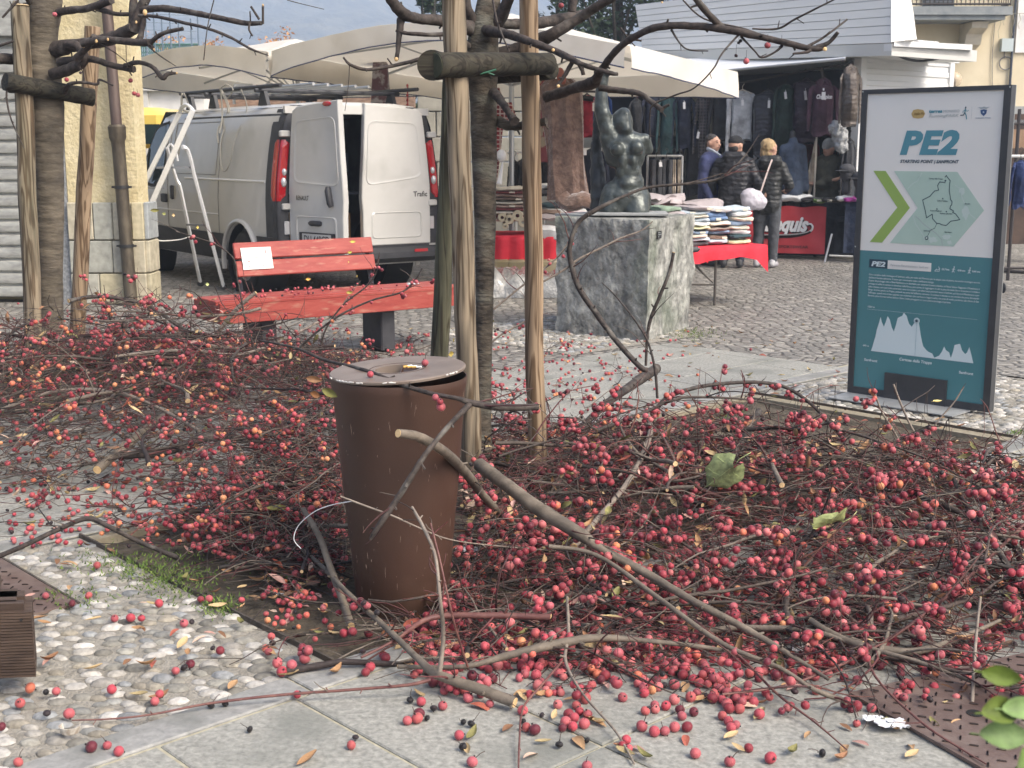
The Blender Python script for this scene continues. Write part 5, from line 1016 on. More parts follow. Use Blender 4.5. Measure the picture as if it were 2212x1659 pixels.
# ================= MARKET CANOPIES =================
M_canv = mat('cream_canvas', (.76, .73, .66), (.82, .79, .72), rough=.9, scale=1.6, detail=5, bump=.25, bscale=3.5, dist=.05, blotch=((.56, .52, .44), 1.1, .56, .8))
M_navyt = mat('navy_trim', (.04, .05, .1), rough=.8)
def thin_translucent(m, amt=.35):
    t = m.node_tree; N = t.nodes; L = t.links; b = N['Principled BSDF']; out = [n for n in N if n.type == 'OUTPUT_MATERIAL'][0]
    tr_ = N.new('ShaderNodeBsdfTranslucent'); tr_.inputs[0].default_value = (.75, .68, .55, 1); mx = N.new('ShaderNodeMixShader'); mx.inputs[0].default_value = amt
    L.new(b.outputs[0], mx.inputs[1]); L.new(tr_.outputs[0], mx.inputs[2]); L.new(mx.outputs[0], out.inputs['Surface'])
thin_translucent(M_canv)
def canopy(label, cs, apex, vals, grp, arcs, lift=(0, 0, 0, 0)):
    t = thing('market_canopy', V((apex.x, apex.y, 0)), label, 'canopy', grp); mb = MB(); n = 14
    for i in range(len(cs)):
        a, b = cs[i], cs[(i+1) % len(cs)]; g = []
        for r_ in range(n+1):
            f = r_/n
            for j in range(n+1):
                e = a + (b-a)*(j/n); e = e + UPV*lift[i]*math.sin(PI*j/n)
                p = apex + (e-apex)*f; p.z -= .16*math.sin(PI*f)*math.sin(PI*j/n)*f; p.z += .012*fbm(p, 1.7, 3); g.append(p)
        mb.add(g, [(r_*(n+1)+j, r_*(n+1)+j+1, (r_+1)*(n+1)+j+1, (r_+1)*(n+1)+j) for r_ in range(n) for j in range(n)])
    cp = mb.build('roof_cloth', M_canv, t, auto=None)
    for i in range(len(cs)):
        a, b = cs[i], cs[(i+1) % len(cs)]; va, vb = vals[i], vals[(i+1) % len(cs)]; arc = arcs[i]; mb = MB(); k = 24; up, lo = [], []
        out = (b-a).cross(UPV).normalized(); 
        if out.dot((a+b)/2-apex) < 0: out = -out
        for j in range(k+1):
            f = .006 + .988*j/k; p = a + (b-a)*f; p.z += .012*fbm(p, 1.7, 3) + lift[i]*math.sin(PI*f); d = va + (vb-va)*f; s = math.sin(PI*f)
            up.append(p + out*.004); lo.append(p + out*(.03 + .02*fbm(p, 2.2, 3)) - UPV*(d - arc*s**.8))
        mid = [(u+l)/2 + out*.03*fbm(u, 3, 3) for u, l in zip(up, lo)]
        mb.loft([up, mid, lo], False, False, closed=False); vl = mb.build('valance', M_canv, t, auto=None)
        mb = MB(); mb.tube(lo, .007, 5); mb.build('trim', M_navyt, vl)
    return t
def ribs(t, hub, cs, pole, drop=.12, m=None):
    m = m or MATS['dull_alu']
    for c in cs + [(a+b)/2 for a, b in zip(cs, cs[1:]+cs[:1])]:
        e = hub + (c-hub)*.93; e.z = c.z - drop; h2 = V((hub.x, hub.y, hub.z-.12)); mb = MB(); mb.tube([h2, e], .016, 4); mb.build('rib', m, t, smooth=False)
        mb = MB(); mb.tube([V((hub.x, hub.y, hub.z-.75)), h2 + (e-h2)*.5], .012, 4); mb.build('strut', m, t, smooth=False)
    mb = MB(); mb.cyl((hub.x, hub.y, 0), (hub.x, hub.y, hub.z-.03), .032, 12); mb.build('pole', m, t)
def Pz(x, y, Y, z=None): p = P(x, y, Y); return p
C1t = Pz(576, 110, 15.2); C0t = Pz(268, 136, 17.3); C2t = Pz(1358, 98, 11.9); C3t = Pz(1594, 156, 15.2)
C4t = V((-1.2, 18.6, 2.52)); C5t = V((-4.0, 20.6, 2.5)); C2t.z = 2.42 if C2t.z < 2 else C2t.z
ap2 = P(1105, 30, 15.0)
cA = [P(584, 110, 15.15), C2t, C3t, V((-.9, 18.7, C3t.z+.06))]
c2 = canopy('large cream market canopy over the stall behind the statue and middle tree', cA, ap2, [.285, .20, .30, .24], 'cream market canopies', [.05, .02, .03, 0], (.27, .0, 0, 0))
ribs(c2, V((ap2.x, ap2.y, ap2.z-.05)), cA, None)
ap1 = P(640, 84, 18.6)
cB = [C0t, C1t, V((-1.0, 18.9, 2.5)), V((-4.1, 21.0, 2.5))]
c1 = canopy('cream market canopy at the left behind the van', cB, ap1, [.30, .29, .24, .24], 'cream market canopies', [.06, .0, .0, 0], (.13, 0, 0, 0)); ribs(c1, V((ap1.x, ap1.y, ap1.z-.03)), cB, None)
# boarded post above the van roof
bo_ = thing('wrapped_post', V((P(822, 160, 16.4).x, 16.4, 0)), 'stained grey post seen above the van roof under the canopy', 'post'); x = P(822, 160, 16.4).x
mb = MB(); mb.loft([[V((x-w_, 16.4-.1, z)), V((x+w_, 16.4-.1, z)), V((x+w_, 16.5, z)), V((x-w_, 16.5, z))] for w_, z in ((.14, 0), (.13, 1.9), (.1, 2.3), (.07, 2.75))]); mb.build('board', mat('stained_board', (.35, .33, .33), (.12, .06, .07), rough=.8, scale=7, detail=6, contrast=(.45, .55)), bo_, smooth=False)
# stall pole by the middle tree
sp2_ = thing('stall_pole', V((P(1052, 400, 13.6).x, 13.6, 0)), 'grey metal pole beside the middle tree trunk', 'pole'); x = P(1050, 400, 13.6).x; mb = MB(); mb.cyl((x, 13.6, 0), (x, 13.6, 1.0), .04, 12); mb.cyl((x, 13.6, .9), (x, 13.6, 2.6), .028, 12); mb.build('tube', mat('dull_alu2', (.3, .31, .31), rough=.4, metal=.5), sp2_)
# lamp/box under left canopy
hk = thing('hanging_hook', P(505, 190, 15.6), 'small grey bracket hanging under the left canopy edge', 'bracket'); mb = MB(); mb.tube([P(545, 184, 15.7), P(508, 184, 15.6), P(505, 192, 15.6), P(506, 225, 15.6)], .02, 5); mb.build('arm', MATS['dull_alu'], hk)
rc = thing('red_chain', P(737+220, 250, 14.6), 'red chain hanging behind the van roof beside the timber post', 'chain'); mb = MB()
for k in range(14): mb.ball(P(978+(k % 2)*.6 - 98, 185+k*5.2, 14.4), .014, 8, 5, sq=(.6 if k % 2 else 1, .5, 1.3))
mb.build('links', mat('chain_red', (.3, .03, .03), rough=.6), rc)

# ================= MARKET TRUCK =================
M_pan = mat('truck_panel', (.6, .6, .57), (.64, .64, .61), rough=.45, scale=1, detail=3); M_truckw = mat('truck_white', (.6, .61, .6), (.66, .67, .66), rough=.45, scale=1.2, blotch=((.5, .5, .48), 1, .6, .85))
td, tw = az(-38), az(52); K = V((4.66, 17.5, 0))
tk = thing('market_truck', K + td*2 + tw*1.1, 'white market truck with raised side wing and clothes hung along it', 'truck')
def tp_(a, b, z): return K + td*a + tw*b + UPV*z
mb = MB()
mb.obox(tp_(0, 2.0, .55), td*5, tw*.08, UPV*2.2); mb.obox(tp_(4.95, 0, .55), td*.08, tw*2.1, UPV*2.2); mb.obox(tp_(-.02, -.02, .5), td*5.1, tw*2.12, UPV*.08); mb.build('box_walls', mat('truck_inside', (.03, .035, .05), (.05, .055, .07), rough=.9, scale=2), tk, smooth=False)
mb = MB(); mb.obox(tp_(-.04, -.04, .35), td*.12, tw*.12, UPV*2.42); mb.obox(tp_(-.045, 2.0, .35), td*.1, tw*.1, UPV*2.36); mb.obox(tp_(-.05, -.05, 2.70), td*5.2, tw*2.25, UPV*.07); mb.build('corner_frame', M_truckw, tk, smooth=False)
mb = MB(); prof = []; z = .35
while z < 2.68: prof += [(0, z), (-.018, z+.015), (-.018, z+.07), (0, z+.085), (0, z+.15)]; z += .152
mb.loft([[tp_(-.01+d, .08, z) for d, z in prof], [tp_(-.01+d, 2.0, z) for d, z in prof]], False, False, closed=False); mb.build('ribbed_end', M_truckw, tk, auto=20)
# roof platform and raised wing
BR, BL = P(1927, 92, 16.6), P(1388, 110, 20.4); wd = (BL-BR).normalized()
mb = MB(); mb.obox(BR - UPV*.16, (BL-BR)*1.0, tw*1.9, UPV*.15); mb.build('roof_platform', mat('platform_grey', (.5, .5, .47), rough=.5), tk, smooth=False)
mb = MB(); mb.obox(BR - UPV*.1 + tw*0, -td*.0 + tw*1.75, td*.12, UPV*.09); mb.obox(BR + tw*.25 + UPV*.0, tw*.75, td*.05, UPV*.06); mb.obox(P(1931, 100, 16.6), P(2100, 108, 17.6)-P(1931, 100, 16.6), V((0, .1, 0)), UPV*.07); mb.build('roof_arm', M_truckw, tk, smooth=False)
mb = MB(); mb.tube([P(1950, 78, 16.7), P(2000, 100, 17.1)], .03, 6); mb.build('gas_strut', MATS['dull_alu'], tk)
mb = MB(); mb.tube(bez([P(1932, 116, 16.8), P(1960, 128, 17), P(1995, 131, 17.2), P(2050, 122, 17.4)], 5), .018, 5); mb.build('loose_strap', M_blackp, tk)
TR_, TL_ = P(1927, -60, 16.9), P(1372, 10, 20.9); wn_ = (BL-BR).cross(TL_-BL).normalized()
if wn_.y > 0: wn_ = -wn_
mb = MB(); rows = 8; 
for i in range(rows):
    f0, f1 = i/rows, (i+1)/rows; a0, a1 = BR+(TR_-BR)*f0, BR+(TR_-BR)*(f1-.012); b0_, b1_ = BL+(TL_-BL)*f0, BL+(TL_-BL)*(f1-.012)
    mb.add([a0, b0_, b1_, a1, a0-wn_*.05, b0_-wn_*.05, b1_-wn_*.05, a1-wn_*.05], [(0, 3, 2, 1), (0, 1, 5, 4), (3, 7, 6, 2), (4, 5, 6, 7)])
mb.build('raised_wing', M_pan, tk, smooth=False)
mb = MB(); mb.add([BR-wn_*.008, BL-wn_*.008, TL_-wn_*.008, TR_-wn_*.008], [(0, 1, 2, 3)]); mb.build('wing_seams', mat('wing_seam', (.25, .27, .3), rough=.6), tk, smooth=False)
mb = MB(); e = (TR_-BR); q = BR + tw*.0; mb.loft([[BR-wn_*(-.02), BR + V((.34, .1, .05)), BR + V((.3, .3, .02)), BR + V((0, .12, 0))], [BR+e*.45-wn_*(-.02), BR+e*.45+V((.30, .1, 0)), BR+e*.45+V((.3, .3, 0)), BR+e*.45+V((0, .12, 0))], [TR_, TR_+V((.2, .05, 0)), TR_+V((.2, .25, 0)), TR_+V((0, .12, 0))]]); mb.build('wing_end_cap', M_white, tk, smooth=False)
# awning
aw = thing('truck_awning', P(1700, 150, 17.4), 'white fabric awning hanging under the truck wing above the clothes', 'awning'); mb = MB()
a0, a1, a2, a3 = P(1826, 126, 17.3), P(1560, 172, 19.0), P(1350, 150, 20.6), P(1826, 112, 17.5)
g = []
for j in range(9):
    for i in range(13):
        f, h_ = i/12, j/8; lo = P(1826-(1826-1300)*f, 127+(50)*f**1.0, 17.0+2.4*f); hi = P(1830-(1830-1330)*f, 113+20*f, 17.6+2.8*f); p = lo + (hi-lo)*h_; p.z -= .05*math.sin(PI*h_)*math.sin(PI*f); g.append(p)
mb.add(g, [(j*13+i, j*13+i+1, (j+1)*13+i+1, (j+1)*13+i) for j in range(8) for i in range(12)]); mb.build('cloth', mat('awning_white', (.72, .73, .73), rough=.85), aw)
mb = MB(); mb.tube([P(1826, 128, 17.0), P(1300, 178, 19.4)], .018, 6); mb.build('edge_bar', MATS['dull_alu'], aw)
# ================= GARMENTS =================
def cloth_mat(name, c, quilt=0, plaid=None, rough=.9, sheen=.2, var=.25):
    if name in MATS: return MATS[name]
    m = mat(name, tuple(x*(.72-var) for x in c), tuple(x*(.85+var) for x in c), rough=rough, scale=5, detail=6, bump=1, bscale=7, dist=.045)
    if quilt: wave_bump(m, quilt, 'Z', .35, .012, distort=3.5)
    if plaid:
        t = m.node_tree; N = t.nodes; L = t.links; b = N['Principled BSDF']; tc = N.new('ShaderNodeTexCoord'); src = b.inputs['Base Color'].links[0].from_socket
        for ax in ('X', 'Z'):
            wv = N.new('ShaderNodeTexWave'); wv.bands_direction = ax; wv.inputs['Scale'].default_value = 7; L.new(tc.outputs['Object'], wv.inputs[0])
            r = N.new('ShaderNodeMapRange'); r.inputs['From Min'].default_value = .75; r.inputs['From Max'].default_value = .9; L.new(wv.outputs['Fac'], r.inputs[0])
            mx = N.new('ShaderNodeMix'); mx.data_type = 'RGBA'; mx.inputs[7].default_value = (*plaid, 1); L.new(r.outputs[0], mx.inputs[0]); L.new(src, mx.inputs[6]); src = mx.outputs[2]
        L.new(src, b.inputs['Base Color'])
    return m
M_tag = mat('price_tag', (.7, .7, .7), rough=.6); M_hang = mat('hanger_dark', (.03, .03, .03), rough=.4); M_hangw = mat('hanger_pale', (.55, .5, .42), rough=.6)
GRP = 'clothes hanging on the market truck'
def garment(kind, cx, yt, yb, hw, Y, m, label, sleeves=True, tagx=None, rot=0, puff=.07, hanger=M_hang, hood=False, name=None, cat=None, spread=1.0, slen=.9, group=GRP):
    """hung garment: shaped body, sleeves, collar, hanger; sizes from the photo, set at depth Y"""
    s = Y/F*.985; o = P(cx, yt, Y); H_ = (yb-yt)*s; W_ = hw*s; ex = V((math.cos(rot), math.sin(rot), 0)); ey = V((-math.sin(rot), math.cos(rot), 0))
    g = thing(name or kind, V((o.x, o.y, o.z-H_)), label, cat or kind.replace('_', ' '), group)
    def q(x, d, z): return o + ex*x + ey*d + UPV*z
    rnd = random.Random(int(cx*7+yt)); fold = lambda a, z: .012*fbm(V((a*2.2, z*2.0, cx)), 1, 3)
    if kind == 'trousers':
        for sd_ in (-1, 1):
            mb = MB(); rings = []
            for k in range(13):
                t = k/12; c = sd_*W_*.48; r_ = W_*(.5-.12*t); z = -H_*t
                rings.append([q(c + math.cos(a)*r_*(1 if k else .98) + fold(a, z), math.sin(a)*.05 + fold(a+3, z), z) for a in [2*PI*j/14 for j in range(14)]])
            mb.loft(rings, True, True); mb.build('trouser_leg', m, g)
    else:
        kk = .7 if sleeves else 1; prof = [(t_, w_*(kk if t_ > .05 else 1)) for t_, w_ in ((.0, .22), (.03, .42), (.065, .84), (.10, .97), (.16, 1), (.30, .93), (.5, .92), (.72, .95), (.9, .97), (.95, .93), (1.0, .9))]
        mb = MB(); rings = []; q2_ = bez(prof, 3)
        for t, w_ in q2_:
            z = -H_*t; dp = puff*(.5 + 1.2*math.sin(PI*min(1, t*1.05+.05))**.6)*(.6 if t < .05 else 1)
            rings.append([q(math.copysign(abs(math.cos(a))**.8, math.cos(a))*W_*w_ + fold(a, z)*1.3, math.sin(a)*dp + fold(a+3, z)*1.8, z - (.02 if t > .97 else 0)*math.cos(a*3)) for a in [2*PI*j/22 for j in range(22)]])
        mb.loft(rings, True, True); mb.build('body', m, g)
        if sleeves:
            for sd_ in (-1, 1):
                mb = MB(); k = 12; pts = [q(sd_*W_*.62, 0, -H_*.06)]; L_ = H_*slen
                for j in range(1, k+1): t = j/k; pts.append(q(sd_*W_*(.84 + .26*spread*math.sin(t*1.6)) + fold(t*2, 1), -.035 + fold(t*3, 2)*2, -H_*.085 - L_*t*.97))
                rr0 = W_*.21; mb.tube(pts, [rr0*.7] + [rr0*(1.02-.45*(j/k))*(1+.12*fbm(V((j*.7, cx, 0)), 1, 2)) for j in range(1, k+1)], 10, flat=.7); mb.build('sleeve', m, g)
        if hood:
            mb = MB(); mb.tube([q(-W_*.35, -.03, -H_*.09), q(-W_*.25, .0, -.0), q(0, .03, H_*.045), q(W_*.25, .0, 0), q(W_*.35, -.03, -H_*.09), q(0, -.06, -H_*.13)], [.05, .055, .06, .055, .05, .035], 8); mb.build('hood', m, g)
        else:
            mb = MB(); mb.tube([q(W_*.27*math.cos(a), .05*math.sin(a), -.012 - .02*(1-math.sin(a))) for a in [2*PI*j/12 for j in range(13)]], .016, 6); mb.build('collar', m, g)
    if hanger:
        mb = MB(); mb.tube([q(-W_*.7, 0, -H_*.06), q(-W_*.2, 0, .0), q(0, 0, .02), q(W_*.2, 0, 0), q(W_*.7, 0, -H_*.06)], .011, 6); mb.tube(bez([q(0, 0, .02), q(0, 0, .07), q(.02, 0, .10), q(.0, 0, .13), q(-.02, 0, .11)], 3), .004, 5); mb.build('hanger', hanger, g)
    if tagx is not None:
        x, y, h_ = tagx; p = P(x, y, Y-puff-.12); mb = MB(); mb.box(p, (.035, .004, h_*s), rot=Euler((0, rnd.uniform(-.25, .25), .2))); mb.tube([p+V((0, 0, h_*s*.4)), p+V((.0, .02, h_*s*.8))], .003, 4); mb.build('price_tag', M_tag, g, smooth=False)
    return g
c_navy = cloth_mat('cloth_navy', (.018, .024, .045)); c_blk = cloth_mat('cloth_black', (.014, .015, .018)); c_char = cloth_mat('cloth_charcoal', (.05, .052, .058)); c_grey = cloth_mat('cloth_grey', (.5, .52, .54)); c_green = cloth_mat('cloth_green', (.028, .05, .042)); c_plum = cloth_mat('cloth_plum', (.075, .035, .055)); c_vest = cloth_mat('quilt_charcoal', (.04, .042, .055), quilt=5.2, rough=.5); c_vestp = cloth_mat('quilt_plum', (.04, .024, .045), quilt=5.2, rough=.5)
c_brown = cloth_mat('quilt_brown', (.13, .105, .085), quilt=5, rough=.45); c_red = cloth_mat('cloth_red', (.36, .02, .045)); c_blue = cloth_mat('cloth_blue', (.03, .08, .3)); c_teal = cloth_mat('cloth_teal', (.03, .17, .17)); c_plaid = cloth_mat('plaid_grey', (.05, .045, .05), plaid=(.11, .1, .1)); c_plaidg = cloth_mat('plaid_green', (.02, .06, .04), plaid=(.1, .03, .03)); c_wine = cloth_mat('quilt_wine', (.12, .012, .022), quilt=5); c_bge = cloth_mat('cloth_beige', (.42, .36, .29)); c_dteal = cloth_mat('cloth_dark_teal', (.02, .055, .06))
garment('jumper', 1604, 197, 300, 34, 18.4, c_grey, 'light grey long sleeved jumper with a dark chest print hanging at the canopy corner', hanger=M_hangw, slen=1.35, spread=.2, puff=.04, tagx=(1604, 222, 12), name='jumper')
garment('padded_waistcoat', 1659, 196, 333, 30, 18.3, c_vest, 'charcoal quilted waistcoat hanging between the grey jumper and the dark green shirt', sleeves=False, tagx=(1661, 225, 16), puff=.09)
garment('shirt', 1697, 183, 322, 27, 18.1, c_green, 'dark green zip collar shirt hanging between two quilted waistcoats', tagx=(1697, 206, 15), puff=.05, spread=.1)
garment('padded_waistcoat', 1740, 170, 305, 26, 18.1, c_vestp, 'dark purple quilted waistcoat hanging left of the plum hoodie', sleeves=False, tagx=(1740, 206, 19), puff=.09)
hd = garment('hoodie', 1779, 180, 290, 33, 17.6, c_plum, 'plum coloured hooded sweatshirt with white chest lettering', hood=True, puff=.07, spread=.35, slen=.85)
text('chest_lettering', 'Champion', .075, (P(1763, 213, 17.40), V((1, 0, 0)), UPV, V((0, -1, 0))), M_tag, hd, bold=.003, shear=.2, width=.21, lift=.0)
mb = MB(); mb.box(P(1779, 207, 17.36), (.05, .004, .1)); mb.box(P(1779, 193, 17.38), (.02, .004, .03)); mb.build('price_tag', M_tag, hd, smooth=False)
garment('padded_jacket', 1838, 152, 268, 24, 17.0, c_brown, 'brown shiny quilted jacket hanging on the truck corner', hood=True, puff=.13, spread=.2, slen=.9)
for i, (kd, cx, yt, yb, hw, Y, m_, lb, kw) in enumerate([
 ('jacket', 1408, 204, 320, 22, 18.9, c_navy, 'navy jacket hanging just right of the statue head, under the canopy', dict(puff=.07)),
 ('jacket', 1442, 203, 330, 20, 18.8, c_dteal, 'dark teal jacket second to the right of the statue head', dict(puff=.05)),
 ('jacket', 1478, 205, 318, 23, 18.8, c_navy, 'navy zip jacket with a white tag hanging midway between statue and canopy corner', dict(tagx=(1478, 228, 14))),
 ('plaid_shirt', 1522, 204, 335, 20, 18.8, c_plaid, 'dark grey checked shirt hanging left of the canopy corner', dict(puff=.04)),
 ('jacket', 1560, 206, 300, 26, 18.7, c_char, 'charcoal jacket with a pale patch hanging beside the canopy corner', dict(tagx=(1576, 254, 12))),
 ('jacket', 1375, 215, 330, 18, 18.9, c_blk, 'black jacket hanging behind the statue head', dict(puff=.06)),
 ('jacket', 1500, 262, 420, 25, 18.9, c_blk, 'long black coat with two white tags hanging left of the man in blue', dict(tagx=(1508, 292, 14))),
 ('jacket', 1545, 300, 430, 22, 19.2, c_blk, 'black coat hanging in the dark behind the man in blue', dict(tagx=(1588, 300, 14))),
 ('jacket', 1454, 296, 420, 22, 19.1, c_navy, 'dark blue coat hanging low right of the statue shoulder', dict()),
 ('jacket', 1630, 320, 420, 22, 19.0, c_blk, 'black jacket hanging low between the capped person and the blonde woman', dict()),
 ('padded_jacket', 1745, 300, 400, 24, 18.5, c_wine, 'wine red quilted jacket hanging behind the navy fleece', dict(puff=.08)),
 ('plaid_shirt', 1797, 296, 380, 19, 18.7, c_plaidg, 'green checked shirt hanging behind the man in the grey woolly hat', dict(puff=.05)),
 ('jacket', 1770, 292, 400, 16, 18.8, c_blk, 'black jacket hanging above the vendor', dict(puff=.05)),
 ('jacket', 1835, 300, 440, 15, 17.4, c_char, 'dark coat hanging behind the clear plastic near the truck corner', dict(puff=.05))]):
    garment(kd, cx, yt, yb, hw, Y, m_, lb, **kw)
g_ = garment('jacket', 1268, 206, 292, 22, 15.4, c_red, 'red and black fleece jacket hanging left of the statue arm', group='clothes hanging under the large canopy', puff=.08, tagx=(1283, 231, 17), spread=.3)
mb = MB(); mb.tube([P(1252, 225, 15.25), P(1250, 262, 15.25)], .04, 8, flat=.5); mb.tube([P(1258, 211, 15.27), P(1282, 214, 15.27)], .04, 8, flat=.6); mb.build('black_panel', c_blk, g_)
garment('jacket', 1300, 203, 296, 20, 15.6, c_blue, 'bright blue fleece jacket hanging behind the statue arm', group='clothes hanging under the large canopy', puff=.08)
garment('jacket', 1240, 205, 280, 12, 15.8, c_teal, 'teal jacket edge hanging beside the brown blanket', group='clothes hanging under the large canopy')
garment('jacket', 1282, 322, 452, 30, 15.4, c_navy, 'navy sweatshirt hanging low behind the statue back', group='clothes hanging under the large canopy', puff=.1, tagx=(1264, 330, 10))
for k, (cx, m_, lb) in enumerate(((1418, c_char, 'charcoal trousers hanging nearest the statue hip'), (1440, c_char, 'dark grey trousers hanging left of the pale pair'), (1456, c_bge, 'pale trousers edge hanging on the low rack'), (1468, c_bge, 'beige trousers hanging at the right end of the low rack'))):
    garment('trousers', cx, 345, 470, 14 if k < 2 else 4, 15.2+.1*k, m_, lb, hanger=M_hang, group='trousers on the low rack', tagx=(1427, 355, 10) if k == 0 else None)
rk2 = thing('clothes_rack', P(1430, 600, 15.3) * 1, 'low metal clothes rack with trousers right of the statue', 'rack'); mb = MB(); zt = P(1430, 337, 15.35).z
mb.cyl((P(1400, 300, 15.35).x, 15.35, zt), (P(1475, 300, 15.35).x, 15.35, zt), .014, 8)
for px in (1400, 1475): mb.cyl((P(px, 300, 15.35).x, 15.35, 0), (P(px, 300, 15.35).x, 15.35, zt), .014, 8)
mb.build('frame', MATS['dull_alu'], rk2)
rl = thing('hanging_rail', P(1838, 138, 17.2), 'dark metal rail along the truck carrying the hung clothes', 'rail'); mb = MB(); mb.tube([P(1842, 136, 17.2), P(1700, 160, 18.1), P(1596, 180, 18.4), P(1400, 192, 18.9)], .014, 6); mb.tube([P(1775, 148, 17.6), P(1779, 182, 17.6)], .02, 6); mb.build('bar', M_rail, rl)
rl = thing('hanging_rail', P(1300, 196, 15.5), 'rail under the large canopy carrying the fleece jackets', 'rail'); mb = MB(); mb.tube([P(1190, 196, 15.4), P(1330, 199, 15.6)], .014, 6); mb.build('bar', M_rail, rl)
rl = thing('display_rail', P(1290, 322, 15.9), 'white display rail low behind the statue', 'rail'); mb = MB(); mb.tube([P(1095, 329, 15.9), P(1300, 322, 16.0)], .02, 6); mb.cyl(P(1115, 329, 15.9), V((P(1115, 329, 15.9).x, 15.9, 0)), .015, 6); mb.build('bar', M_white, rl)
# stone wall glimpsed behind the stall
sw = thing('stone_wall', P(1150, 600, 22)*1, 'pale stone block wall glimpsed behind the blanket stall', 'wall'); mb = MB()
for r_ in range(6):
    for k in range(10): mb.box((-1.6 + .62*k + (r_ % 2)*.3, 22.2, .22+.42*r_), (.6, .3, .4), bev=.01)
mb.build('blocks', mat('pale_block', (.24, .23, .19), (.36, .34, .28), rough=.9, scale=3, bump=.5), sw)
# mannequin with navy fleece
mq = thing('mannequin', V((P(1712, 500, 17.7).x, 17.7, 0)), 'black mannequin bust wearing a slate blue fleece behind the counter', 'mannequin')
pr = [('e', P(1713, 322, 17.7), (.17, .1, .09)), ('c', P(1713, 335, 17.7), P(1713, 415, 17.7), .135, .135), ('c', P(1693, 320, 17.7), P(1686, 400, 17.7), .06, .045), ('c', P(1733, 320, 17.7), P(1742, 408, 17.65), .06, .045), ('c', P(1713, 302, 17.7), P(1713, 318, 17.7), .06, .08)]
organic('fleece', pr, .02, cloth_mat('cloth_slate', (.05, .07, .11)), mq); organic('bust', [('c', P(1712, 288, 17.7), P(1712, 320, 17.7), .045, .05), ('c', P(1713, 410, 17.75), P(1713, 440, 17.8), .11, .1)], .015, M_blackp, mq)

# ================= STALLS =================
M_redcl = mat('red_tablecloth', (.5, .015, .03), (.62, .03, .05), rough=.9, scale=4, bump=.4, bscale=6, dist=.03); M_metal = mat('table_metal', (.1, .09, .08), rough=.5, metal=.5)
TZ = .56
tbl = thing('folding_table', V((1.75, 12.6, 0)), 'low folding metal table carrying stacked knitwear beside the pedestal', 'table')
tA, tB = G(1425, 530, TZ), G(1652, 532, TZ); tA.y = 11.9; tA = V((tA.x, 12.0, TZ)); tB = V((P(1650, 530, 12.6).x, 12.5, TZ)); tx = (tB-tA).normalized(); ty = V((-tx.y, tx.x, 0)); TL = (tB-tA).length
mb = MB(); mb.obox(tA - UPV*.03, tx*TL, ty*.95, UPV*.028); mb.build('top', M_metal, tbl, smooth=False)
for a, b in ((.12, .05), (TL-.55, .05), (.12, .9), (TL-.55, .9)): mb = MB(); p = tA + tx*a + ty*b; mb.cyl((p.x, p.y, 0), (p.x, p.y, TZ-.03), .014, 8); mb.build('leg', M_metal, tbl)
mb = MB(); p = tA + tx*(TL-.55) + ty*.05; mb.cyl((p.x-.32, p.y, TZ-.06), (p.x-.02, p.y, .22), .011, 6); mb.cyl((p.x-.45, p.y, .2), (p.x, p.y, .2), .009, 6); mb.build('brace', M_metal, tbl)
mb = MB(); nx, g = 30, []
def edge_drop(t, side):
    return .13 + .018*math.sin(t*7) + .008*math.sin(t*23+1) + (.13*max(0, (t-.86)/.14) if side == 0 else 0)
rowsp = []
for (off, dz) in ((-.04, 1), (-.03, .5), (-.012, .04), (0, -.012), (.5, -.013), (.96, -.012), (.98, .5), (.99, 1)):
    row = []
    for i in range(nx+1):
        t = i/nx; d = edge_drop(t, 0)*max(dz, 0) if dz > 0 else 0; p = tA + tx*(TL*t*1.01) + ty*off; p.z = TZ + .012 - d + (0 if dz > 0 else .0); p += ty*(-.012*math.sin(t*31)*max(dz, 0)); row.append(p)
    rowsp.append(row)
mb.loft(rowsp, False, False, closed=False)
end = [r[-1] for r in rowsp[2:6]]; mb.loft([end, [p + tx*.02 - UPV*(.14 + .03*math.sin(i*2)) for i, p in enumerate(end)]], False, False, closed=False)
tc = mb.build('tablecloth', M_redcl, loc=(1.75, 12.4, TZ), auto=None); tag(tc, 'red cloth draped over the low knitwear table', 'tablecloth')
COLN = {'pale blue': (.42, .49, .54), 'mid blue': (.12, .19, .32), 'denim blue': (.2, .27, .37), 'taupe': (.26, .21, .18), 'brown': (.17, .12, .09), 'cream': (.6, .56, .46), 'pale yellow': (.6, .58, .36), 'sage green': (.2, .27, .2), 'dark grey': (.07, .07, .075), 'white': (.62, .63, .62), 'lilac grey': (.34, .3, .3), 'dark teal': (.03, .06, .07), 'sand': (.42, .34, .24), 'black': (.02, .02, .02), 'charcoal': (.05, .05, .055), 'wine': (.14, .02, .03), 'purple': (.25, .03, .2), 'green': (.12, .2, .06), 'rose beige': (.45, .32, .26), 'maroon': (.16, .04, .04)}
ORD = ['bottom', 'second from the bottom', 'third from the bottom', 'fourth from the bottom', 'fifth from the bottom', 'sixth from the bottom', 'seventh from the bottom', 'eighth from the bottom', 'ninth from the bottom', 'tenth from the bottom']
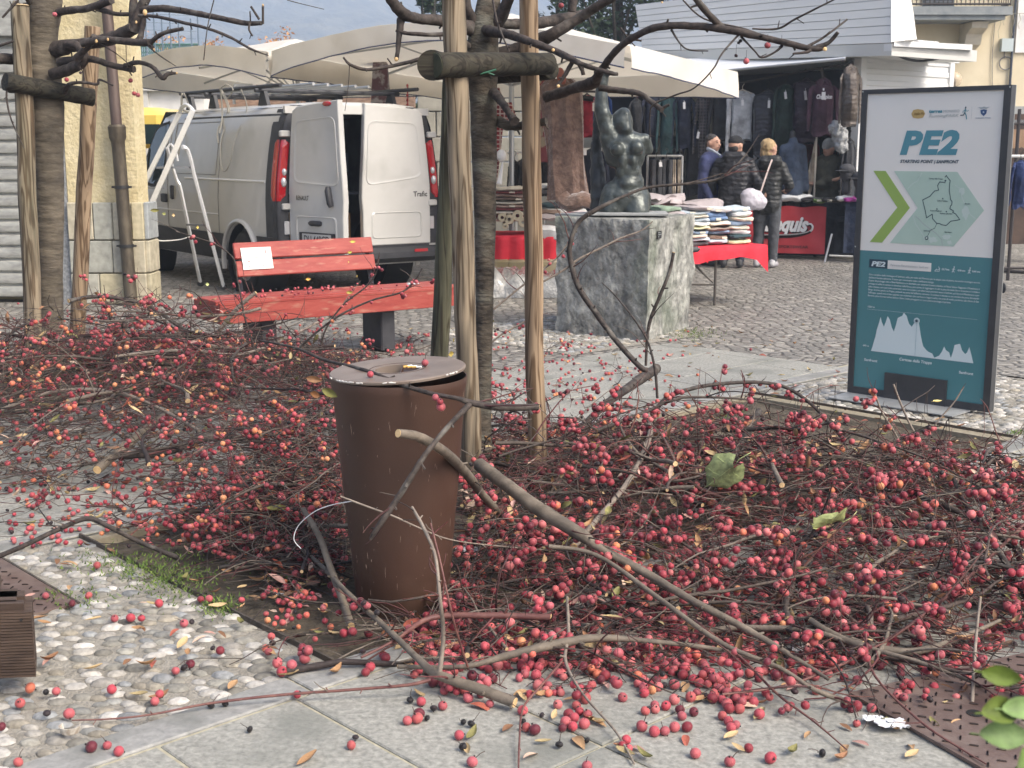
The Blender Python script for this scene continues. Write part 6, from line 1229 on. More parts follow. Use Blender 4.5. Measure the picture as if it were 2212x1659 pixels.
def folded(c, ex, ey, L_, W_, h_, col, label, group, name='folded_jumper', cat='jumper', fuzz=.006):
    o_ = thing(name, c, label, cat, group); mb = MB(); rings = []; rnd = random.Random(sum(map(ord, label)))
    n = 10; a0 = rnd.uniform(0, 9)
    for k in range(n+1):
        u = -L_/2 + L_*k/n; e = 1 - .25*(abs(2*k/n-1))**6; ring = []
        for j in range(14):
            a = 2*PI*j/14; cy = math.copysign(abs(math.cos(a))**.55, math.cos(a)); cz = math.copysign(abs(math.sin(a))**.8, math.sin(a))
            ring.append(c + ex*(u + fuzz*fbm(V((a, a0, 0)), 1, 2)) + ey*(cy*W_/2*e + fuzz*2*fbm(V((u*5, a0, a)), 1, 2)) + UPV*(h_/2 + cz*h_/2*e + fuzz*1.2*fbm(V((u*6, cy*2, a0)), 1, 2)))
        rings.append(ring)
    mb.loft(rings, True, True); nm = 'fold_' + '_'.join(str(int(x*100)) for x in col); m_ = mat(nm, tuple(x*.85 for x in col), tuple(x*1.12 for x in col), rough=.95, scale=9, bump=.5, bscale=40, dist=.006)
    mb.build('fabric', m_, o_)
    if rnd.random() < .3: mb = MB(); mb.obox(c + ex*rnd.uniform(-.1, .05) - ey*(W_/2+.006) + UPV*h_*.3, ex*.06, ey*.004, UPV*h_*.45); mb.build('label_tag', mat('cream_tag', (.6, .56, .45), rough=.7), o_, smooth=False)
    return o_
stk = [('left', 0.62, .0, ['brown', 'taupe', 'sand', 'denim blue', 'taupe', 'pale blue', 'taupe', 'mid blue', 'lilac grey', 'sage green']),
       ('second', .90, -.01, ['dark grey', 'pale blue', 'cream', 'denim blue', 'pale yellow', 'white', 'pale blue', 'cream', 'pale blue', 'lilac grey']),
       ('third', 1.17, .05, ['pale blue', 'brown', 'denim blue', 'taupe', 'cream', 'mid blue', 'mid blue', 'white']),
       ('right', 1.42, .03, ['pale yellow', 'dark teal', 'white', 'cream', 'denim blue', 'cream', 'white', 'pale blue'])]
for nm, a, dy, cl in stk:
    z = TZ + .016; p0 = tA + tx*(a + TL - 1.62)
    for i, cn in enumerate(cl):
        h_ = .037 if nm in ('left', 'second') else .044; c = p0 + ty*(.26 + dy) + tx*rr(-.022, .022); c.z = z
        folded(c, (tx + ty*rr(-.12, .12)).normalized(), (ty - tx*rr(-.12, .12)).normalized(), rr(.235, .29), .36 + rr(-.05, .03), h_*rr(1.0, 1.35), COLN[cn], '%s folded jumper, %s in %s stack on red cloth' % (cn, ORD[i], nm), 'folded jumpers stacked on the red cloth table', fuzz=.013); z += h_
for k, (a, b, z, L_, cn, lb) in enumerate(((.75, .62, .40, .5, 'lilac grey', 'crumpled lilac grey jumper lying on top of the stacks'), (.45, .75, .36, .35, 'wine', 'red and white garment tossed at the back left of the knitwear table'), (1.25, .65, .33, .45, 'lilac grey', 'lilac grey jumper slumped over the right stacks'))):
    c = tA + tx*(a + TL - 1.62) + ty*b; c.z = TZ + z; folded(c, tx, ty, L_, .3, .09, COLN[cn], lb, None, fuzz=.05)
c = tA + tx*(TL-1.62+.62) - ty*.03; c.z = TZ-.02; folded(c, (tx*.9 + UPV*.02).normalized(), ty, .3, .2, .05, COLN['dark grey'], 'dark grey jumper hanging over the front edge of the red cloth', None, fuzz=.015)
# counter with banner
CY_ = 17.55; ct = thing('stall_counter', V((P(1760, 560, CY_).x, CY_, 0)), 'long market counter covered with a dark navy cloth', 'counter')
x0, x1, x2 = P(1560, 500, CY_+.5).x, P(1786, 500, CY_).x, P(1850, 500, 17.0).x
mb = MB(); rows_ = []
for z, o in ((.03, 0), (.4, .01), (.76, .0), (.775, .03), (.775, .3)):
    rows_.append([V((x0 + (x1+.7-x0)*i/40, CY_ + .45*(1-i/40) + o + (.015*math.sin(i*1.9) if z < .7 else 0), z)) for i in range(41)])
mb.loft(rows_, False, False, closed=False); mb.build('cloth', cloth_mat('cloth_counter', (.02, .024, .035)), ct)
mb = MB(); rows_ = []
for z in (.12, .4, .7, .80): rows_.append([V((x1+.12 + .75*i/16, CY_-.45-.2*i/16 + .03*math.sin(i*1.3)*(1-z*.6), z)) for i in range(17)])
rows_.append([p + V((0, .8, 0)) for p in rows_[-1]]); mb.loft(rows_, False, False, closed=False); dc = mb.build('counter_cloth', cloth_mat('cloth_midnight', (.02, .03, .06)), loc=(x1+.5, CY_, 0)); tag(dc, 'midnight blue cloth over the counter end beside the information sign', 'cloth')
mb = MB(); mb.tube([P(1797, 505, CY_-.6), P(1781, 567, CY_-.65)], .013, 6); mb.tube([P(1791, 552, CY_-.6), P(1842, 554, CY_-.6)], .012, 6); mb.build('leg', MATS['dull_alu'], ct)
b0, b1 = V((P(1600, 500, CY_).x, CY_+.30, 0)), V((P(1783, 500, CY_-.06).x, CY_-.06, 0)); bxv = (b1-b0).normalized(); BLn = (b1-b0).length; bn_ = bxv.cross(UPV)
zb0, zb1 = P(1780, 549, CY_-.06).z, P(1780, 447, CY_-.06).z
bnr = thing('advertising_banner', b0 + V((0, 0, 0)), 'red sportswear banner with white script hung on the counter front', 'banner')
mb = MB(); g = [[b0 + bxv*(BLn*i/24) + UPV*(zb0 + (zb1-zb0)*k/8 - .01*math.sin(i*.8)*(k == 8)) + bn_*(.01*math.sin(i*.9+k)) for i in range(25)] for k in range(9)]; mb.loft(g, False, False, closed=False); mb.build('sheet', mat('banner_red', (.42, .03, .04), (.5, .045, .055), rough=.6, scale=3), bnr)
fr2 = lambda a, z, l=.02: (b0 + bxv*(BLn-a) + UPV*z, bxv, UPV, bn_)
hz_ = zb1-zb0
def bline(pts, w_, m_, nm, l):
    mb = MB(); q = bez(pts, 6)
    mb.tube([b0 + bxv*(BLn-a) + UPV*(zb0+z) + bn_*l for a, z, r_ in q], [r_ for a, z, r_ in q], 8, flat=.12); mb.build(nm, m_, bnr)
M_bwh = mat('banner_white', (.68, .68, .68), rough=.6)
for m_, dx, dz, l in ((M_black, -.012, -.018, .02), (M_bwh, 0, 0, .026)):
    text('script_lettering', 'Bequis', .28, (b0 + bxv*(BLn-.83-dx) + UPV*(zb0+.31+dz), bxv, UPV, bn_), m_, bnr, shear=.35, bold=.012, width=.60, lift=l)
    bline([(.25-dx, .40+dz, .013), (.20-dx, .41+dz, .014), (.17-dx, .37+dz, .017), (.20-dx, .31+dz, .022), (.32-dx, .27+dz, .026), (.5-dx, .245+dz, .036), (.7-dx, .235+dz, .045), (.95-dx, .23+dz, .05)], 0, m_, 'script_swash', l)
text('small_lettering', 'SPORTSWEAR', .05, (b0 + bxv*(BLn-.62) + UPV*(zb0+.075), bxv, UPV, bn_), M_black, bnr, bold=.001, width=.40, lift=.02)
for k, (px, Yc, L_, h_, cn, lb) in enumerate(((1722, 17.6, .42, .10, 'white', 'heap of white t-shirts on the counter above the red banner'), (1690, 17.7, .2, .09, 'lilac grey', 'grey folded garment at the left end of the white heap'), (1757, 17.5, .3, .06, 'charcoal', 'dark folded garment right of the white heap'), (1772, 17.4, .16, .05, 'green', 'green garment lying at the counter edge'), (1800, 17.2, .25, .06, 'black', 'black folded garment between the green garment and the caps'), (1826, 17.1, .2, .07, 'white', 'small white garment on the midnight blue cloth'), (1842, 17.0, .2, .06, 'purple', 'purple garment beside the information sign'))):
    folded(V((P(px, 440, Yc).x, Yc+.1, .78 if k < 5 else .805)), V((1, -.1, 0)).normalized(), V((.1, 1, 0)).normalized(), L_, .3, h_, COLN[cn], lb, 'garments on the counter', fuzz=.02)
for k, (px, py, Yc, lb) in enumerate(((1829, 392, 17.1, 'black cap on a black head stand right of the vendor'), (1858, 408, 17.0, 'second black cap on a head stand half hidden by the sign'))):
    h = thing('cap_stand', P(px, 435, Yc), lb, 'cap stand', 'caps on head stands'); c = P(px, py-20, Yc)
    organic('head_form', [('e', c + V((0, 0, -.02)), (.085, .1, .12)), ('c', c + V((0, 0, -.1)), c + V((0, 0, -.24)), .05, .06)], .012, M_blackp, h); mb = MB(); mb.ball(c + V((0, 0, .03)), .105, 16, 8, sq=(1, 1.1, .8)); mb.box(c + V((-.09, -.06, .02)), (.14, .12, .012), bev=.005); mb.build('cap', c_char, h)
# left blanket stall
BSY = 13.9
bt = thing('blanket_table', V((P(1130, 600, BSY).x, BSY, 0)), 'market table under a red cloth stacked with blankets behind the timber posts', 'table'); x0, x1 = P(1056, 500, BSY).x, P(1290, 500, BSY+.6).x; zt = P(1100, 512, BSY).z
mb = MB(); rows_ = []
for i_, (z, o) in enumerate(((.30, 0), (.5, .0), (zt, .0), (zt+.01, .02), (zt+.01, .9))): rows_.append([V((x0 + (x1-x0)*i/30, BSY + o + .02*math.sin(i*1.4)*(1 if z < .6 else 0), (z if not (i_ == 0 and i > 16) else P(1200, 625, BSY).z))) for i in range(31)])
mb.loft(rows_, False, False, closed=False); mb.build('red_cloth', M_redcl, bt, auto=None)
mb = MB()
for px in (1075, 1100, 1132, 1190): mb.cyl((P(px, 500, BSY+.2).x, BSY+.2, 0), (P(px, 500, BSY+.2).x, BSY+.2, zt), .025, 6)
mb.cyl((P(1075, 500, BSY+.2).x, BSY+.15, .3), (P(1190, 500, BSY+.2).x, BSY+.15, .3), .02, 6); mb.build('leg', M_metal, bt)
cols_ = ['rose beige', 'maroon', 'cream', 'maroon', 'rose beige', 'cream', 'brown', 'rose beige', 'maroon', 'cream']
for i in range(10):
    folded(V((P(1105, 500, BSY+.25).x + rr(-.02, .02), BSY+.28, zt + .16 + .037*i)), V((1, .1, 0)).normalized(), V((-.1, 1, 0)).normalized(), .48 - .02*(i % 3), .42, .04, COLN[cols_[i]], '%s patterned blanket, %s of the blanket stack on the red cloth' % (cols_[i], ORD[i]), 'blankets stacked on the stall table', 'folded_blanket', 'blanket', .012)
for i, (px, py, r_) in enumerate(((1085, 470, .05), (1100, 474, .055), (1092, 488, .035), (1118, 466, .06), (1130, 480, .055))):
    o_ = thing('fabric_roll', P(px, py, BSY), ['cream fabric roll lowest left under the blanket stack', 'cream fabric roll beside the lowest left one', 'thin cream fabric roll under two thicker rolls', 'thick pale roll under the blanket stack near the right post', 'pale fabric roll half hidden by the right timber post'][i], 'fabric roll', 'fabric rolls'); p = P(px, py, BSY+.04); mb = MB(); mb.lathe([(r_*.35, 0), (r_*.9, 0), (r_, .01), (r_, .6)], p, 20, M=Matrix(((1, 0, 0), (0, 0, 1), (0, 1, 0)))); mb.build('fabric', mat('roll_cream', (.42, .36, .24), (.5, .44, .32), rough=.9, scale=8), o_)
for i, (px, cn, lb, z, L_) in enumerate(((1190, 'white', 'white plastic bag on the red cloth beside the stone block', .0, .26), (1190, 'lilac grey', 'striped folded sheets on the white plastic bag', .17, .3), (1182, 'brown', 'brown folded throw beside the timber post on the blanket table', .22, .3), (1222, 'white', 'white sheet lying between brown blanket and stone block', .22, .5), (1215, 'dark teal', 'dark blue folded garment under the hanging brown blanket', .28, .5), (1180, 'charcoal', 'dark folded clothes pile behind the right timber post', .42, .35), (1180, 'white', 'white cloth on the dark folded pile behind the right post', .49, .3))):
    folded(V((P(px, 500, BSY-.0).x, BSY+.15+.12*i, zt + z - (.05 if i == 0 else 0))), V((1, .05, 0)), V((0, 1, 0)), L_, .35, .17 if i == 0 else .06, COLN[cn], lb, None, 'folded_textile' if i else 'plastic_bag', 'textile' if i else 'bag', .02)
fz = thing('hanging_blanket', P(1218, 300, 13.2), 'long brown plush blanket hanging from the canopy beside the statue', 'blanket')
M_plush = mat('brown_plush', (.09, .05, .035), (.2, .125, .09), rough=1, scale=14, detail=9, bump=1, bscale=34, dist=.015, sheen=.6)
mb = MB(); rings = []
for k in range(30):
    t = k/29; y = 170 + 262*t; px = 1210 + 18*t; w_ = (.14 if k == 0 else (.19 if k == 1 else .235))*.92 - .02*math.sin(t*3); Yk = 13.2
    rings.append([P(px, y, Yk) + V((math.cos(a)*w_ + .012*math.sin(a*3+t*7), math.sin(a)*(.05+.03*t) + .015*math.cos(a*7), 0)) for a in [2*PI*j/28 for j in range(28)]])
mb.loft(rings, True, True); mb.build('drop', M_plush, fz)
mb = MB(); mb.tube(bez([P(1215, 425, 13.15), P(1232, 438, 13.1), P(1262, 432, 13.05), P(1287, 448, 13.0)], 5), [.1, .1, .1, .1, .1, .11, .11, .11, .11, .11, .1, .09, .08, .06, .05, .04], 12, flat=.7, wob=.1); mb.build('fold', M_plush, fz)
mb = MB(); mb.ball(P(1210, 160, 13.1), .06, 8, 6, sq=(.7, .3, 1.1)); mb.ball(P(1216, 172, 13.1), .05, 8, 6, sq=(.7, .3, 1)); mb.build('rosette', mat('copper_leaf', (.25, .07, .04), rough=.5), fz)
fz = thing('hanging_towel', P(1178, 300, 13.6), 'beige and maroon tapestry hanging between the right post and the brown blanket', 'towel'); mb = MB(); mb.box(P(1180, 262, 13.7), (.2, .03, .85), bev=.01); mb.build('cloth', mat('tapestry', (.32, .26, .17), (.2, .05, .05), rough=.95, scale=5, contrast=(.45, .5)), fz)
fz = thing('hanging_garland', P(1085, 260, 13.8), 'red checked fabric hanging behind the middle tree with a pale ball beneath', 'garland'); mb = MB(); mb.tube([P(1070, 190, 13.8), P(1076, 240, 13.8), P(1074, 290, 13.8), P(1068, 350, 13.8), P(1066, 400, 13.8)], [.05, .08, .06, .05, .03], 8, wob=.2); mb.tube([P(1095, 222, 13.8), P(1100, 262, 13.8)], [.05, .09], 8); mb.build('checked_cloth', cloth_mat('plaid_red', (.2, .02, .02), plaid=(.4, .3, .25)), fz); mb = MB(); mb.ball(P(1083, 336, 13.75), .055, 12, 8, sq=(1, 1, 1.2)); mb.tube([P(1086, 350, 13.75), P(1078, 398, 13.7)], [.008, .03], 6); mb.build('pale_ball', M_white, fz)
for i, (px, yt, m_, lb) in enumerate(((1130, 345, c_char, 'charcoal jacket hanging low behind the middle tree'), (1112, 350, c_blk, 'black jacket hanging low beside the grey pole'), (1178, 345, c_blk, 'black jacket hanging low behind the right post'))): garment('jacket', px, yt, yt+75, 14, 15.8, m_, lb, group='jackets on the display rail', puff=.06)
# plastic wrapped goods under the table
pw = thing('wrapped_goods', V((P(1120, 680, 13.4).x, 13.3, 0)), 'clear plastic sheet over boxes on the ground beneath the blanket stall', 'wrapped goods')
mb = MB(); rows_ = []; nx = 22
for j in range(9):
    a = PI*j/8; rows_.append([V((P(1062, 600, 13.0).x + (P(1212, 600, 13.0).x-P(1062, 600, 13.0).x)*i/nx, 13.35 - math.cos(a)*.42, .02 + math.sin(a)**.5*.30*(.75+.3*fbm(V((i*.3, j*.5, 0)), 1, 3)) if 0 < j < 8 else .0)) for i in range(nx+1)])
mb.loft(rows_, False, False, closed=False); mb.build('plastic_sheet', mat('plastic_sheet', (.2, .2, .19), (.34, .34, .32), rough=.2, scale=4, bump=1, bscale=9, dist=.06, coat=.5), pw, auto=None)
mb = MB()
for k in range(4): mb.box((P(1080+k*36, 600, 13.5).x, 13.9, .16), (.2, .3, .3), bev=.02)
mb.build('box', mat('pale_card', (.35, .33, .28), (.25, .2, .1), rough=.8, scale=2), pw)
# far right stall beyond the sign
fs = thing('clothes_rack', V((P(2230, 600, 13.5).x, 13.5, 0)), 'black clothes rack with shelves behind the sign at the right edge', 'rack'); mb = MB()
xa, xb = P(2130, 500, 13.5).x, P(2330, 500, 13.5).x
for z in (.25, 1.3, 1.75): mb.cyl((xa, 13.5, z), (xb, 13.5, z), .016, 6)
for x in (xa, P(2184, 500, 13.5).x, xb): mb.cyl((x, 13.5, .12), (x, 13.5, 1.9), .018, 6)
mb.cyl((xa, 13.9, .2), (xb, 13.2, .2), .02, 6)
mb.build('frame', M_rail, fs); mb = MB(); mb.cyl((xa, 13.35, 1.42), (xb, 13.35, 1.42), .015, 6); mb.build('rail', M_white, fs)
mb = MB(); mb.ball((P(2176, 500, 13.3).x, 13.3, .06), .055, 12, 6, sq=(.4, 1, 1)); mb.build('castor', M_blackp, fs)
for i, (px, yt, yb, hw, m_, lb) in enumerate(((2205, 346, 448, 20, cloth_mat('cloth_royal', (.03, .05, .14)), 'royal blue jacket hanging at the right edge beyond the sign'), (2172, 345, 480, 9, c_navy, 'navy trousers hanging just right of the sign'), (2160, 400, 545, 14, c_navy, 'long navy coat hanging behind the right frame of the sign'))): garment('jacket', px, yt, yb, hw, 13.3, m_, lb, group='clothes on the right rack', puff=.05)
mb = MB(); mb.box((P(2205, 285, 14.2).x, 14.2, P(2205, 300, 14.2).z), (.5, .4, .2)); bxx = mb.build('cardboard_box', mat('cardboard', (.25, .16, .1), (.33, .22, .14), rough=.9, scale=5), loc=(P(2205, 285, 14.2).x, 14.2, 1.5), smooth=False); tag(bxx, 'brown cardboard box on the rack shelf at the right edge', 'box')
ra = thing('awning_bar', P(2212, 240, 16)*1, 'grey awning edge showing right of the sign top', 'awning'); mb = MB(); mb.box((P(2230, 240, 16).x, 16, P(2230, 238, 16).z), (.9, .1, .09)); mb.box((P(2230, 240, 16).x, 16.3, P(2230, 262, 16).z), (.9, .5, .04)); mb.build('bar', mat('awning_grey', (.3, .31, .3), rough=.6), ra, smooth=False)
dk = thing('dark_shelf', V((P(2240, 300, 17).x, 17, 0)), 'dark brown stall backboard behind the right rack', 'stall board'); mb = MB(); mb.box((P(2235, 300, 17).x, 17, 1.1), (1.1, .1, 1.7)); mb.build('board', mat('dark_brown', (.05, .035, .03), (.09, .06, .045), rough=.9, scale=4), dk, smooth=False)

# ================= PEOPLE =================
M_skin = mat('skin', (.42, .24, .17), (.5, .3, .22), rough=.6, scale=20); M_hair = mat('dark_hair', (.015, .013, .013), (.06, .055, .055), rough=.8, scale=50, bump=.6, bscale=60); M_blond = mat('blonde_hair', (.26, .18, .085), (.4, .29, .15), rough=.6, scale=25, detail=6, stretch=(1, 1, .3), bump=.8, bscale=30)
M_shoe = mat('white_shoe', (.5, .5, .5), (.3, .28, .32), rough=.6, scale=20); M_eye = mat('eye_dark', (.02, .015, .012), rough=.3); M_lips = mat('lips', (.32, .12, .1), rough=.5)
def head(prims, c, fdir, s=1.0):
    """c centre of skull; fdir unit facing vector; returns prims for skull, jaw, nose, ears, neck"""
    r = UPV.cross(fdir)*-1; zr = math.atan2(fdir.y, fdir.x) - PI/2
    return [('e', c, (.076*s, .096*s, .098*s), (0, 0, zr)), ('e', c + fdir*.028*s - UPV*.055*s, (.058*s, .066*s, .062*s), (0, 0, zr)), ('e', c + fdir*.045*s - UPV*.09*s, (.034*s, .036*s, .026*s), (0, 0, zr)),
      ('c', c + fdir*.088*s + UPV*.012, c + fdir*.108*s - UPV*.028, .008, .015), ('c', c + fdir*.082*s + r*.03 + UPV*.024, c + fdir*.082*s - r*.03 + UPV*.024, .014, .014), ('e', c + r*.078*s - UPV*.01, (.014, .022, .032), (0, 0, zr)), ('e', c - r*.078*s - UPV*.01, (.014, .022, .032), (0, 0, zr)),
      ('c', c + fdir*.088*s - UPV*.052*s - r*.02, c + fdir*.088*s - UPV*.052*s + r*.02, .011, .011), ('c', c - UPV*.07*s - fdir*.01, c - UPV*.17*s - fdir*.02, .055, .06)]
def face(par, c, f, s=1.0):
    r = UPV.cross(f)*-1; mb = MB()
    for k in (-1, 1): mb.ball(c + f*.086*s + r*.031*k + UPV*.004, .011, 10, 6, sq=(1, .7, .6))
    mb.build('eyes', M_eye, par); mb = MB()
    for k in (-1, 1): mb.tube([c + f*.09*s + r*(.014*k) + UPV*.024, c + f*.088*s + r*(.034*k) + UPV*.03, c + f*.078*s + r*(.05*k) + UPV*.02], [.004, .005, .003], 5)
    mb.build('eyebrows', M_hair, par); mb = MB(); mb.tube([c + f*.094*s - r*.022 - UPV*.056, c + f*.102*s - UPV*.053, c + f*.094*s + r*.022 - UPV*.056], [.003, .006, .003], 6); mb.build('mouth', M_lips, par)
def hand(w_, d, side, curl=.5):
    """palm, five unequal bent fingers, thumb from the side of the palm"""
    s = side; n = d.cross(s).normalized(); pr = [('c', w_, w_ + d*.05, .026, .033, 0.6), ('c', w_ + d*.05 + s*.015, w_ + d*.085 - s*.0, .028, .024)]
    for k, L_ in enumerate((.062, .072, .066, .05)):
        b = w_ + d*.085 + s*(.03-.02*k); m1 = b + (d + n*curl*.5).normalized()*L_*.5; pr += [('c', b, m1, .0098, .0090), ('c', m1, m1 + (d + n*curl*1.6).normalized()*L_*.5, .0090, .0078)]
    t0 = w_ + d*.025 + s*.03; t1 = t0 + (d*.6 + s*.6).normalized()*.035; pr += [('c', t0, t1, .013, .011), ('c', t1, t1 + (d + n*.4).normalized()*.03, .011, .009)]
    return pr
def person(label, base, f, height, jacket, trousers, hairfn, arms, jk_extra=None, turn=None, lean=V((0, 0, 0)), bulk=1.0, shoe=None, hs=1.0, coatlen=.46):
    """standing figure; f = body facing; arms = list of (shoulder side, elbow offset, hand offset)"""
    p = thing('person', base, label, 'person'); h = height; r = V((f.y, -f.x, 0)); hf = turn or f
    def L(x, y, z): return base + r*x + f*y + UPV*z*h + lean*z
    c = L(0, .01, .928); pr = head([], c, hf, hs)
    pr += [('c', L(0, 0, .80), L(0, 0, .72), .11, .13), ('c', L(0, 0, .72), L(0, 0, .55), .125, .12), ('c', L(-.1, 0, .8), L(.1, 0, .8), .06, .06), ('c', L(0, 0, .81), L(0, 0, .88), .065, .05)]
    for k in (-1, 1): pr += [('c', L(.09*k, 0, .50), L(.095*k, .01, .28), .078, .055), ('c', L(.095*k, .01, .28), L(.10*k, -.01, .05), .052, .035), ('c', L(.10*k, -.03, .035), L(.105*k, .1, .022), .036, .03)]
    jk = [('c', L(-.13*bulk, 0, .795), L(.13*bulk, 0, .795), .085, .085), ('c', L(0, 0, .76), L(0, .01, .62), .17*bulk, .165*bulk), ('c', L(-.06, 0, .78), L(-.05, 0, .58), .15*bulk, .15*bulk), ('c', L(.06, 0, .78), L(.05, 0, .58), .15*bulk, .15*bulk), ('c', L(-.055, 0, .6), L(-.06, 0, coatlen+.05), .15*bulk, .145*bulk), ('c', L(.055, 0, .6), L(.06, 0, coatlen+.05), .15*bulk, .145*bulk)]
    for k, el, ha in arms:
        sh, e, w_ = L(.19*k*bulk, 0, .79), L(*el), L(*ha); d = (w_-e).normalized(); pr += [('c', sh, e, .045, .04), ('c', e, w_, .04, .026)] + hand(w_, d, r*(-k)); jk += [('c', sh, e, .082*bulk, .068*bulk), ('c', e, w_ - d*.02, .066*bulk, .046*bulk)]
    body = organic('body', pr, .0105, M_skin, p, smooth_it=3)
    if jk_extra: jk += jk_extra(L)
    organic('jacket', jk, .016, jacket, p, smooth_it=4, disp=lambda v: .008*fbm(v, 9, 3))
    tr_ = []
    for k in (-1, 1): tr_ += [('c', L(.085*k, 0, .52), L(.095*k, .01, .28), .105, .075), ('c', L(.095*k, .01, .28), L(.10*k, -.01, .065), .072, .062)]
    organic('trousers', tr_, .016, trousers, p, disp=lambda v: .008*fbm(v, 8, 3))
    for k in (-1, 1): organic('shoe', [('c', L(.10*k, -.05, .03), L(.107*k, .13, .022), .046, .038), ('e', L(.10*k, -.04, .045), (.045, .05, .045))], .009, shoe or M_blackp, p)
    face(p, c, hf, hs); hairfn(p, c, hf, L, h); return p
def gb_(px, Y): return V((P(px, 500, Y).x, Y, 0))
toward = lambda d: az(d)
# man in blue
def hair1(p, c, f, L, h): organic('hair', [('e', c + UPV*.045 - f*.022, (.078, .088, .07), (0, 0, math.atan2(f.y, f.x)-PI/2)), ('e', c - f*.055 + UPV*.005, (.07, .05, .07), (0, 0, math.atan2(f.y, f.x)-PI/2))], .008, M_hair, p, disp=lambda v: .007*fbm(v, 45, 3)); mb = MB(); mb.tube([L(-.09, .05, .865), L(-.05, -.04, .885), L(.05, -.04, .885), L(.09, .06, .865), L(.03, .13, .83)], [.02, .026, .026, .02, .016], 6, flat=.6); mb.build('shirt_collar', mat('pale_check', (.35, .42, .5), (.5, .55, .6), rough=.8, scale=30), p)
person('man with grey hair in a navy blue jumper and pale blue collar looking right', gb_(1533, 16.6), az(120), 1.69, cloth_mat('cloth_bluejumper', (.035, .045, .12)), cloth_mat('cloth_taupe', (.16, .14, .12)), hair1, [(1, (.27, -.02, .64), (.24, .1, .50)), (-1, (-.27, 0, .64), (-.22, .12, .5))], turn=az(132), bulk=.98)
def hood(L): return [('c', L(-.09, -.09, .845), L(.09, -.09, .845), .065, .065), ('c', L(-.1, -.03, .83), L(.1, -.03, .83), .07, .07)]
def hair2(p, c, f, L, h): organic('cap', [('e', c + UPV*.045, (.088, .105, .075), (0, 0, math.atan2(f.y, f.x)-PI/2)), ('c', c + f*.10 + UPV*.035, c + f*.15 + UPV*.025, .03, .02)], .009, c_blk, p); organic('hair', [('e', c - f*.035 - UPV*.03, (.074, .065, .07), (0, 0, math.atan2(f.y, f.x)-PI/2))], .01, M_hair, p)
person('person in a black quilted jacket and black cap seen from behind', gb_(1583, 16.3), az(15), 1.66, cloth_mat('quilt_black', (.016, .017, .022), quilt=5.5, rough=.5), c_navy, hair2, [(1, (.30, -.01, .64), (.27, .16, .52)), (-1, (-.30, 0, .64), (-.26, .14, .52))], jk_extra=hood, bulk=.98, turn=az(50), hs=1.08, coatlen=.45)
def hair3(p, c, f, L, h):
    organic('hair', [('e', c + UPV*.025 - f*.025, (.092, .10, .095), (0, 0, math.atan2(f.y, f.x)-PI/2)), ('e', c - f*.045 - UPV*.06, (.085, .06, .085)), ('c', c - f*.02 - UPV*.08 + L(0, 0, 0)*0, c - f*.05 - UPV*.13, .05, .05)], .01, M_blond, p, disp=lambda v: .01*fbm(v, 25, 3))
w3 = gb_(1655, 16.35)
pw3 = person('blonde woman in a black quilted coat with a pale shoulder bag seen from behind', w3, az(25), 1.62, cloth_mat('quilt_coat', (.02, .022, .022), quilt=5.5, rough=.5), cloth_mat('cloth_jean', (.07, .075, .085)), hair3, [(1, (.28, .02, .64), (.2, .2, .6)), (-1, (-.28, 0, .64), (-.22, .12, .52))], jk_extra=lambda L: [('c', L(-.02, -.13, .82), L(.12, -.12, .83), .085, .08)], bulk=.86, hs=1.08, shoe=M_shoe, turn=az(60), coatlen=.42)
bg = thing('shoulder_bag', P(1628, 430, 15.9), 'pale lilac shoulder bag hanging on the blonde woman', 'bag'); M_bag = mat('bag_lilac', (.4, .38, .43), (.52, .5, .55), rough=.45, scale=6, bump=.6, bscale=14, dist=.02)
organic('pouch', [('e', P(1626, 432, 15.95), (.15, .08, .13)), ('e', P(1620, 424, 15.95), (.12, .07, .1)), ('e', P(1640, 436, 15.95), (.1, .07, .1))], .014, M_bag, bg, disp=lambda v: .012*fbm(v, 14, 3)); mb = MB(); mb.tube(bez([P(1640, 425, 15.97), P(1650, 395, 16.0), P(1662, 360, 16.08), P(1668, 345, 16.12)], 4), .017, 6, flat=.35); mb.build('strap', mat('strap_pink', (.4, .33, .31), rough=.6), bg)
def hair4(p, c, f, L, h): organic('woolly_hat', [('e', c + UPV*.05, (.09, .105, .09), (0, 0, math.atan2(f.y, f.x)-PI/2)), ('c', c + UPV*.03 - f*.06, c + UPV*.03 + f*.05, .07, .07)], .009, cloth_mat('grey_knit', (.42, .44, .44)), p); mb = MB(); mb.tube([L(-.06, .05, .83), L(0, .09, .815), L(.06, .05, .83)], .02, 6); mb.build('neck_warmer', mat('lime_cloth', (.4, .5, .08), rough=.9), p)
person('vendor in a grey woolly hat and green brown fleece with folded arms behind the counter', gb_(1783, 18.0), az(205), 1.62, cloth_mat('cloth_olive', (.075, .075, .055)), c_blk, hair4, [(1, (.27, .03, .62), (-.1, .22, .66)), (-1, (-.27, .05, .62), (.12, .24, .63))], turn=az(230), bulk=1.05)
sc_ = thing('hanging_scarf', P(1757, 380, 17.9), 'cream shirt hanging beside the vendor', 'shirt'); mb = MB(); mb.tube([P(1763, 300, 17.9), P(1760, 330, 17.9), P(1755, 370, 17.9), P(1748, 420, 17.9)], [.02, .06, .1, .03], 10, flat=.3); mb.build('cloth', c_bge, sc_); mb = MB(); mb.cyl(P(1764, 292, 17.8), V((P(1764, 292, 17.8).x, 17.8, .75)), .012, 6); mb.build('pole', M_hangw, sc_)
